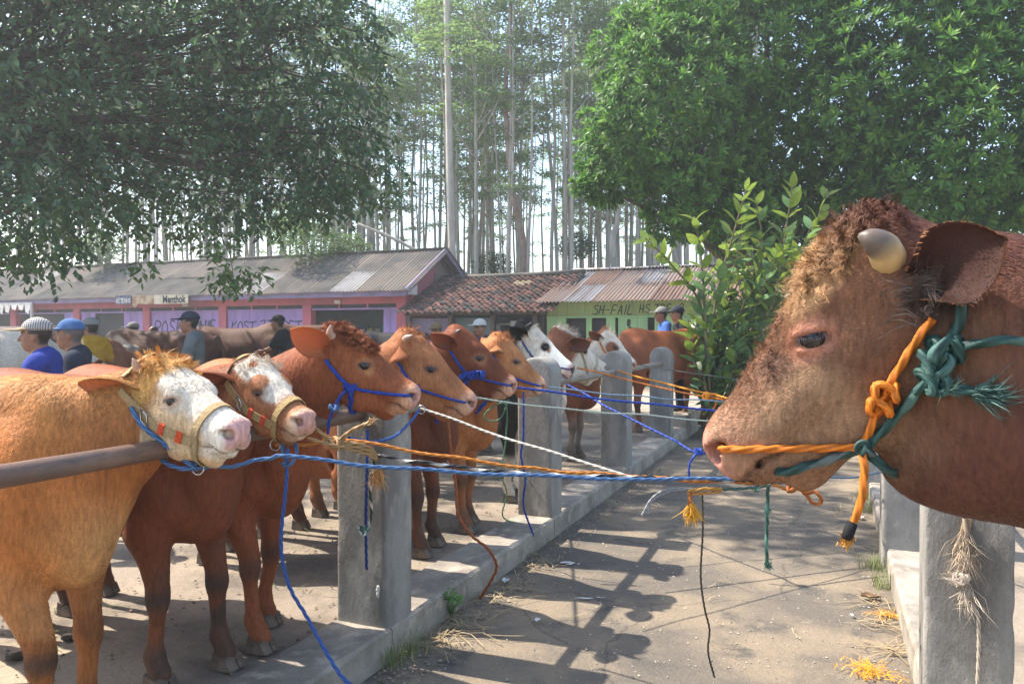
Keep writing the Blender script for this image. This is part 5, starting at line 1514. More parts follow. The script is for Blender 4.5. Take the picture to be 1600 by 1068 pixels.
hx_loc = (0.95, 1.66, 0.15)
hp, hm = gpt(1338, 348, d=1.52), gpt(1097, 688, d=1.62)
make_cow('hero', 'bull', 'big brown bull in close profile with stubby horn and orange and green rope halter', hx_loc, R(180), 1.20, hp, hm, coat_hero,
         dict(bulk=1.1, neck=1.1, nose=(0.42, 0.20, 0.15), lid=(0.40, 0.17, 0.11), base=(0.17, 0.07, 0.035), ear_in=(0.075, 0.034, 0.026), ear_out=(0.32, 0.13, 0.055),  # ear_out lightened to paint a sunlit orange rim
              legs=(0.0, -0.1, 0, 0.1), wrinkle=hero_wr, jaw=0.95, fat=1.1,
              extra=[((0.53, 0, 1.31), (0.34, 0.145, 0.215), 0.05), ((0.28, 0, 1.42), (0.34, 0.16, 0.19), 0.08), ((0.70, 0, 1.19), (0.15, 0.07, 0.085), 0.05)],
              ears={1: dict(base=(0.055, 0.130, -0.150), tip=(-0.060, 0.215, -0.190), face=(-0.28, 0.88, 0.15), w=0.148, cup=0.30)},
              horns=[dict(p=[(0.046, 0.065 * q, -0.085), (0.042, 0.105 * q, -0.082), (0.034, 0.132 * q, -0.064), (0.034, 0.144 * q, -0.038), (0.040, 0.146 * q, -0.016)], r=0.031, pw=3.4, c0=(0.52, 0.36, 0.17), c1=(0.11, 0.085, 0.07), cs=0.42) for q in (1, -1)],
              fur_len=0.020, fur_w=0.0013, fur_head=2.6, fur_ear=0.6, streak=0.45,
              fur_mask=lambda V, Hl: smooth01(V[:, 0], -0.1, 0.3),
              curls=[dict(n=700, L=0.055, w=0.0016, curl=0.005, turns=0.8, flow=lambda h: np.stack([-0.5 + 0 * h[:, 0], np.sign(h[:, 1]) * 0.7, -0.3 + 0 * h[:, 0]], 1), col=lambda h: np.ones((len(h), 3)) * np.array((0.055, 0.042, 0.038)),
                          mask=lambda V, Hl: np.exp(-(((Hl[:, 0] - 0.075) / 0.035) ** 2 + ((Hl[:, 2] + 0.165) / 0.035) ** 2)) * (np.abs(Hl[:, 1]) > 0.05) * (np.abs(Hl[:, 1]) < 0.16)),
                     dict(n=10000, L=0.038, w=0.0014, curl=0.007, turns=1.2, flow=lambda h: np.stack([0.75 + 0 * h[:, 0], np.sign(h[:, 1]) * 0.5, -0.1 + 0 * h[:, 0]], 1),
                          mask=lambda V, Hl: smooth01(Hl[:, 2], -0.085, -0.02) * (1 - smooth01(Hl[:, 0], 0.08, 0.20)) * smooth01(Hl[:, 0], -0.08, -0.03) * (1 - smooth01(np.abs(Hl[:, 1]), 0.07, 0.11))),
                     dict(n=1800, L=0.016, w=0.0013, curl=0.003, turns=1.2, flow=lambda h: np.stack([-0.6 + 0 * h[:, 0], np.sign(h[:, 1]) * 0.4, 0.0 + 0 * h[:, 0]], 1),
                          mask=lambda V, Hl: smooth01(Hl[:, 2], -0.085, -0.03) * smooth01(Hl[:, 0], 0.15, 0.22) * (1 - smooth01(Hl[:, 0], 0.33, 0.42)) * (np.abs(Hl[:, 1]) < 0.08))]),
         res=0.02, hres=0.0065, fur=170000)

# --- the row of cattle tied along the left rail
def coat1(V, Hl, P):
    C = base_coat(V, Hl, ORANGE * 0.92, ORANGE * 0.72, (0.48, 0.22, 0.08), 1.0, 11, 0.9)
    C = mixc(C, (0.62, 0.30, 0.085), smooth01(V[:, 2], 0.98, 1.18) * smooth01(vnoise(V, 7, 5), -0.6, 0.6) * 0.7)  # sunlit golden topline painted into the coat
    C = mixc(C, (0.27, 0.095, 0.03), smooth01(vnoise(V * np.array((1, 1, 0.45)), 8, 15), 0.1, 0.6) * 0.5)
    a, y, z = Hl[:, 0], np.abs(Hl[:, 1]), Hl[:, 2]
    C = mixc(C, (0.60, 0.34, 0.13), smooth01(V[:, 0], 0.18, 0.35) * smooth01(-V[:, 2], -0.95, -0.7) * smooth01(V[:, 2], 0.5, 0.6) * 0.6)
    inh = smooth01(a, 0.02, 0.10) * (y < 0.14) * (z > -0.30)
    C = mixc(C, (0.64, 0.46, 0.27), inh * smooth01(a, 0.10, 0.2) * 0.9)
    C = mixc(C, WHITE, inh * smooth01(z + 0.02 * vnoise(Hl, 30, 4) + 0.25 * (a - 0.25) * (a > 0.25), -0.062, -0.022) * smooth01(a - 0.35 * np.maximum(0, y - 0.035), 0.085, 0.12))
    C = mixc(C, (0.60, 0.34, 0.10), inh * (1 - smooth01(a, 0.10, 0.15)) * 0.9)
    C = eye_ring(C, Hl, WHITE * 0.95, 0.055, 0.75)
    return muzzle_pale(C, Hl, WHITE, 0.40, 0.46)
def coat2(V, Hl, P):
    C = base_coat(V, Hl, np.array((0.17, 0.048, 0.019)), np.array((0.15, 0.050, 0.022)), None, 1.0, 21, 0.9)
    a, y, z = Hl[:, 0], np.abs(Hl[:, 1]), Hl[:, 2]
    C = mixc(C, (0.36, 0.15, 0.065), smooth01(a, 0.02, 0.1) * smooth01(z, -0.4, -0.2) * 0.8)
    n = vnoise(Hl, 26, 7)
    w = smooth01(z + 0.018 * n, -0.075, -0.045) * smooth01(a, 0.0, 0.03) * (1 - smooth01(a + 0.02 * n, 0.33, 0.37)) * (y < 0.14)
    pat = (1 - smooth01(np.sqrt((a - 0.20) ** 2 + ((y - 0.105) / 1.1) ** 2), 0.045, 0.065)) + (1 - smooth01(np.sqrt((a - 0.07) ** 2 + (y - 0.05) ** 2), 0.02, 0.03)) * (Hl[:, 1] < 0)
    C = mixc(C, WHITE, w * np.clip(1 - pat, 0, 1))
    return muzzle_pale(C, Hl, (0.58, 0.40, 0.27), 0.44, 0.50)
def plain(main, leg, pale, seed, ring=PALE, head=None):
    def f(V, Hl, P):
        C = base_coat(V, Hl, np.array(main), np.array(leg), None, 1.0, seed, 0.7)
        if head is not None: C = mixc(C, head, smooth01(Hl[:, 0], 0.0, 0.12) * smooth01(Hl[:, 2], -0.42, -0.25) * 0.85)
        C = mixc(C, np.array(main) * 0.6, smooth01(Hl[:, 0], 0.27, 0.33) * (1 - smooth01(Hl[:, 0], 0.36, 0.44)) * smooth01(Hl[:, 2], -0.10, -0.04) * 0.5)  # darker band above the muzzle, face shading painted into the coat
        C = eye_ring(C, Hl, ring, 0.05, 0.6)
        return muzzle_pale(C, Hl, pale, 0.43, 0.50)
    return f
def coat7(V, Hl, P):
    C = np.ones((len(V), 3)) * np.array((0.022, 0.019, 0.018))
    a, y, z = Hl[:, 0], np.abs(Hl[:, 1]), Hl[:, 2]
    C = mixc(C, WHITE * 0.75, smooth01(-V[:, 2], -0.42, -0.34) + smooth01(-V[:, 2], -0.66, -0.6) * (np.abs(V[:, 1]) < 0.12) * (V[:, 0] > 0))
    C = mixc(C, WHITE, smooth01(a, 0.03, 0.06) * smooth01(z + 0.35 * a, -0.20, -0.15) * (y < 0.16) + smooth01(a, 0.2, 0.25) * (z > -0.4))
    d = np.sqrt(((a - 0.225)) ** 2 + (z + 0.065) ** 2)
    C = mixc(C, (0.025, 0.02, 0.02), (1 - smooth01(d, 0.030, 0.042)) * (y > 0.05))
    C = mixc(C, (0.50, 0.22, 0.18), (1 - smooth01(np.sqrt((a - 0.27) ** 2 + (z + 0.07) ** 2), 0.012, 0.02)) * (y > 0.05))
    return muzzle_pale(C, Hl, (0.60, 0.38, 0.32), 0.44, 0.49)
def coat8(V, Hl, P):
    C = base_coat(V, Hl, np.array((0.20, 0.072, 0.036)), np.array((0.12, 0.05, 0.03)), None, 1.0, 31, 0.5)
    n = vnoise(V, 5, 77)
    C = mixc(C, WHITE * 0.9, smooth01(n, 0.15, 0.3) * (V[:, 0] > -0.1))
    a, y, z = Hl[:, 0], np.abs(Hl[:, 1]), Hl[:, 2]
    C = mixc(C, (0.22, 0.08, 0.04), smooth01(a, -0.03, 0.03) * (1 - smooth01(a, 0.12, 0.18)) * (z > -0.4))
    return mixc(C, WHITE, np.clip(smooth01(a, 0.14, 0.2) * (z > -0.5) + smooth01(z, -0.05, -0.02) * (a > -0.05), 0, 1) * (y < 0.2))
def coat9(V, Hl, P):
    C = base_coat(V, Hl, np.array((0.22, 0.075, 0.035)), WHITE * 0.5, None, 1.0, 41, 0.5)
    a, y, z = Hl[:, 0], np.abs(Hl[:, 1]), Hl[:, 2]
    w = smooth01(a, -0.02, 0.02) * (z > -0.4)
    C = mixc(C, WHITE, w)
    pat = 1 - smooth01(np.sqrt(((a - 0.21) / 1.25) ** 2 + ((z + 0.10) / 1.1) ** 2), 0.055, 0.075)
    return mixc(C, (0.24, 0.085, 0.04), pat * (y > 0.045))

def tuft(n, L, w=0.0020, curl=0.006, turns=0.7, fz=0.4):
    return dict(n=n, L=L, w=w, curl=curl, turns=turns, flow=lambda h: np.stack([0.55 + 0.3 * np.sin(40 * h[:, 1]), np.sign(h[:, 1]) * 0.35, fz + 0 * h[:, 0]], 1),
                mask=lambda V, Hl: smooth01(Hl[:, 2], -0.075, -0.03) * (1 - smooth01(Hl[:, 0], 0.06, 0.14)) * (Hl[:, 0] > -0.07) * (np.abs(Hl[:, 1]) < 0.11))
def hornpair(dx, r, L=1.0, c0=(0.55, 0.38, 0.28), c1=(0.40, 0.26, 0.2)):
    return [dict(p=[(0.02, 0.075 * q, -0.05), (0.015 + dx * 0.4, (0.075 + 0.06 * L) * q, -0.035), (0.02 + dx, (0.075 + 0.10 * L) * q, -0.01 + 0.02 * L)], r=r, pw=2.0, c0=c0, c1=c1) for q in (1, -1)]
EARL = {q: dict(base=(0.055, 0.098 * q, -0.110), tip=(-0.075, 0.275 * q, -0.155), face=(0.62, 0.45 * q, -0.35), w=0.13, cup=0.35) for q in (1, -1)}
ROW = 'cattle tied along the left rail'
def left(key, label, poll, muz, bodyY, coat, P, S=1.0, locX=-2.6, yaw=0.0, **kw):
    P.setdefault('ears', EARL); P.setdefault('bulk', 0.83); P.setdefault('fur_mask', lambda V, Hl: 0.1 + 0.9 * smooth01(V[:, 0], -0.7, -0.1)); P.setdefault('fur_w', 0.0018)
    make_cow(key, 'cow', label, (locX, bodyY, 0.15), yaw, S, gpt(poll[0], poll[1] + 4, d=poll[2]), gpt(muz[0], muz[1], d=muz[2]), coat, P, group=ROW, **kw)

left('c1', 'nearest golden orange calf with white face and webbing halter', (254, 555, 2.72), (373, 660, 2.54), 1.82, coat1,
     dict(base=(0.50, 0.24, 0.08), ear_out=(0.55, 0.27, 0.08), ear_in=(0.45, 0.2, 0.1), nose=(0.50, 0.28, 0.25), lid=(0.45, 0.26, 0.18), legs=(0.05, 0.22, 0, 0.1), bulk=0.77,
          horns=hornpair(-0.02, 0.020, 0.6, (0.6, 0.42, 0.32), (0.5, 0.33, 0.26)), fur_len=0.030, lift=0.12, fur_w=0.0018, streak=0.6, hs=1.05, fur_head=0.7, curls=[dict(tuft(2600, 0.030, 0.0018, 0.004, 0.5, 0.15), col=lambda h: np.ones((len(h), 3)) * np.array((0.62, 0.33, 0.10)))]),
     hres=0.009, fur=90000, locX=-2.58)
left('c2', 'dark red calf with white brown-patched forehead beside the golden calf', (396, 556, 3.10), (484, 650, 2.92), 2.42, coat2,
     dict(base=(0.28, 0.09, 0.04), nose=(0.47, 0.25, 0.20), lid=(0.16, 0.08, 0.05), legs=(0.12, 0.02, 0.05, -0.1), fur_len=0.022, curls=[tuft(700, 0.035)]),
     hres=0.010, fur=30000)
left('c3', 'red-brown cow with curly poll, raised ear and blue rope at first post', (532, 508, 3.42), (650, 605, 3.40), 2.88, plain((0.225, 0.062, 0.022), (0.17, 0.05, 0.021), (0.55, 0.30, 0.18), 51, (0.44, 0.22, 0.085), (0.26, 0.078, 0.029)),
     dict(base=(0.28, 0.09, 0.035), ear_in=(0.55, 0.20, 0.09), ear_out=(0.36, 0.13, 0.05), nose=(0.47, 0.25, 0.20), legs=(-0.05, 0.14, 0, 0.1), hs=1.06,
          ears={-1: dict(base=(0.055, -0.098, -0.11), tip=(-0.115, -0.27, -0.11), face=(0.45, -0.75, -0.1), w=0.155, cup=0.28), 1: EARL[1]},
          horns=hornpair(-0.03, 0.025, 0.8), curls=[dict(n=3500, L=0.03, w=0.0022, curl=0.008, turns=1.3, flow=lambda h: np.stack([0.5 + 0 * h[:, 0], np.sign(h[:, 1]) * 0.3, 0.2 + 0 * h[:, 0]], 1),
              mask=lambda V, Hl: smooth01(Hl[:, 2], -0.085, -0.03) * (1 - smooth01(Hl[:, 0], 0.16, 0.26)) * (Hl[:, 0] > -0.06) * (np.abs(Hl[:, 1]) < 0.10))]),
     hres=0.010, fur=35000)
left('c4', 'reddish tan cow with closed eye just behind the first post', (644, 512, 4.30), (740, 618, 4.28), 3.82, plain((0.31, 0.112, 0.042), (0.22, 0.085, 0.035), (0.56, 0.32, 0.2), 61, (0.40, 0.17, 0.08), (0.37, 0.145, 0.058)),
     dict(base=(0.34, 0.12, 0.05), nose=(0.47, 0.25, 0.20), horns=hornpair(0.02, 0.022, 0.7), legs=(0.1, 0.0, 0, 0.1), hs=1.06,
          ears={-1: dict(base=(0.055, -0.098, -0.11), tip=(0.09, -0.22, -0.16), face=(0.7, -0.2, -0.5), w=0.11), 1: EARL[1]}, curls=[tuft(500, 0.035)]),
     hres=0.012, fur=22000)
left('c5', 'dark red-brown cow with knotted blue halter, third head before second post', (720, 506, 4.90), (804, 593, 4.90), 4.45, plain((0.17, 0.048, 0.019), (0.18, 0.065, 0.03), (0.55, 0.31, 0.2), 71, (0.42, 0.19, 0.09)),
     dict(base=(0.26, 0.08, 0.03), nose=(0.47, 0.25, 0.20), horns=hornpair(0.0, 0.022, 0.3, (0.12, 0.07, 0.05), (0.1, 0.06, 0.05)), legs=(0.05, 0.1, 0.1, 0), hs=1.06),
     hres=0.012, fur=18000)
left('c6', 'light tan cow with muzzle low beside the second post', (784, 518, 5.50), (854, 600, 5.50), 5.1, plain((0.36, 0.135, 0.045), (0.26, 0.1, 0.04), (0.6, 0.38, 0.25), 81, (0.46, 0.24, 0.12), (0.41, 0.175, 0.065)),
     dict(base=(0.45, 0.2, 0.08), nose=(0.47, 0.25, 0.20), legs=(0, 0.1, 0, 0), ears={-1: dict(base=(0.055, -0.098, -0.11), tip=(0.08, -0.235, -0.12), face=(0.5, -0.6, -0.5), w=0.12), 1: EARL[1]}, curls=[tuft(500, 0.04)]),
     hres=0.013, fur=14000)
left('c7', 'black cow with white face and black eye patch behind second post', (824, 498, 6.65), (898, 574, 6.70), 6.15, coat7,
     dict(base=(0.02, 0.018, 0.018), ear_out=(0.02, 0.018, 0.018), ear_in=(0.03, 0.025, 0.025), nose=(0.16, 0.13, 0.13), horns=hornpair(0.0, 0.020, 0.9, (0.06, 0.05, 0.045), (0.03, 0.03, 0.03)),
          lid=(0.03, 0.02, 0.02), curls=[tuft(600, 0.045)]),
     hres=0.014, fur=9000)
left('c8', 'brown and white cow with head turned away before third post', (876, 508, 7.75), (938, 566, 8.05), 7.15, coat8,
     dict(base=(0.28, 0.10, 0.05), ear_out=(0.32, 0.12, 0.06), ears={-1: dict(base=(0.055, -0.098, -0.11), tip=(0.12, -0.27, -0.07), face=(0.2, -0.9, -0.2), w=0.15), 1: EARL[1]}, hs=1.08, curls=[tuft(700, 0.06)]),
     hres=0.015, fur=7000, locX=-2.75)
left('c9', 'white-faced calf with brown eye patches and orange lead, behind third post', (950, 510, 8.60), (995, 568, 8.50), 8.35, coat9,
     dict(base=(0.24, 0.09, 0.045), ear_out=(0.25, 0.09, 0.045), nose=(0.47, 0.25, 0.20), lid=(0.12, 0.06, 0.04), curls=[tuft(600, 0.04)]),
     hres=0.015, fur=7000, locX=-2.75)
# --- brown cow beyond the fourth post, and the cattle of the far rows
def far_cow(key, label, px, d, face, S, coat, headup=1.25, z=0.15, res=0.034, hres=None, **P):
    """side-on cow whose middle is seen at px; face = +1 looks right in the picture, -1 left"""
    yaw = TH if face > 0 else math.pi + TH
    yaw += P.pop('turn', 0.0)
    c = gpt(px, 520, d=d); f = np.array((math.cos(yaw), math.sin(yaw), 0))
    loc = np.array((c[0], c[1], z)) + f * 0.5 * S
    hd = P.pop('hdir', 0.0); g = np.array((math.cos(yaw + hd), math.sin(yaw + hd), 0))
    poll = loc + f * 0.50 * S + g * 0.1 + np.array((0, 0, headup * S)); muz = poll + g * 0.40 * S + np.array((0, 0, -0.32 * S))
    make_cow(key, 'cow', label, loc, yaw, S, poll, muz, coat, P, res=res, hres=hres, group='cattle in the background rows')
def spots(main, white, seed, th=0.3, freq=5):
    def f(V, Hl, P):
        C = base_coat(V, Hl, np.array(main), np.array(main) * 0.8, None, 1.0, seed, 0.3)
        return mixc(C, white, smooth01(vnoise(V, freq, seed + 50), th, th + 0.12))
    return f
far_cow('b0', 'brown cow standing broadside beyond the round-topped post', 1032, 11.6, -1, 1.18, plain((0.27, 0.085, 0.036), (0.2, 0.08, 0.04), PALE, 91), 1.0, turn=0.62, res=0.03, hres=0.018, hdir=0.2)
far_cow('b1', 'brown bull with small white flank patches behind the grey-jacketed man', 246, 12.4, -1, 1.18, spots((0.095, 0.040, 0.026), (0.45, 0.36, 0.3), 101, 0.72, 6), 0.95)  # this coat and the next darkened in place of tree shade
far_cow('b2', 'chestnut brown bull broadside right of the grey-jacketed man', 372, 13.2, 1, 1.22, plain((0.095, 0.042, 0.026), (0.05, 0.03, 0.025), PALE, 111), 0.95)
far_cow('b3', 'tan-brown bull behind the dark-shirted man at the kiosks', 480, 14.4, -1, 1.27, plain((0.12, 0.058, 0.036), (0.08, 0.05, 0.04), PALE, 121), 1.15, turn=0.3)
far_cow('b4', 'dark brown cow behind the man in yellow', 172, 13.0, -1, 1.08, plain((0.075, 0.035, 0.024), (0.04, 0.02, 0.02), (0.2, 0.12, 0.1), 131), 1.0)
far_cow('b5', 'black cow far back near the purple shutter', 612, 16.0, 1, 1.16, plain((0.022, 0.02, 0.022), (0.02, 0.02, 0.02), (0.1, 0.08, 0.08), 141), 1.0)
far_cow('b6', 'cream white cow at the left edge behind the man in blue polo', -55, 7.4, 1, 1.16, plain((0.46, 0.40, 0.33), (0.25, 0.21, 0.18), PALE, 151), 1.05, turn=1.1)
far_cow('b7', 'dark brown bull at the far left beyond the cream cow', 20, 14.0, 1, 1.25, plain((0.06, 0.032, 0.025), (0.04, 0.02, 0.02), (0.2, 0.12, 0.1), 161), 1.2)
far_cow('b8', 'reddish cow between the jacketed man and the yellow shirt', 108, 11.2, 1, 1.05, plain((0.24, 0.09, 0.045), (0.1, 0.05, 0.04), PALE, 171), 1.0, turn=0.8)
# ------------------------------------------------------------------ people
M_skin = mat('skin', (1, 1, 1), attr=True, rough=0.5, scale=14, vary=0.06, spec=0.35, objco=True)
def cloth(name, c, c2=None, sc=9, rough=0.85): return mat(name, c, c2, scale=sc, rough=rough, bump=0.35, bscale=22, spec=0.15, objco=True)

def person(label, loc, yaw, h, shirt, pants, cap=None, hair=(0.02, 0.016, 0.014), skin=(0.25, 0.115, 0.065), arms=None, res=0.022, hres=0.012, sleeve=0.5, lean=0.0, look=0.0, collar=None, face=True, group=None):
    k = h / 1.70
    arms = arms or {1: ((-0.04, 0.26, 1.12), (0.04, 0.27, 0.87)), -1: ((-0.04, -0.26, 1.12), (0.04, -0.27, 0.87))}
    tilt = lambda p: (p[0] + lean * max(0, p[2] - 0.95), p[1], p[2])
    B, S, T = Shape(), Shape(), Shape()
    def both(fn, ss, pad): 
        for s in ss: fn(s, pad if s is not B else 0.0)
    hc = np.array(tilt((0.045, 0, 1.575)))
    cl, sl = math.cos(look), math.sin(look)
    HR = np.array([[cl, -sl, 0], [sl, cl, 0], [0, 0, 1.0]])
    def hp(x, y, z): return (hc + HR @ np.array((x, y, z))) * k
    def he(c, r, kk=0.02, op='u'): B.ell(hp(*c), np.array(r) * k, HR, kk, op)
    he((-0.012, 0, 0.030), (0.098, 0.076, 0.095), 0.03)      # skull
    he((0.030, 0, -0.035), (0.062, 0.062, 0.080), 0.03)      # face
    he((0.048, 0, -0.088), (0.034, 0.036, 0.026), 0.025)     # chin
    for y in (-1, 1):
        he((0.045, 0.038 * y, -0.025), (0.030, 0.024, 0.024), 0.02)   # cheek
        he((0.000, 0.052 * y, -0.065), (0.045, 0.018, 0.030), 0.02)   # jaw
        he((0.088, 0.030 * y, 0.004), (0.016, 0.017, 0.011), 0.008, 's')
        he((0.080, 0.030 * y, 0.003), (0.013, 0.012, 0.011), 0.006)
        he((-0.010, 0.080 * y, -0.012), (0.018, 0.010, 0.030), 0.006) # ear
    he((0.078, 0, 0.026), (0.018, 0.045, 0.012), 0.015)      # brow
    B.cone(hp(0.088, 0, 0.010), hp(0.112, 0, -0.028), 0.009 * k, 0.014 * k, 0.012)   # nose
    he((0.098, 0.011, -0.030), (0.012, 0.010, 0.008), 0.008); he((0.098, -0.011, -0.030), (0.012, 0.010, 0.008), 0.008)
    he((0.084, 0, -0.058), (0.016, 0.024, 0.008), 0.008); he((0.082, 0, -0.071), (0.015, 0.020, 0.008), 0.008)
    he((0.100, 0, -0.0645), (0.010, 0.024, 0.0022), 0.004, 's')
    B.cone(np.array(tilt((-0.005, 0, 1.40))) * k, hp(-0.015, 0, -0.05), 0.062 * k, 0.056 * k, 0.03)
    sh = {}
    for s, pad in ((B, 0.0), (S, 0.014)):
        c = lambda a, b, ra, rb, kk=0.04: s.cone(np.array(tilt(a)) * k, np.array(tilt(b)) * k, (ra + pad) * k, (rb + pad) * k, kk)
        e = lambda a, r, kk=0.06: s.ell(np.array(tilt(a)) * k, (np.array(r) + pad) * k, None, kk)
        e((-0.01, 0, 1.26), (0.105, 0.165, 0.19)); e((0.01, 0, 1.06), (0.105, 0.145, 0.17)); e((0, 0, 0.95), (0.10, 0.15, 0.11))
        c((-0.02, 0.15, 1.385), (-0.02, -0.15, 1.385), 0.058, 0.058); e((-0.03, 0, 1.42), (0.06, 0.11, 0.05))
        for sd in (1, -1):
            el, wr = arms[sd]; a = np.array((-0.015, 0.185 * sd, 1.385)); el = np.array(el, float); wr = np.array(wr, float)
            if s is B:
                c(a, el, 0.050, 0.040); c(el, wr, 0.040, 0.027, 0.02)
                hd = nrm(wr - el); B.ell(np.array(tilt(wr + hd * 0.05)) * k, (0.042 * k, 0.030 * k, 0.045 * k), None, 0.02)
            else:
                if sleeve <= 0.6: c(a, a + (el - a) * sleeve * 1.5, 0.056, 0.054)
                else: c(a, el, 0.054, 0.047); c(el, wr - (wr - el) * 0.06, 0.047, 0.036, 0.02)
    if collar is None: pass
    for s, pad in ((B, 0.0), (T, 0.016)):
        for sd in (1, -1):
            st = 0.03 * sd
            s.cone(np.array((0, 0.085 * sd, 0.93)) * k, np.array((0.02 + st, 0.10 * sd, 0.50)) * k, (0.085 + pad) * k, (0.060 + pad) * k, 0.03)
            s.cone(np.array((0.02 + st, 0.10 * sd, 0.50)) * k, np.array((-0.01 + st, 0.105 * sd, 0.09)) * k, (0.058 + pad) * k, (0.040 + pad * 1.5) * k, 0.02)
            if s is B: s.ell(np.array((0.06 + st, 0.11 * sd, 0.045)) * k, np.array((0.12, 0.045, 0.038)) * k, None, 0.02)
        s.ell(np.array((0, 0, 0.94)) * k, (np.array((0.105, 0.155, 0.09)) + pad) * k, None, 0.05)
    T.plane((0, 0, 1), 1.0 * k)
    S.plane((0, 0, -1), -0.90 * k)
    lo, hi = hp(-0.13, -0.11, -0.13), hp(0.13, 0.11, 0.13)
    V, F = B.mesh(res, (np.minimum(lo, hi), np.maximum(lo, hi)), hres)
    C = np.ones((len(V), 3)) * np.array(skin)
    hl = (V / k - hc) @ HR
    C = mixc(C, np.array(skin) * np.array((1.0, 0.72, 0.75)), np.exp(-((hl[:, 2] + 0.064) / 0.012) ** 2) * (hl[:, 0] > 0.075) * (np.abs(hl[:, 1]) < 0.026))
    C = mixc(C, np.array(hair), np.exp(-((hl[:, 2] - 0.027) / 0.007) ** 2) * (hl[:, 0] > 0.06) * smooth01(np.abs(hl[:, 1]), 0.010, 0.018) * (np.abs(hl[:, 1]) < 0.055) * 0.8)
    C = mixc(C, np.array((0.02, 0.015, 0.012)), np.exp(-(((hl[:, 2] - 0.004) / 0.006) ** 2 + ((np.abs(hl[:, 1]) - 0.031) / 0.012) ** 2)) * (hl[:, 0] > 0.06) * 0.9)
    hm = smooth01(hl[:, 2] + 0.55 * hl[:, 0], -0.035, -0.015) * (1 - smooth01(hl[:, 0], 0.02, 0.045)) * (hl[:, 2] > -0.075) * (V[:, 2] > 1.4 * k)
    hm2 = (1 - smooth01(hl[:, 0], -0.045, -0.02)) * smooth01(hl[:, 2], -0.075, -0.055)
    C = mixc(C, np.array(hair), np.clip(np.maximum(hm * (hl[:, 2] > 0.015), hm2), 0, 1) * (np.abs(hl[:, 1]) < 0.083))
    C = mixc(C, np.array((0.03, 0.025, 0.022)), (V[:, 2] < 0.085 * k) * 1.0)
    Va, Fa, Ca, off = [V], [F], [C], len(V)
    for sd in (1, -1):                                     # fingers
        el, wr = np.array(arms[sd][0], float), np.array(arms[sd][1], float)
        hd = nrm(wr - el); sx = nrm(np.cross(hd, (0, sd * 0.6, 0.8))); fd = np.cross(sx, hd)
        for f in range(5):
            mb = MB()
            b = wr + hd * (0.085 if f < 4 else 0.03) + sx * ((f - 1.5) * 0.018 if f < 4 else -0.035)
            L = (0.065, 0.075, 0.07, 0.055, 0.05)[f]; d1 = hd if f < 4 else nrm(hd - sx * 0.8)
            mb.tube([np.array(tilt(q)) * k for q in (b - d1 * 0.02, b + d1 * L * 0.5, b + d1 * L * 0.8 + fd * L * 0.3 * sd, b + d1 * L * 0.85 + fd * L * 0.55 * sd)], [0.0095 * k, 0.009 * k, 0.008 * k, 0.005 * k], 6, cap=False)
            v = np.array(mb.v); Va.append(v); Fa.append(np.array(mb.f) + off); Ca.append(np.ones((len(v), 3)) * np.array(skin)); off += len(v)
    me = fast_mesh('person', np.concatenate(Va), np.concatenate(Fa), np.concatenate(Ca))
    o = link('person', me, M_skin, None, loc, (0, 0, yaw)); tag(o, label, 'person', group)
    sv, sf = S.mesh(res * 0.9, extra=lambda x, y, z: 0.007 * np.sin(38 * z + 9 * y) * np.cos(21 * y + 5 * x + 7 * z))
    link('shirt', fast_mesh('shirt', sv, sf), shirt, o)
    tv, tf = T.mesh(res, extra=lambda x, y, z: 0.004 * np.sin(30 * z + 6 * y))
    link('trousers', fast_mesh('trousers', tv, tf), pants, o)
    if collar is not None:
        mb = MB(); r = [np.array(tilt((-0.01 + 0.075 * math.cos(a), 0.075 * math.sin(a), 1.435 - 0.045 * max(0, math.cos(a)) + 0.02 * max(0, -math.cos(a))))) * k for a in np.linspace(0.35, 6.28 - 0.35, 16)]
        mb.tube(r, 0.014 * k, 6); mb.build('collar', collar, o, smooth=True)
    if cap is not None:
        m_top, m_brim, rev = cap
        A = Shape(); A.ell(hp(-0.014, 0, 0.050), np.array((0.112, 0.090, 0.098)) * k, HR, 0.01); A.plane((0, 0, -1), -hp(0, 0, 0.046)[2])
        v, f = A.mesh(0.011); link('cap', fast_mesh('cap', v, f), m_top, o)
        Bm = Shape(); Bm.ell(hp(0.120 * rev, 0, 0.048), np.array((0.095, 0.078, 0.0085)) * k, HR, 0.01); Bm.ell(hp(0.06 * rev, 0, 0.056), np.array((0.06, 0.083, 0.012)) * k, HR, 0.01)
        v, f = Bm.mesh(0.006); co = link('cap_brim', fast_mesh('cap_brim', v, f), m_brim, o)
    return o

def plaid():
    m = bpy.data.materials.new('plaid_cap'); m.use_nodes = True; N = m.node_tree.nodes; L = m.node_tree.links; b = N['Principled BSDF']
    tc = N.new('ShaderNodeTexCoord'); c = None
    for dirn in ('X', 'Z'):
        w = N.new('ShaderNodeTexWave'); w.wave_type = 'BANDS'; w.bands_direction = dirn; w.inputs['Scale'].default_value = 22; L.new(tc.outputs['Object'], w.inputs['Vector'])
        r = N.new('ShaderNodeMapRange'); r.inputs['From Min'].default_value = 0.6; r.inputs['From Max'].default_value = 0.75; r.inputs['To Min'].default_value = 1; r.inputs['To Max'].default_value = 0.18; L.new(w.outputs['Fac'], r.inputs['Value'])
        if c is None: c = r.outputs[0]
        else:
            mm = N.new('ShaderNodeMath'); mm.operation = 'MULTIPLY'; L.new(c, mm.inputs[0]); L.new(r.outputs[0], mm.inputs[1]); c = mm.outputs[0]
    x = N.new('ShaderNodeMix'); x.data_type = 'RGBA'; x.inputs[6].default_value = (0.04, 0.045, 0.07, 1); x.inputs[7].default_value = (0.55, 0.53, 0.48, 1); L.new(c, x.inputs[0]); L.new(x.outputs[2], b.inputs['Base Color'])
    b.inputs['Roughness'].default_value = 0.9; return m
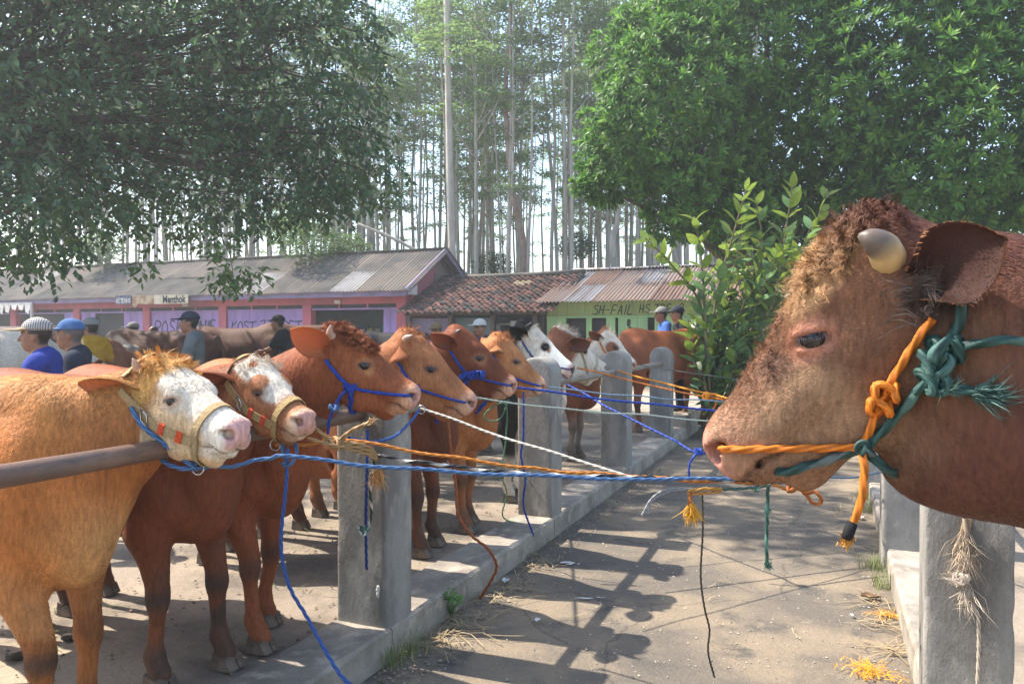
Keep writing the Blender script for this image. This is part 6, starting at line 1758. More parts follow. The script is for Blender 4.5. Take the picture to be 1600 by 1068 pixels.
black = cloth('black_cloth', (0.018, 0.018, 0.020)); navy = cloth('navy_jacket', (0.022, 0.028, 0.042), (0.03, 0.038, 0.055)); denim = cloth('dark_trousers', (0.04, 0.045, 0.06))
blue_cap = cloth('faded_blue_cap', (0.055, 0.12, 0.27), (0.09, 0.17, 0.33), 12); khaki = cloth('khaki_cap', (0.20, 0.13, 0.07)); whitec = cloth('white_cap', (0.48, 0.47, 0.45)); greyc = cloth('grey_cap', (0.20, 0.20, 0.19)); dkcap = cloth('dark_cap', (0.03, 0.035, 0.05))
tanb = cloth('tan_brim', (0.35, 0.26, 0.15))
FACEL = math.pi + TH     # looking left in the picture
def at(px, d, z=0.15): p = gpt(px, 520, d=d); return (p[0], p[1], z)
person('man in royal blue polo and checked cap standing behind the golden calf', at(66, 5.3), FACEL + 0.30, 1.54, cloth('royal_blue_polo', (0.022, 0.040, 0.22), (0.03, 0.05, 0.27)), denim, (plaid(), tanb, 1), res=0.02, hres=0.008,
       arms={1: ((0.10, 0.25, 1.14), (0.26, 0.12, 1.26)), -1: ((-0.04, -0.27, 1.12), (0.03, -0.28, 0.88))}, collar=cloth('red_collar', (0.30, 0.03, 0.06)))
jk = person('man in faded blue cap and dark striped jacket at the man in blue polo\'s shoulder', at(118, 5.9), FACEL + 0.35, 1.545, navy, denim, (blue_cap, blue_cap, 1), res=0.02, hres=0.008, sleeve=1.0, hair=(0.10, 0.09, 0.085))
for q in (-0.012, 0.012):
    MB().tube([np.array((0.01 + q, -0.262, 1.40)), np.array((-0.01 + q, -0.305, 1.28)), np.array((-0.03 + q, -0.325, 1.14))], 0.004, 5).build('sleeve_stripe', whitec, jk, smooth=True)
person('man in yellow T-shirt and grey cap at the far rail', at(145, 9.6), FACEL - 0.25, 1.63, cloth('mustard_shirt', (0.42, 0.22, 0.02), (0.48, 0.26, 0.03)), black, (greyc, greyc, 1))
person('moustached man in grey jacket and blue-fronted cap looking left', at(302, 9.0), FACEL + 0.25, 1.69, cloth('grey_green_jacket', (0.10, 0.115, 0.115), (0.13, 0.14, 0.14)), denim, (dkcap, dkcap, 1), sleeve=1.0, hres=0.010,
       arms={1: ((0.06, 0.27, 1.12), (0.24, -0.02, 1.14)), -1: ((0.06, -0.27, 1.12), (0.24, 0.04, 1.10))})
person('man in grey cap half hidden behind the piebald brown bull', at(211, 13.6), FACEL, 1.63, cloth('green_shirt', (0.06, 0.07, 0.05)), denim, (greyc, greyc, 1), res=0.03, hres=0.016)
person('man in dark T-shirt and cap bending over a cow by the far rail', at(447, 12.8), FACEL, 1.74, black, denim, (cloth('brown_cap', (0.05, 0.04, 0.035)),) * 2 + (1,), res=0.03, hres=0.016, lean=0.15, arms={1: ((0.16, 0.25, 1.16), (0.34, 0.12, 1.12)), -1: ((0.16, -0.25, 1.16), (0.32, -0.12, 1.08))})
person('dark-haired man beyond the piebald bull, left of the grey jacket', at(243, 15.5), FACEL + 0.4, 1.59, black, denim, None, res=0.03, hres=0.018)
person('man in khaki brown cap behind the reddish tan cow', at(683, 10.5), FACEL + 1.3, 1.58, cloth('brown_shirt', (0.12, 0.08, 0.06)), denim, (khaki, khaki, 1), res=0.03, hres=0.014)
person('man in white cap behind the dark red-brown cow', at(752, 10.5), FACEL + 0.9, 1.63, cloth('teal_jacket', (0.03, 0.05, 0.06)), denim, (whitec, whitec, 1), res=0.03, hres=0.014)
person('man in grey cap and blue shirt behind the far brown cow', at(1037, 12.6, 0.34), FACEL, 1.68, cloth('blue_shirt', (0.06, 0.13, 0.38)), denim, (greyc, greyc, 1), res=0.03, hres=0.015)
person('man in dark cap and black shirt right of the blue-shirted man', at(1062, 12.2, 0.34), FACEL + 0.1, 1.68, black, black, (dkcap, dkcap, 1), res=0.03, hres=0.015, skin=(0.32, 0.15, 0.09))
# ------------------------------------------------------------------ ropes and halters
M_rope = mat('twisted_rope', (1, 1, 1), attr=True, rough=0.55, scale=40, vary=0.12, spec=0.3, bump=0.2, bscale=300)
M_web = mat('webbing', (1, 1, 1), attr=True, rough=0.75, scale=30, vary=0.15, bump=0.5, bscale=120)
M_steel = mat('steel_ring', (0.5, 0.5, 0.52), rough=0.25, metal=1.0)
BLUE = (0.012, 0.055, 0.36); SKYB = (0.075, 0.17, 0.36); ORG = (0.66, 0.18, 0.012); BGR = (0.025, 0.075, 0.065); HEMP = (0.40, 0.24, 0.10); WHT = (0.50, 0.48, 0.42); RUST = (0.32, 0.085, 0.025); BLK = (0.03, 0.03, 0.034); GRN = (0.10, 0.26, 0.14); PBL = (0.22, 0.33, 0.45)
def rope_geo(pts, r, c, c2=None, lay=None, n=12, strands=3, dens=None, cat=True):
    """laid rope: three strands winding round; returns V, F, C"""
    P = catmull(pts, 10) if (cat and len(pts) > 2) else np.array(pts, float)
    L = np.concatenate([[0], np.cumsum(np.linalg.norm(np.diff(P, axis=0), axis=1))])
    r = r * 0.78
    lay = lay or r * 7.0
    st = max(lay / 9.0, L[-1] / 480)
    m = max(4, int(L[-1] / st)); s = np.linspace(0, L[-1], m)
    P = np.stack([np.interp(s, L, P[:, i]) for i in range(3)], 1)
    T = np.gradient(P, axis=0); T /= np.linalg.norm(T, axis=1)[:, None] + 1e-9
    up = np.array((0.13, 0.21, 0.97)); A = np.zeros_like(P); B = np.zeros_like(P)
    for i in range(m):
        a = np.cross(T[i], up)
        if np.linalg.norm(a) < 0.15: a = np.cross(T[i], np.array((1.0, 0.1, 0)))
        a /= np.linalg.norm(a); up = np.cross(a, T[i]); A[i], B[i] = a, up
    ph = 2 * math.pi * s / lay if st < lay / 3 else np.zeros(m)
    V, C = [], []
    for k in range(n):
        q = 2 * math.pi * k / n
        w = strands * (q - 0) 
        rad = r * (1 + 0.24 * np.cos(strands * q - ph * 1.0))
        V.append(P + (np.cos(q) * rad)[:, None] * A + (np.sin(q) * rad)[:, None] * B)
        gr = 0.74 + 0.26 * np.cos(strands * q - ph)  # strand grooves darkened in the colour, painting the crease shade
        col = np.array(c)[None] * gr[:, None]
        if c2 is not None:
            idx = np.floor(((q * strands - ph) / (2 * math.pi)) % strands)
            col = np.where((np.floor((q - ph / strands) / (2 * math.pi / strands)) % strands < 1)[:, None], np.array(c2)[None], col)
        C.append(col)
    V = np.stack(V, 1).reshape(-1, 3); C = np.stack(C, 1).reshape(-1, 3)
    i, k = np.meshgrid(np.arange(m - 1), np.arange(n), indexing='ij'); i, k = i.ravel(), k.ravel(); k2 = (k + 1) % n
    return V, np.stack([i * n + k, i * n + k2, (i + 1) * n + k2, (i + 1) * n + k], 1), C
def rope_part(name, parent, pts, r, c, c2=None, **kw):
    V, F, C = rope_geo(pts, r, c, c2, **kw)
    o0 = np.array(parent.location) if parent is not None else np.zeros(3)
    return link(name, fast_mesh(name, V - o0, F, C), M_rope, parent)
def sag(a, b, dz=0.05, n=6, wob=0.006, seed=0):
    rg = np.random.RandomState(seed); a, b = np.array(a, float), np.array(b, float)
    return [a + (b - a) * t + np.array((0, 0, -4 * dz * t * (1 - t))) + (rg.normal(0, wob, 3) if 0 < t < 1 else 0) for t in np.linspace(0, 1, n)]
def knot_pts(c, R0, turns=2, seed=0):
    rg = np.random.RandomState(seed); ph = rg.uniform(0, 6.28, 3); c = np.array(c, float)
    return [c + R0 * np.array((math.sin(t + 2 * math.sin(2 * t) * 0.4 + ph[0]), math.cos(1.5 * t + ph[1]) * 0.9, math.sin(2.5 * t + ph[2]) * 0.8)) for t in np.linspace(0, 2 * math.pi * turns, 14 * turns)]
def fray(parent, c, d, L, n, col, w=0.0015, spread=0.35, seed=0, name='frayed_end'):
    rg = np.random.RandomState(seed); c = np.array(c, float)
    dd = nrm(d) + rg.normal(0, spread, (n, 3)); dd /= np.linalg.norm(dd, axis=1)[:, None]
    l = L * rg.uniform(0.4, 1.1, n)
    p0 = c + rg.normal(0, 0.006, (n, 3)); sd = np.cross(dd, rg.normal(size=(n, 3))); sd /= np.linalg.norm(sd, axis=1)[:, None]
    mid = p0 + dd * l[:, None] * 0.55 + rg.normal(0, 0.12, (n, 3)) * l[:, None]; tip = p0 + dd * l[:, None] + rg.normal(0, 0.25, (n, 3)) * l[:, None]
    V = np.stack([p0 - sd * w, p0 + sd * w, mid + sd * w, mid - sd * w, tip], 1).reshape(-1, 3); k = np.arange(n)[:, None] * 5
    o0 = np.array(parent.location) if parent is not None else np.zeros(3)
    o = link(name, fast_mesh(name, V - o0, [np.concatenate([k, k + 1, k + 2, k + 3], 1), np.concatenate([k + 3, k + 2, k + 4], 1)], np.repeat(np.array(col) * rg.uniform(0.7, 1.25, (n, 1)), 5, 0)), M_rope, parent)
    o['kind'] = 'stuff'; return o
def thing(name, label, cat, group=None, at0=(0, 0, 0)): o = empty(name, at0); return tag(o, label, cat, group)

def side_path(cow, pts, sd, r):
    """points (a,z) on the side sd of the head, dropped on the skin"""
    return [cow['surf'](a, 0.30 * sd, z, (0, -sd, 0), r) for a, z in pts]
def band(cow, a0, zc, r, a_slope=0.0, n=18, t0=0.0, t1=2 * math.pi):
    """loop round the head in the plane a = a0 + slope*z"""
    out = []
    for t in np.linspace(t0, t1, n):
        dy, dz = math.cos(t), math.sin(t)
        z = zc + 0.35 * dz
        out.append(cow['surf'](a0 + a_slope * (0.35 * dz), 0.35 * dy, z, (-a_slope * dz, -dy, -dz), r))
    return out

HB = 'rope halters on the cattle'
# the bull: orange and green
c = COWS['hero']
h = thing('rope_halter', 'orange and dark green rope halter with knots on the big bull', 'halter', HB)
r1, r2 = 0.0085, 0.0105
nose = c['surf'](0.505, 0.30, -0.052, (0, -1, 0), 0.0)
sp = side_path(c, [(0.500, -0.060), (0.488, -0.075), (0.47, -0.097), (0.43, -0.145), (0.40, -0.182), (0.37, -0.218), (0.341, -0.250)], 1, r1)
rope_part('nose_rope', h, [c['hw'](0.505, 0.03, -0.058)] + sp, r1, ORG)
ck = side_path(c, [(0.341, -0.252), (0.29, -0.235), (0.236, -0.218), (0.18, -0.208), (0.13, -0.201), (0.09, -0.198)], 1, r1 * 1.2)
rope_part('cheek_rope', h, ck, r1, ORG)
rope_part('knot', h, knot_pts(ck[2], 0.019, 3, 1), r1 * 0.9, ORG)
rope_part('knot', h, knot_pts(ck[1] * 0.5 + ck[2] * 0.5 + np.array((0, -0.004, 0)), 0.017, 3, 2), r1 * 0.9, ORG)
e0 = ck[0] + np.array((0, -0.012, 0))
rope_part('loose_end', h, [e0, e0 + np.array((0.002, -0.012, -0.05)), e0 + np.array((-0.004, -0.016, -0.10)), e0 + np.array((-0.016, -0.016, -0.135))], r1, ORG)
te = e0 + np.array((-0.018, -0.016, -0.138))
MB().tube([te, te + np.array((-0.006, 0, -0.018)), te + np.array((-0.010, 0, -0.030))], [0.0105, 0.011, 0.009], 10).build('taped_tip', black, h, smooth=True)
fray(h, te + np.array((-0.010, 0, -0.030)), (-0.3, 0, -1), 0.018, 60, (0.55, 0.26, 0.04), seed=4)
g0 = side_path(c, [(0.341, -0.256), (0.28, -0.258), (0.22, -0.258), (0.165, -0.252), (0.12, -0.244)], 1, r2 * 1.2)
rope_part('cheek_rope', h, g0, r2, BGR, (0.06, 0.12, 0.10))
jw = [c['hw'](0.478, 0.035, -0.160)]
g1 = side_path(c, [(0.341, -0.252), (0.38, -0.232), (0.415, -0.212), (0.445, -0.192), (0.468, -0.176)], 1, r2)
rope_part('chin_rope', h, g1 + jw, r2, BGR, (0.10, 0.12, 0.12))
rope_part('knot', h, knot_pts(g0[0] + np.array((0.0, -0.006, 0.004)), 0.014, 2, 5), r2 * 0.7, BGR, (0.08, 0.1, 0.1))
rope_part('throat_loop', h, [g0[0], g0[0] + np.array((0.03, 0.0, -0.03)), g0[0] + np.array((0.055, 0.05, -0.05)), g0[0] + np.array((0.05, 0.10, -0.045))], r2, BGR)
top = side_path(c, [(0.12, -0.244), (0.08, -0.235), (0.04, -0.215), (0.01, -0.19)], 1, r2)
rope_part('poll_rope', h, top, r2, BGR, (0.05, 0.1, 0.1))
for kk, (a, z) in enumerate(((0.150, -0.246), (0.122, -0.244), (0.178, -0.262))):
    rope_part('knot', h, knot_pts(side_path(c, [(a, z)], 1, 0.016)[0], 0.024, 3, 11 + kk), r2 * 0.85, BGR, (0.05, 0.11, 0.10))
kp = side_path(c, [(0.12, -0.25)], 1, 0.016)[0]
rope_part('loose_end', h, [kp, kp + np.array((0.035, -0.02, 0.012)), kp + np.array((0.07, -0.03, 0.018)), kp + np.array((0.105, -0.035, 0.018))], r2 * 0.9, BGR, (0.06, 0.12, 0.11))
kq = side_path(c, [(0.178, -0.268)], 1, 0.016)[0]
rope_part('loose_end', h, [kq, kq + np.array((0.025, -0.018, -0.008)), kq + np.array((0.05, -0.026, -0.010)), kq + np.array((0.07, -0.03, -0.014))], r2 * 1.1, BGR, (0.06, 0.12, 0.11))
fray(h, kq + np.array((0.06, -0.03, -0.012)), (1, 0, -0.15), 0.06, 260, (0.05, 0.11, 0.095), 0.0009, 0.35, 6)
fray(h, kq + np.array((0.02, -0.02, -0.006)), (0.5, -0.2, 0.2), 0.03, 80, (0.06, 0.12, 0.10), 0.0007, 0.9, 7)

def blue_halter(key, label, col, r=0.0075, cheek_to=None):
    c = COWS[key]; h = thing('rope_halter', label, 'halter', HB)
    for sd in (-1,):
        p = side_path(c, [(0.48, -0.072), (0.42, -0.108), (0.36, -0.140), (0.30, -0.170), (0.24, -0.195)], sd, r)
        rope_part('nose_rope', h, [c['hw'](0.505, 0.03 * sd, -0.058)] + p, r, col)
        q = side_path(c, [(0.24, -0.195), (0.17, -0.185), (0.11, -0.170), (0.06, -0.155)], sd, r * 1.2)
        rope_part('cheek_rope', h, q, r * 1.15, col)
        t = side_path(c, [(0.24, -0.195), (0.27, -0.235)], sd, r * 1.3) + [c['surf'](a, y, -0.55, (0, 0, 1), r * 1.3) for a, y in ((0.30, 0.04 * sd), (0.31, 0.0), (0.30, -0.04 * sd))]
        rope_part('throat_rope', h, t, r * 1.7, col, lay=r * 6)
    kn = side_path(c, [(0.24, -0.197)], -1, 0.012)[0]
    rope_part('knot', h, knot_pts(kn, r * 2.2, 2, 3), r * 0.8, col)
    return h
h3 = blue_halter('c3', 'bright blue rope halter on the curly-polled red-brown cow', BLUE, 0.0085)
c = COWS['c3']; kn = side_path(c, [(0.24, -0.20)], -1, 0.01)[0]
tl = [kn, kn + np.array((-0.035, -0.02, -0.035)), kn + np.array((-0.06, -0.03, -0.085)), kn + np.array((-0.085, -0.03, -0.14)), kn + np.array((-0.10, -0.02, -0.20))]
rope_part('loose_end', h3, tl, 0.0085, BLUE); rope_part('knot', h3, knot_pts(tl[2], 0.016, 2, 8), 0.007, SKYB)
blue_halter('c4', 'blue rope halter on the reddish tan cow with closed eye', BLUE, 0.008)
rope_part('neck_loop', bpy.data.objects[-1] if False else COWS['c4']['o'] if False else thing('neck_rope', 'bright blue rope loop round the reddish tan cow\'s neck', 'rope'), [COWS['c4']['surf'](-0.10 + 0.3 * z, 0.35 * math.cos(t), z0, (0, -math.cos(t), 0), 0.01) for t, z, z0 in ((math.pi, 0, -0.05), (math.pi, 0, -0.10), (math.pi, 0.02, -0.16), (math.pi, 0.05, -0.22))], 0.011, BLUE)
h5 = blue_halter('c5', 'bulky knotted royal blue halter on the dark red-brown cow', BLUE, 0.0085)
kn = side_path(COWS['c5'], [(0.27, -0.19)], -1, 0.014)[0]
for j in range(5): rope_part('knot', h5, knot_pts(kn + np.array((0.025 * j - 0.04, -0.005, 0.004 * j)), 0.026, 2, 20 + j), 0.009, BLUE)
blue_halter('c6', 'blue rope halter on the light tan cow by the second post', BLUE, 0.009)
blue_halter('c7', 'dark blue rope halter on the black cow\'s white face', (0.012, 0.035, 0.20), 0.008)
h9 = blue_halter('c9', 'orange rope halter on the white-faced calf with eye patches', ORG, 0.010)

def strap(parent, pts, nrmls, w, th, col, name):
    """flat webbing strap through points with outward directions"""
    P = np.array(pts); T = np.gradient(P, axis=0); T /= np.linalg.norm(T, axis=1)[:, None] + 1e-9
    N = np.array(nrmls); N -= T * (N * T).sum(1)[:, None]; N /= np.linalg.norm(N, axis=1)[:, None] + 1e-9
    S = np.cross(T, N); V = []
    for i in range(len(P)):
        for a, b in ((-1, 0), (-0.92, 1), (0.92, 1), (1, 0)): V.append(P[i] + S[i] * a * w / 2 + N[i] * (b * th))
    n = len(P); F = [(i * 4 + k, (i + 1) * 4 + k, (i + 1) * 4 + (k + 1) % 4, i * 4 + (k + 1) % 4) for i in range(n - 1) for k in range(4)]
    F += [(0, 1, 2, 3), tuple((n - 1) * 4 + k for k in (3, 2, 1, 0))]
    mb = MB().add(V, F, tuple(col)); return mb.build(name, M_web, parent, smooth=False)
def web_halter(key, label, tan, red, ring=True):
    c = COWS[key]; h = thing('webbing_halter', label, 'halter', HB); o = np.array(c['hw'](0.3, 0, -0.12))
    nb = band(c, 0.395, -0.11, 0.003, -0.10, 26); nb2 = [p for p in nb]
    ctr = np.array(c['hw'](0.395, 0, -0.11))
    strap(h, nb2, [p - ctr for p in nb2], 0.030, 0.004, tan, 'nose_band')
    for sd in (-1, 1):
        pp = side_path(c, [(a, z) for a, z in zip(np.linspace(0.385, 0.02, 14), np.concatenate([np.linspace(-0.165, -0.185, 7), np.linspace(-0.185, -0.13, 7)]))], sd, 0.003)
        out = [np.array(c['hw'](0.2, sd, -0.15)) - np.array(c['hw'](0.2, 0, -0.15))] * len(pp)
        strap(h, pp, out, 0.034, 0.004, tan, 'cheek_strap')
        for i in (2, 5):
            q = pp[i]; qn = pp[i + 1]; pm = pp[i - 1]
            strap(h, [q * 0.55 + pm * 0.45, q, q * 0.55 + qn * 0.45], [out[0]] * 3, 0.040, 0.008, red, 'red_keeper')
        if sd == -1:
            bq = pp[8]; rg = MB(); u = nrm(pp[9] - pp[7]); w_ = np.array((0, 0, 1.0))
            rg.tube([bq + out[0] * 0.012 + u * a * 0.016 + w_ * b * 0.02 for a, b in ((-1, -1), (1, -1), (1, 1), (-1, 1), (-1, -1))], 0.0025, 6); rg.build('buckle', M_steel, h, smooth=True)
    strap(h, band(c, -0.02, -0.12, 0.004, -0.10, 16, 0.2, math.pi - 0.2), [np.array((0, 0, 1.0))] * 16, 0.030, 0.004, tan, 'poll_strap')
    if ring:
        q = c['surf'](0.40, -0.02, -0.5, (0, 0, 1), 0.018)
        MB().tube([q + 0.022 * np.array((math.cos(t), 0.2 * math.cos(t), math.sin(t))) for t in np.linspace(0, 6.283, 18)], 0.0032, 7).build('ring', M_steel, h, smooth=True)
        return q
    return None
RING1 = web_halter('c1', 'tan webbing halter with orange keepers and steel ring on the golden calf', (0.36, 0.25, 0.12), (0.60, 0.07, 0.015))
RING2 = web_halter('c2', 'tan webbing halter with orange-red keepers on the dark red calf', (0.38, 0.26, 0.11), (0.55, 0.06, 0.02))
h8 = thing('webbing_halter', 'pale webbing strap halter on the brown and white cow turned away', 'halter', HB); c = COWS['c8']
pp = side_path(c, [(0.06, -0.03), (0.14, -0.07), (0.22, -0.12), (0.30, -0.17), (0.36, -0.20)], -1, 0.004); strap(h8, pp, [np.array((0, -1.0, 0))] * 5, 0.04, 0.004, (0.42, 0.36, 0.25), 'cheek_strap')
nb = band(c, 0.40, -0.11, 0.004, -0.1, 20); ct8 = np.array(c['hw'](0.4, 0, -0.11)); strap(h8, nb, [p - ct8 for p in nb], 0.035, 0.004, (0.42, 0.36, 0.25), 'nose_band')
nb = band(COWS['c9'], 0.40, -0.11, 0.004, -0.1, 20); ct9 = np.array(COWS['c9']['hw'](0.4, 0, -0.11)); strap(h9, nb, [p - ct9 for p in nb], 0.030, 0.004, (0.42, 0.36, 0.27), 'nose_band')

LEAD = 'lead ropes stretched across the aisle'
def lead(label, pts, r, c, c2=None, dz=0.02, n=7, seed=0, group=LEAD, **kw):
    o = thing('lead_rope', label, 'rope', group)
    full = []
    for a, b in zip(pts[:-1], pts[1:]): full += sag(a, b, dz, n, 0.004, seed)[:-1]
    full.append(np.array(pts[-1], float))
    rope_part('rope', o, full, r, c, c2, **kw); return o
PB = np.array((0.345, 5.70, 0.66))                       # where the long ropes are made fast on the right
kA = gpt(1245, 750, d=3.15); kB = gpt(1085, 748, d=3.10)
l1 = lead('long sky blue lead rope from the golden calf\'s ring across to the right', [RING1, gpt(440, 712, d=2.72), gpt(760, 741, d=2.9), kA], 0.0085, SKYB, dz=0.008)
rope_part('neck_turn', l1, [COWS['c1']['surf'](0.10, -0.3, -0.16, (0, 1, 0), 0.008), COWS['c1']['surf'](0.16, -0.3, -0.20, (0, 1, 0), 0.008), COWS['c1']['surf'](0.23, -0.3, -0.225, (0, 1, 0), 0.009), RING1 + np.array((0, -0.01, 0))], 0.009, SKYB)
rl = gpt(262, 708, X=-2.125) ; rl[2] = 1.20
rope_part('rail_turn', l1, [RING1, RING1 * 0.5 + rl * 0.5 + np.array((0.02, -0.03, -0.03)), rl + np.array((0.0, -0.02, -0.045)), rl + np.array((-0.05, 0.0, 0.0)), rl + np.array((0.0, 0.02, 0.045)), RING1 + np.array((0, 0.0, 0.01))], 0.009, SKYB)
rope_part('knot', l1, knot_pts(kA, 0.022, 3, 4), 0.007, SKYB); rope_part('tail', l1, sag(kA, PB, 0.01, 5), 0.006, (0.05, 0.11, 0.22))
K2 = gpt(548, 688, d=3.02)
l2 = lead('orange lead rope crossing the aisle just above the blue one', [RING2 + np.array((0, 0, 0.0)), K2, gpt(800, 729, d=3.05), gpt(1000, 745, d=3.1), gpt(1200, 757, d=3.12), gpt(1262, 768, d=3.14)], 0.0075, (0.62, 0.22, 0.03), dz=0.004)
lp = gpt(1270, 775, d=3.14)
rope_part('loop', l2, [lp + 0.001 * np.array((px, 0, -py)) * 2.6 for px, py in ((-8, -4), (6, -6), (14, 4), (10, 12), (0, 10), (-8, 0), (-16, -8))], 0.009, (0.45, 0.13, 0.02))
rope_part('knot', l2, knot_pts(gpt(1237, 764, d=3.12), 0.014, 2, 6), 0.008, (0.40, 0.12, 0.02))
l3 = lead('black and white twisted lead rope running beside the orange one', [gpt(585, 712, d=3.06), gpt(700, 728, d=3.03), gpt(830, 741, d=3.0), gpt(1000, 746, d=3.05), kB, gpt(1200, 752, d=3.12), kA], 0.0085, BLK, WHT, dz=0.003, lay=0.05)
l4 = thing('hemp_tie', 'frayed tan hemp rope knotted round the rail at the first post', 'rope')
hk = gpt(524, 692, d=3.02)
rope_part('knot', l4, knot_pts(hk, 0.026, 4, 9), 0.0085, HEMP)
rope_part('tie', l4, [gpt(488, 665, d=3.0), gpt(505, 680, d=3.0), hk], 0.0085, HEMP); rope_part('tie', l4, [hk, gpt(550, 672, d=2.98), gpt(580, 659, d=2.95)], 0.0085, HEMP)
for q in range(3): rope_part('tie', l4, [hk, gpt(548, 692 + 5 * q, d=3.0), gpt(575, 698 + 6 * q, d=3.02), gpt(588, 712 + 3 * q, d=3.05)], 0.008, HEMP)
rope_part('tie', l4, [gpt(480, 684, d=2.95), gpt(520, 696, d=2.98), gpt(560, 702, d=3.02), gpt(588, 712, d=3.05)], 0.008, HEMP)
fray(l4, gpt(578, 660, d=2.95), (1, 0.3, 0.4), 0.025, 60, HEMP, seed=11); fray(l4, gpt(590, 735, d=3.0), (0, 0, -1), 0.08, 140, (0.45, 0.22, 0.07), seed=12)
l5 = thing('green_white_tail', 'short black and green rope tail ending in a knot on the first post', 'rope')
gp = [gpt(585, 716, d=3.06), gpt(578, 760, d=3.2), gpt(580, 800, d=3.3), gpt(576, 822, d=3.32)]
rope_part('tail', l5, gp, 0.0075, (0.03, 0.06, 0.05), WHT); rope_part('knot', l5, knot_pts(gpt(566, 829, d=3.3), 0.020, 3, 15), 0.007, (0.05, 0.12, 0.10), WHT)

hang = 'loose ropes hanging down to the ground'
def dangle(label, pts, r, c, c2=None, group=hang):
    o = thing('hanging_rope', label, 'rope', group); rope_part('rope', o, pts, r, c, c2); return o
o = dangle('blue rope hanging from the dark red calf down over the kerb', [gpt(449, 700, d=2.95), gpt(446, 760, d=2.95), gpt(438, 850, d=2.98), gpt(450, 915, d=3.0), gpt(478, 965, d=3.02), gpt(505, 1015, d=2.98), gpt(535, 1062, d=2.9), gpt(570, 1085, d=2.8)], 0.0085, (0.03, 0.10, 0.36))
rope_part('loop', o, [gpt(449, 722, d=2.95), gpt(440, 700, d=2.97), gpt(452, 686, d=3.0), gpt(463, 700, d=2.97), gpt(455, 724, d=2.94), gpt(440, 726, d=2.94), gpt(449, 722, d=2.93)], 0.0085, SKYB)
dangle('dark blue rope hanging against the face of the first post', [gpt(574, 672, d=3.22), gpt(573, 740, d=3.25), gpt(571, 820, d=3.4), gpt(572, 890, d=3.52)], 0.008, (0.015, 0.05, 0.24))
dangle('blue rope swagged from the tan cow\'s halter round the first post', [gpt(655, 640, d=3.9), gpt(640, 660, d=3.75), gpt(615, 682, d=3.60), gpt(580, 690, d=3.42), gpt(545, 684, d=3.3)], 0.0085, (0.03, 0.10, 0.34))
dangle('rusty orange rope hanging below the tan cow onto the aisle edge', [gpt(700, 655, d=4.2), gpt(704, 700, d=4.2), gpt(712, 760, d=4.18), gpt(716, 805, d=4.15), gpt(738, 838, d=4.15), gpt(762, 858, d=4.2), gpt(776, 885, d=4.28), gpt(766, 910, d=4.32), gpt(750, 936, d=4.42)], 0.0095, RUST)
dangle('thin green cord looped under the light tan cow', [gpt(795, 625, d=5.1), gpt(780, 655, d=5.1), gpt(757, 655, d=5.1), gpt(764, 640, d=5.1), gpt(790, 632, d=5.1), gpt(790, 690, d=5.12), gpt(783, 740, d=5.15), gpt(792, 770, d=5.2), gpt(785, 805, d=5.25), gpt(802, 818, d=5.3)], 0.006, GRN)
dangle('royal blue rope hanging straight down before the second post', [gpt(818, 612, d=5.3), gpt(818, 680, d=5.3), gpt(814, 710, d=5.32), gpt(821, 750, d=5.35), gpt(818, 790, d=5.4), gpt(834, 838, d=5.5)], 0.0085, BLUE)
lead('grey white lead rope slanting from the tan cow to the aisle bundle', [gpt(657, 638, d=3.95), gpt(985, 745, d=3.25)], 0.0075, WHT, dz=0.01)
o = thing('shackle', 'small steel link and knot at the tan cow\'s muzzle', 'shackle'); MB().tube([gpt(658, 640, d=3.93) + 0.022 * np.array((math.cos(t), 0, math.sin(t))) for t in np.linspace(0, 6.283, 14)], 0.0035, 6).build('ring', M_steel, o, smooth=True)
far = [((805, 605), 5.0, (1132, 643), 5.4, 0.009, BLUE, None, 'royal blue lead rope from the knotted halter across to the bull'), ((855, 604), 5.5, (1135, 628), 5.8, 0.006, PBL, None, 'thin pale blue lead rope from the light tan cow'),
       ((745, 621), 4.4, (1118, 659), 5.2, 0.006, (0.42, 0.50, 0.44), None, 'thin whitish green lead rope from the closed-eyed cow'), ((885, 600), 6.2, (1094, 708), 5.0, 0.009, BLUE, None, 'blue lead rope slanting steeply down from the black cow'),
       ((962, 578), 8.2, (1118, 617), 6.4, 0.010, (0.80, 0.28, 0.01), None, 'upper bright orange lead rope from the white-faced calf'), ((902, 575), 7.6, (1112, 621), 6.4, 0.009, ORG, None, 'lower orange lead rope from the rail before the turned cow'),
       ((1000, 570), 8.6, (1120, 588), 7.4, 0.005, (0.06, 0.10, 0.10), None, 'thin dark cord from the white-faced calf\'s muzzle')]
for i, (a, da, b, db, r, col, c2, lb) in enumerate(far): 
    A, B = gpt(*a, d=da), gpt(*b, d=db); D = B - A; E = B + D * ((0.455 - B[0]) / D[0]); E[2] = min(max(E[2], 0.35), 1.25)
    if i == 3: E = np.array((0.455, 6.2, 0.98))
    lead(lb, [A, B, E], r, col, c2, dz=0.010, seed=i)
o = thing('orange_knot', 'bright orange knot joining the two orange lead ropes', 'knot'); rope_part('knot', o, knot_pts(gpt(1105, 619, d=6.42), 0.035, 3, 31), 0.011, (0.80, 0.28, 0.01)); rope_part('tail', o, [gpt(1105, 619, d=6.42), gpt(1120, 616, d=6.4), gpt(1118, 632, d=6.4), gpt(1114, 640, d=6.4)], 0.011, ORG)
o = thing('blue_knot', 'blue knot with hanging tail at the bull\'s nose', 'knot'); rope_part('knot', o, knot_pts(gpt(1092, 706, d=5.0), 0.022, 3, 33), 0.010, BLUE); rope_part('tail', o, [gpt(1090, 708, d=5.0), gpt(1080, 720, d=5.0), gpt(1077, 735, d=5.0), gpt(1078, 748, d=5.0)], 0.0085, BLUE)
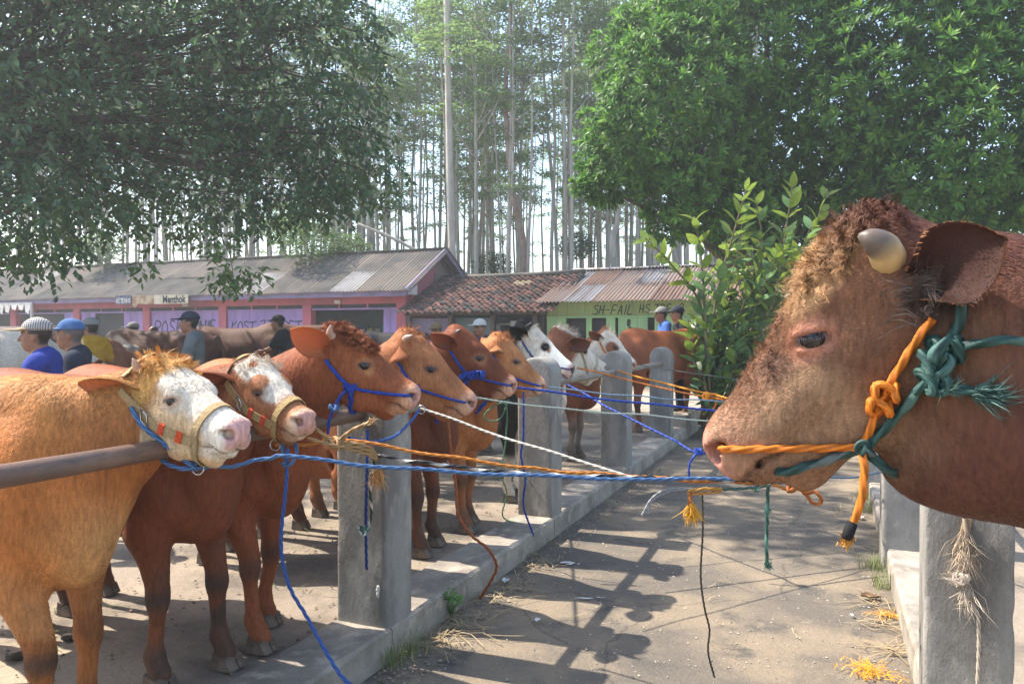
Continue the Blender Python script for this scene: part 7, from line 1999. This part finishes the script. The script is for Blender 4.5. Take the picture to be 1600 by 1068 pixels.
# bundle in mid aisle
dangle('thin brown cord with a knotted end hanging in the aisle', [gpt(1098, 770, d=3.1), gpt(1099, 830, d=3.1), gpt(1096, 900, d=3.12), gpt(1102, 950, d=3.15), gpt(1110, 985, d=3.18), gpt(1108, 1020, d=3.2), gpt(1118, 1060, d=3.25)], 0.005, (0.06, 0.05, 0.035))
o = dangle('frayed dark green rope end hanging below the bull\'s chin', [gpt(1201, 758, d=3.1), gpt(1200, 800, d=3.1), gpt(1199, 850, d=3.1), gpt(1200, 880, d=3.1)], 0.0085, (0.03, 0.10, 0.075), (0.09, 0.2, 0.16))
fray(o, gpt(1201, 880, d=3.1), (0.2, 0, -1), 0.03, 90, (0.06, 0.17, 0.13), seed=21); fray(o, gpt(1200, 800, d=3.1), (0.2, 0, 1), 0.02, 60, (0.06, 0.17, 0.13), seed=22); rope_part('tie', o, [gpt(1130, 765, d=3.1), gpt(1180, 762, d=3.1), gpt(1205, 757, d=3.1)], 0.007, (0.06, 0.13, 0.10)); fray(o, gpt(1183, 762, d=3.1), (0, 0, -0.4), 0.02, 70, (0.08, 0.22, 0.17), seed=23)
o = thing('orange_tassel', 'frayed yellow orange rope tassel hanging in mid aisle', 'rope')
rope_part('tie', o, [gpt(1075, 768, d=3.08), gpt(1100, 764, d=3.08), gpt(1128, 764, d=3.1)], 0.008, (0.55, 0.28, 0.06)); rope_part('tie', o, [gpt(1075, 772, d=3.08), gpt(1100, 771, d=3.08), gpt(1128, 768, d=3.1)], 0.007, (0.55, 0.25, 0.05)); rope_part('tail', o, [gpt(1080, 768, d=3.08), gpt(1079, 785, d=3.08), gpt(1081, 798, d=3.08)], 0.010, (0.45, 0.15, 0.03))
fray(o, gpt(1081, 790, d=3.08), (0.1, 0, -1), 0.075, 420, (0.72, 0.38, 0.03), 0.0012, 0.28, 24)
o = thing('grey_loops', 'stiff grey rope loops sticking out left of the orange tassel', 'rope')
for q in range(2): rope_part('loop', o, [gpt(1075, 764, d=3.08), gpt(1045, 764 + 4 * q, d=3.06), gpt(1020, 778 + 4 * q, d=3.05), gpt(1003 + 9 * q, 806 - 3 * q, d=3.04)], 0.005, (0.30, 0.31, 0.32))
# frayed rope on the right post
o = thing('frayed_hemp', 'thick frayed beige rope tail hanging on the right post', 'rope')
pf = 3.33 - 0.125 - 0.012
rope_part('rope', o, [gpt(1512, 810, Y=pf), gpt(1510, 850, Y=pf), gpt(1506, 900, Y=pf)], 0.018, (0.38, 0.29, 0.20)); rope_part('knot', o, knot_pts(gpt(1505, 905, Y=pf - 0.01), 0.022, 3, 41), 0.010, (0.50, 0.43, 0.36))
fray(o, gpt(1510, 830, Y=pf), (0, -0.1, -1), 0.15, 500, (0.42, 0.33, 0.24), 0.0012, 0.14, 42); fray(o, gpt(1505, 905, Y=pf), (-0.6, -0.2, 0.1), 0.06, 160, (0.55, 0.48, 0.40), 0.001, 0.5, 43); fray(o, gpt(1512, 915, Y=pf), (0.05, -0.1, -1), 0.12, 160, (0.5, 0.42, 0.33), 0.001, 0.25, 44)
rope_part('tail', o, [gpt(1508, 905, Y=pf), gpt(1516, 935, Y=pf), gpt(1530, 960, Y=pf), gpt(1533, 1010, Y=pf), gpt(1531, 1080, Y=pf), gpt(1531, 1110, Y=pf)], 0.0075, (0.52, 0.45, 0.36))
# ------------------------------------------------------------------ litter, weeds, dung
M_straw = mat('straw', (1, 1, 1), attr=True, rough=0.8)
M_grass = mat('grass_blade', (1, 1, 1), attr=True, rough=0.6, transl=0.3)
def blades(name, spots_, Lr, w, col, mt, label, cat, flat=False, seed=0, kind='stuff'):
    rg = np.random.RandomState(seed); V, F, C = [], [], []
    for (x, y, z, n, R0) in spots_:
        for k in range(n):
            p = np.array((x + rg.normal(0, R0), y + rg.normal(0, R0), z)); az = rg.uniform(0, 6.28); L = rg.uniform(*Lr)
            dr = np.array((math.cos(az), math.sin(az), 0)); sd = np.array((-dr[1], dr[0], 0)) * w * 0.5
            b = len(V)
            if flat:
                h0 = rg.uniform(0.003, 0.02); bow = rg.normal(0, 0.12) * L
                pts = [p + (0, 0, h0), p + dr * L * 0.5 + np.array((-dr[1], dr[0], 0)) * bow + (0, 0, h0 + rg.uniform(0, 0.015)), p + dr * L + (0, 0, h0)]
            else:
                e = rg.uniform(0.2, 1.3); pts = [p, p + dr * L * 0.3 * e + (0, 0, L * 0.6), p + dr * L * 0.8 * e + (0, 0, L * (1 - 0.4 * e))]
            for i, q in enumerate(pts):
                s = sd * (1 - 0.45 * i) if not flat else sd
                V += [q - s, q + s]
            F += [(b, b + 1, b + 3, b + 2), (b + 2, b + 3, b + 5, b + 4)]
            c = np.array(col) * rg.uniform(0.65, 1.3); C += [c] * 6
    o = link(name, fast_mesh(name, V, F, np.array(C)), mt); return tag(o, label, cat, kind=kind)
rg = np.random.RandomState(9)
edge = lambda px, py, z=0.005: gpt(px, py, d=(CAMH - z) * FPX / (py - HY))
gsp = [(*edge(px, py, z), n, R0) for px, py, z, n, R0 in ((870, 815, 0.0, 60, 0.05), (900, 795, 0.0, 50, 0.06), (990, 730, 0.0, 80, 0.08), (1040, 700, 0, 90, 0.1), (1060, 690, 0, 60, 0.08), (840, 850, 0, 50, 0.05), (610, 1040, 0, 70, 0.04), (640, 1020, 0, 60, 0.05), (1375, 890, 0, 160, 0.05), (1368, 800, 0, 150, 0.07), (1360, 780, 0, 120, 0.07), (1380, 920, 0, 70, 0.04),
        (820, 870, 0, 40, 0.04))]
blades('grass', gsp, (0.05, 0.17), 0.0045, (0.20, 0.24, 0.09), M_grass, 'sparse grass tufts along the kerbs and between the slabs', 'grass', seed=2)
ssp = [(*edge(px, py), n, R0) for px, py, n, R0 in ((830, 880, 34, 0.10), (780, 930, 40, 0.10), (720, 980, 46, 0.09), (670, 1010, 40, 0.07), (1385, 980, 26, 0.04), (1398, 1020, 30, 0.04), (1380, 950, 20, 0.05), (1330, 800, 30, 0.16), (1250, 830, 10, 0.3), (1150, 720, 30, 0.3), (950, 780, 10, 0.2), (1100, 950, 4, 0.4), (1250, 980, 5, 0.3), (900, 960, 5, 0.3))]
blades('straw', ssp, (0.06, 0.26), 0.0045, (0.33, 0.25, 0.14), M_straw, 'dry straw stalks scattered over the aisle', 'straw', True, 3)
ssp2 = [(-2.5 - rg.uniform(0, 1.2), rg.uniform(1.2, 8), 0.152, 3, 0.25) for _ in range(40)]
blades('fodder_grass', ssp2, (0.05, 0.16), 0.005, (0.13, 0.18, 0.06), M_straw, 'cut fodder blades trodden on the platform', 'grass', True, 4)
blades('orange_fibre', [(*edge(1360, 1052), 160, 0.05), (*edge(1385, 965), 60, 0.03)], (0.02, 0.09), 0.003, (0.70, 0.30, 0.02), M_straw, 'frayed orange rope fibres lying by the right kerb', 'rope fibre', True, 6)
# pebbles and crumbs
def crumbs(name, n, box, z, sr, col, label, cat, seed):
    r = np.random.RandomState(seed); V, F, C = [], [], []
    for k in range(n):
        p = np.array((r.uniform(box[0], box[1]), r.uniform(box[2], box[3]), z)); s = r.uniform(*sr) * r.uniform(0.5, 1.5, 3)
        b = len(V); V += [p + (s[0], 0, 0), p + (-s[0], 0, 0), p + (0, s[1], 0), p + (0, -s[1], 0), p + (0, 0, s[2] * 0.8), p + (0, 0, -s[2])]
        F += [(b, b + 2, b + 4), (b + 2, b + 1, b + 4), (b + 1, b + 3, b + 4), (b + 3, b, b + 4)]; C += [np.array(col) * r.uniform(0.5, 1.5)] * 6
    o = link(name, fast_mesh(name, V, F, np.array(C), False), M_straw); return tag(o, label, cat, kind='stuff')
crumbs('grit', 2600, (-1.95, 0.36, 2.5, 11), 0.002, (0.002, 0.008), (0.27, 0.24, 0.2), 'grit and crumbs strewn over the aisle', 'grit', 1)
crumbs('platform_grit', 2200, (-5.5, -2.3, 1.0, 9), 0.152, (0.003, 0.012), (0.14, 0.11, 0.085), 'dung crumbs and grit on the cattle platform', 'grit', 2)
crumbs('kerb_litter', 700, (-1.96, -1.72, 2.6, 9), 0.002, (0.004, 0.014), (0.22, 0.17, 0.12), 'soil crumbs along the left kerb', 'grit', 3)
# dung on the platform
M_dung = mat('dung', (0.045, 0.033, 0.022), (0.07, 0.052, 0.035), scale=20, rough=0.8, bump=0.6, bscale=40)
for i, (px, py, s) in enumerate(((118, 960, 0.05), (130, 985, 0.045), (45, 985, 0.06), (110, 1000, 0.035), (20, 1030, 0.04), (60, 1000, 0.03))):
    p = edge(px, py, 0.155); S_ = Shape(); r = np.random.RandomState(i)
    for k in range(5): S_.ell(r.normal(0, s * 0.5, 3) * (1, 1, 0.15) + (0, 0, s * 0.25), r.uniform(0.4, 0.8, 3) * s * (1, 1, 0.6), None, 0.01)
    v, f = S_.mesh(s * 0.16); tag(link('dung_pat', fast_mesh('dung_pat', v, f), M_dung, None, p), 'dark dung clod on the platform behind the golden calf\'s legs', 'dung', 'dung clods on the platform')
# weed at the kerb
wb = edge(705, 965); wd_ = thing('weed_plant', 'small bright green weed growing at the foot of the left kerb', 'plant', None, wb)
M_weed = mat('weed_leaf', (0.09, 0.21, 0.045), (0.13, 0.27, 0.06), scale=12, rough=0.5, transl=0.3, objco=True)
lv, lf = np.array([(0, 0, 0), (0.35, -0.22, 0.05), (0.35, 0, -0.02), (0.35, 0.22, 0.05), (0.7, -0.16, 0.03), (0.7, 0, -0.04), (0.7, 0.16, 0.03), (1, 0, -0.12)]), None
wme = bpy.data.meshes.new('leaf'); wme.from_pydata([tuple(v) for v in lv], [], [(0, 2, 1), (0, 3, 2), (1, 2, 5, 4), (2, 3, 6, 5), (4, 5, 7), (5, 6, 7)]); wme.materials.append(M_weed)
r = np.random.RandomState(8); smb = MB()
for k in range(9):
    az = r.uniform(0, 6.28); tip = np.array((math.cos(az) * 0.06, math.sin(az) * 0.06, r.uniform(0.07, 0.15))); smb.tube([(0, 0, -0.01), tip * (0.4, 0.4, 0.6), tip], [0.003, 0.0025, 0.0015], 5)
    for j in range(5):
        o = link('leaf', wme, None, wd_, tip * r.uniform(0.75, 1.0), (r.normal(0, 0.3), r.uniform(-0.4, 0.3), r.uniform(0, 6.28))); o.scale = (r.uniform(0.035, 0.06),) * 3
smb.build('stem', M_weed, wd_, smooth=True)
# dry leaves and scraps of paper
M_dry = mat('dry_leaf', (0.12, 0.065, 0.035), (0.2, 0.12, 0.06), scale=20, rough=0.8); M_scrap = mat('white_scrap', (0.55, 0.54, 0.52), rough=0.8)
def scrap(name, px, py, L, m, label, cat, seed):
    p = edge(px, py, 0.004); r = np.random.RandomState(seed)
    V = [(L * (u - 0.5), L * 0.35 * math.sin(math.pi * (0.1 + 0.8 * u)) * v + r.normal(0, L * 0.03), 0.012 + L * 0.18 * (abs(v) + 0.5 * abs(u - 0.5)) * r.uniform(0.6, 1.2)) for u in np.linspace(0, 1, 6) for v in (-1, 0, 1)]
    F = [(i * 3 + k, (i + 1) * 3 + k, (i + 1) * 3 + k + 1, i * 3 + k + 1) for i in range(5) for k in (0, 1)]
    o = MB().add(V, F).build(name, m, None, smooth=True, loc=p, rot=(0, 0, r.uniform(0, 6.28))); return tag(o, label, cat)
scrap('dry_leaf', 1362, 938, 0.10, M_dry, 'curled brown dry leaf by the right kerb', 'leaf', 1)
scrap('paper_scrap', 790, 912, 0.07, M_scrap, 'crumpled white scrap among the straw at the left kerb', 'litter', 2)
scrap('paper_scrap', 840, 974, 0.045, M_scrap, 'small white scrap on the aisle below the straw', 'litter', 3)
scrap('paper_scrap', 1346, 812, 0.08, M_scrap, 'white scrap beside the grass under the bull\'s orange rope end', 'litter', 4)
scrap('paper_scrap', 1333, 966, 0.03, M_scrap, 'tiny white scrap on the aisle left of the dry leaf', 'litter', 5)
# dried lime smears on the aisle: thin flat splashes
def splash(px, py, L, W, seed, label):
    p = edge(px, py, 0.012); S_ = Shape(); r = np.random.RandomState(seed)
    for k in range(14): S_.ell((r.normal(0, L * 0.4), r.normal(0, W * 0.4), 0), (r.uniform(0.1, 0.3) * L, r.uniform(0.15, 0.4) * W, 0.005), None, 0.006)
    v, f = S_.mesh(0.008); v[:, 2] *= 0.35
    tag(link('white_splash', fast_mesh('white_splash', v, f), M_scrap, None, p, (0, 0, TH)), label, 'stain')
splash(925, 935, 0.10, 0.02, 3, 'white dried splash streak in the cattle shadow on the aisle'); splash(890, 880, 0.09, 0.05, 4, 'white dried splash by the straw near the left kerb')
# bird dropping on the first post
S_ = Shape(); r = np.random.RandomState(4)
for k in range(7): S_.ell((r.normal(0, 0.004), 0, -0.008 * k), (r.uniform(0.004, 0.010), 0.004, 0.009), None, 0.004)
v, f = S_.mesh(0.003); tag(link('bird_dropping', fast_mesh('bird_dropping', v, f), M_scrap, None, gpt(590, 918, Y=3.29 - 0.127)), 'white bird dropping on the face of the cracked first post', 'stain')
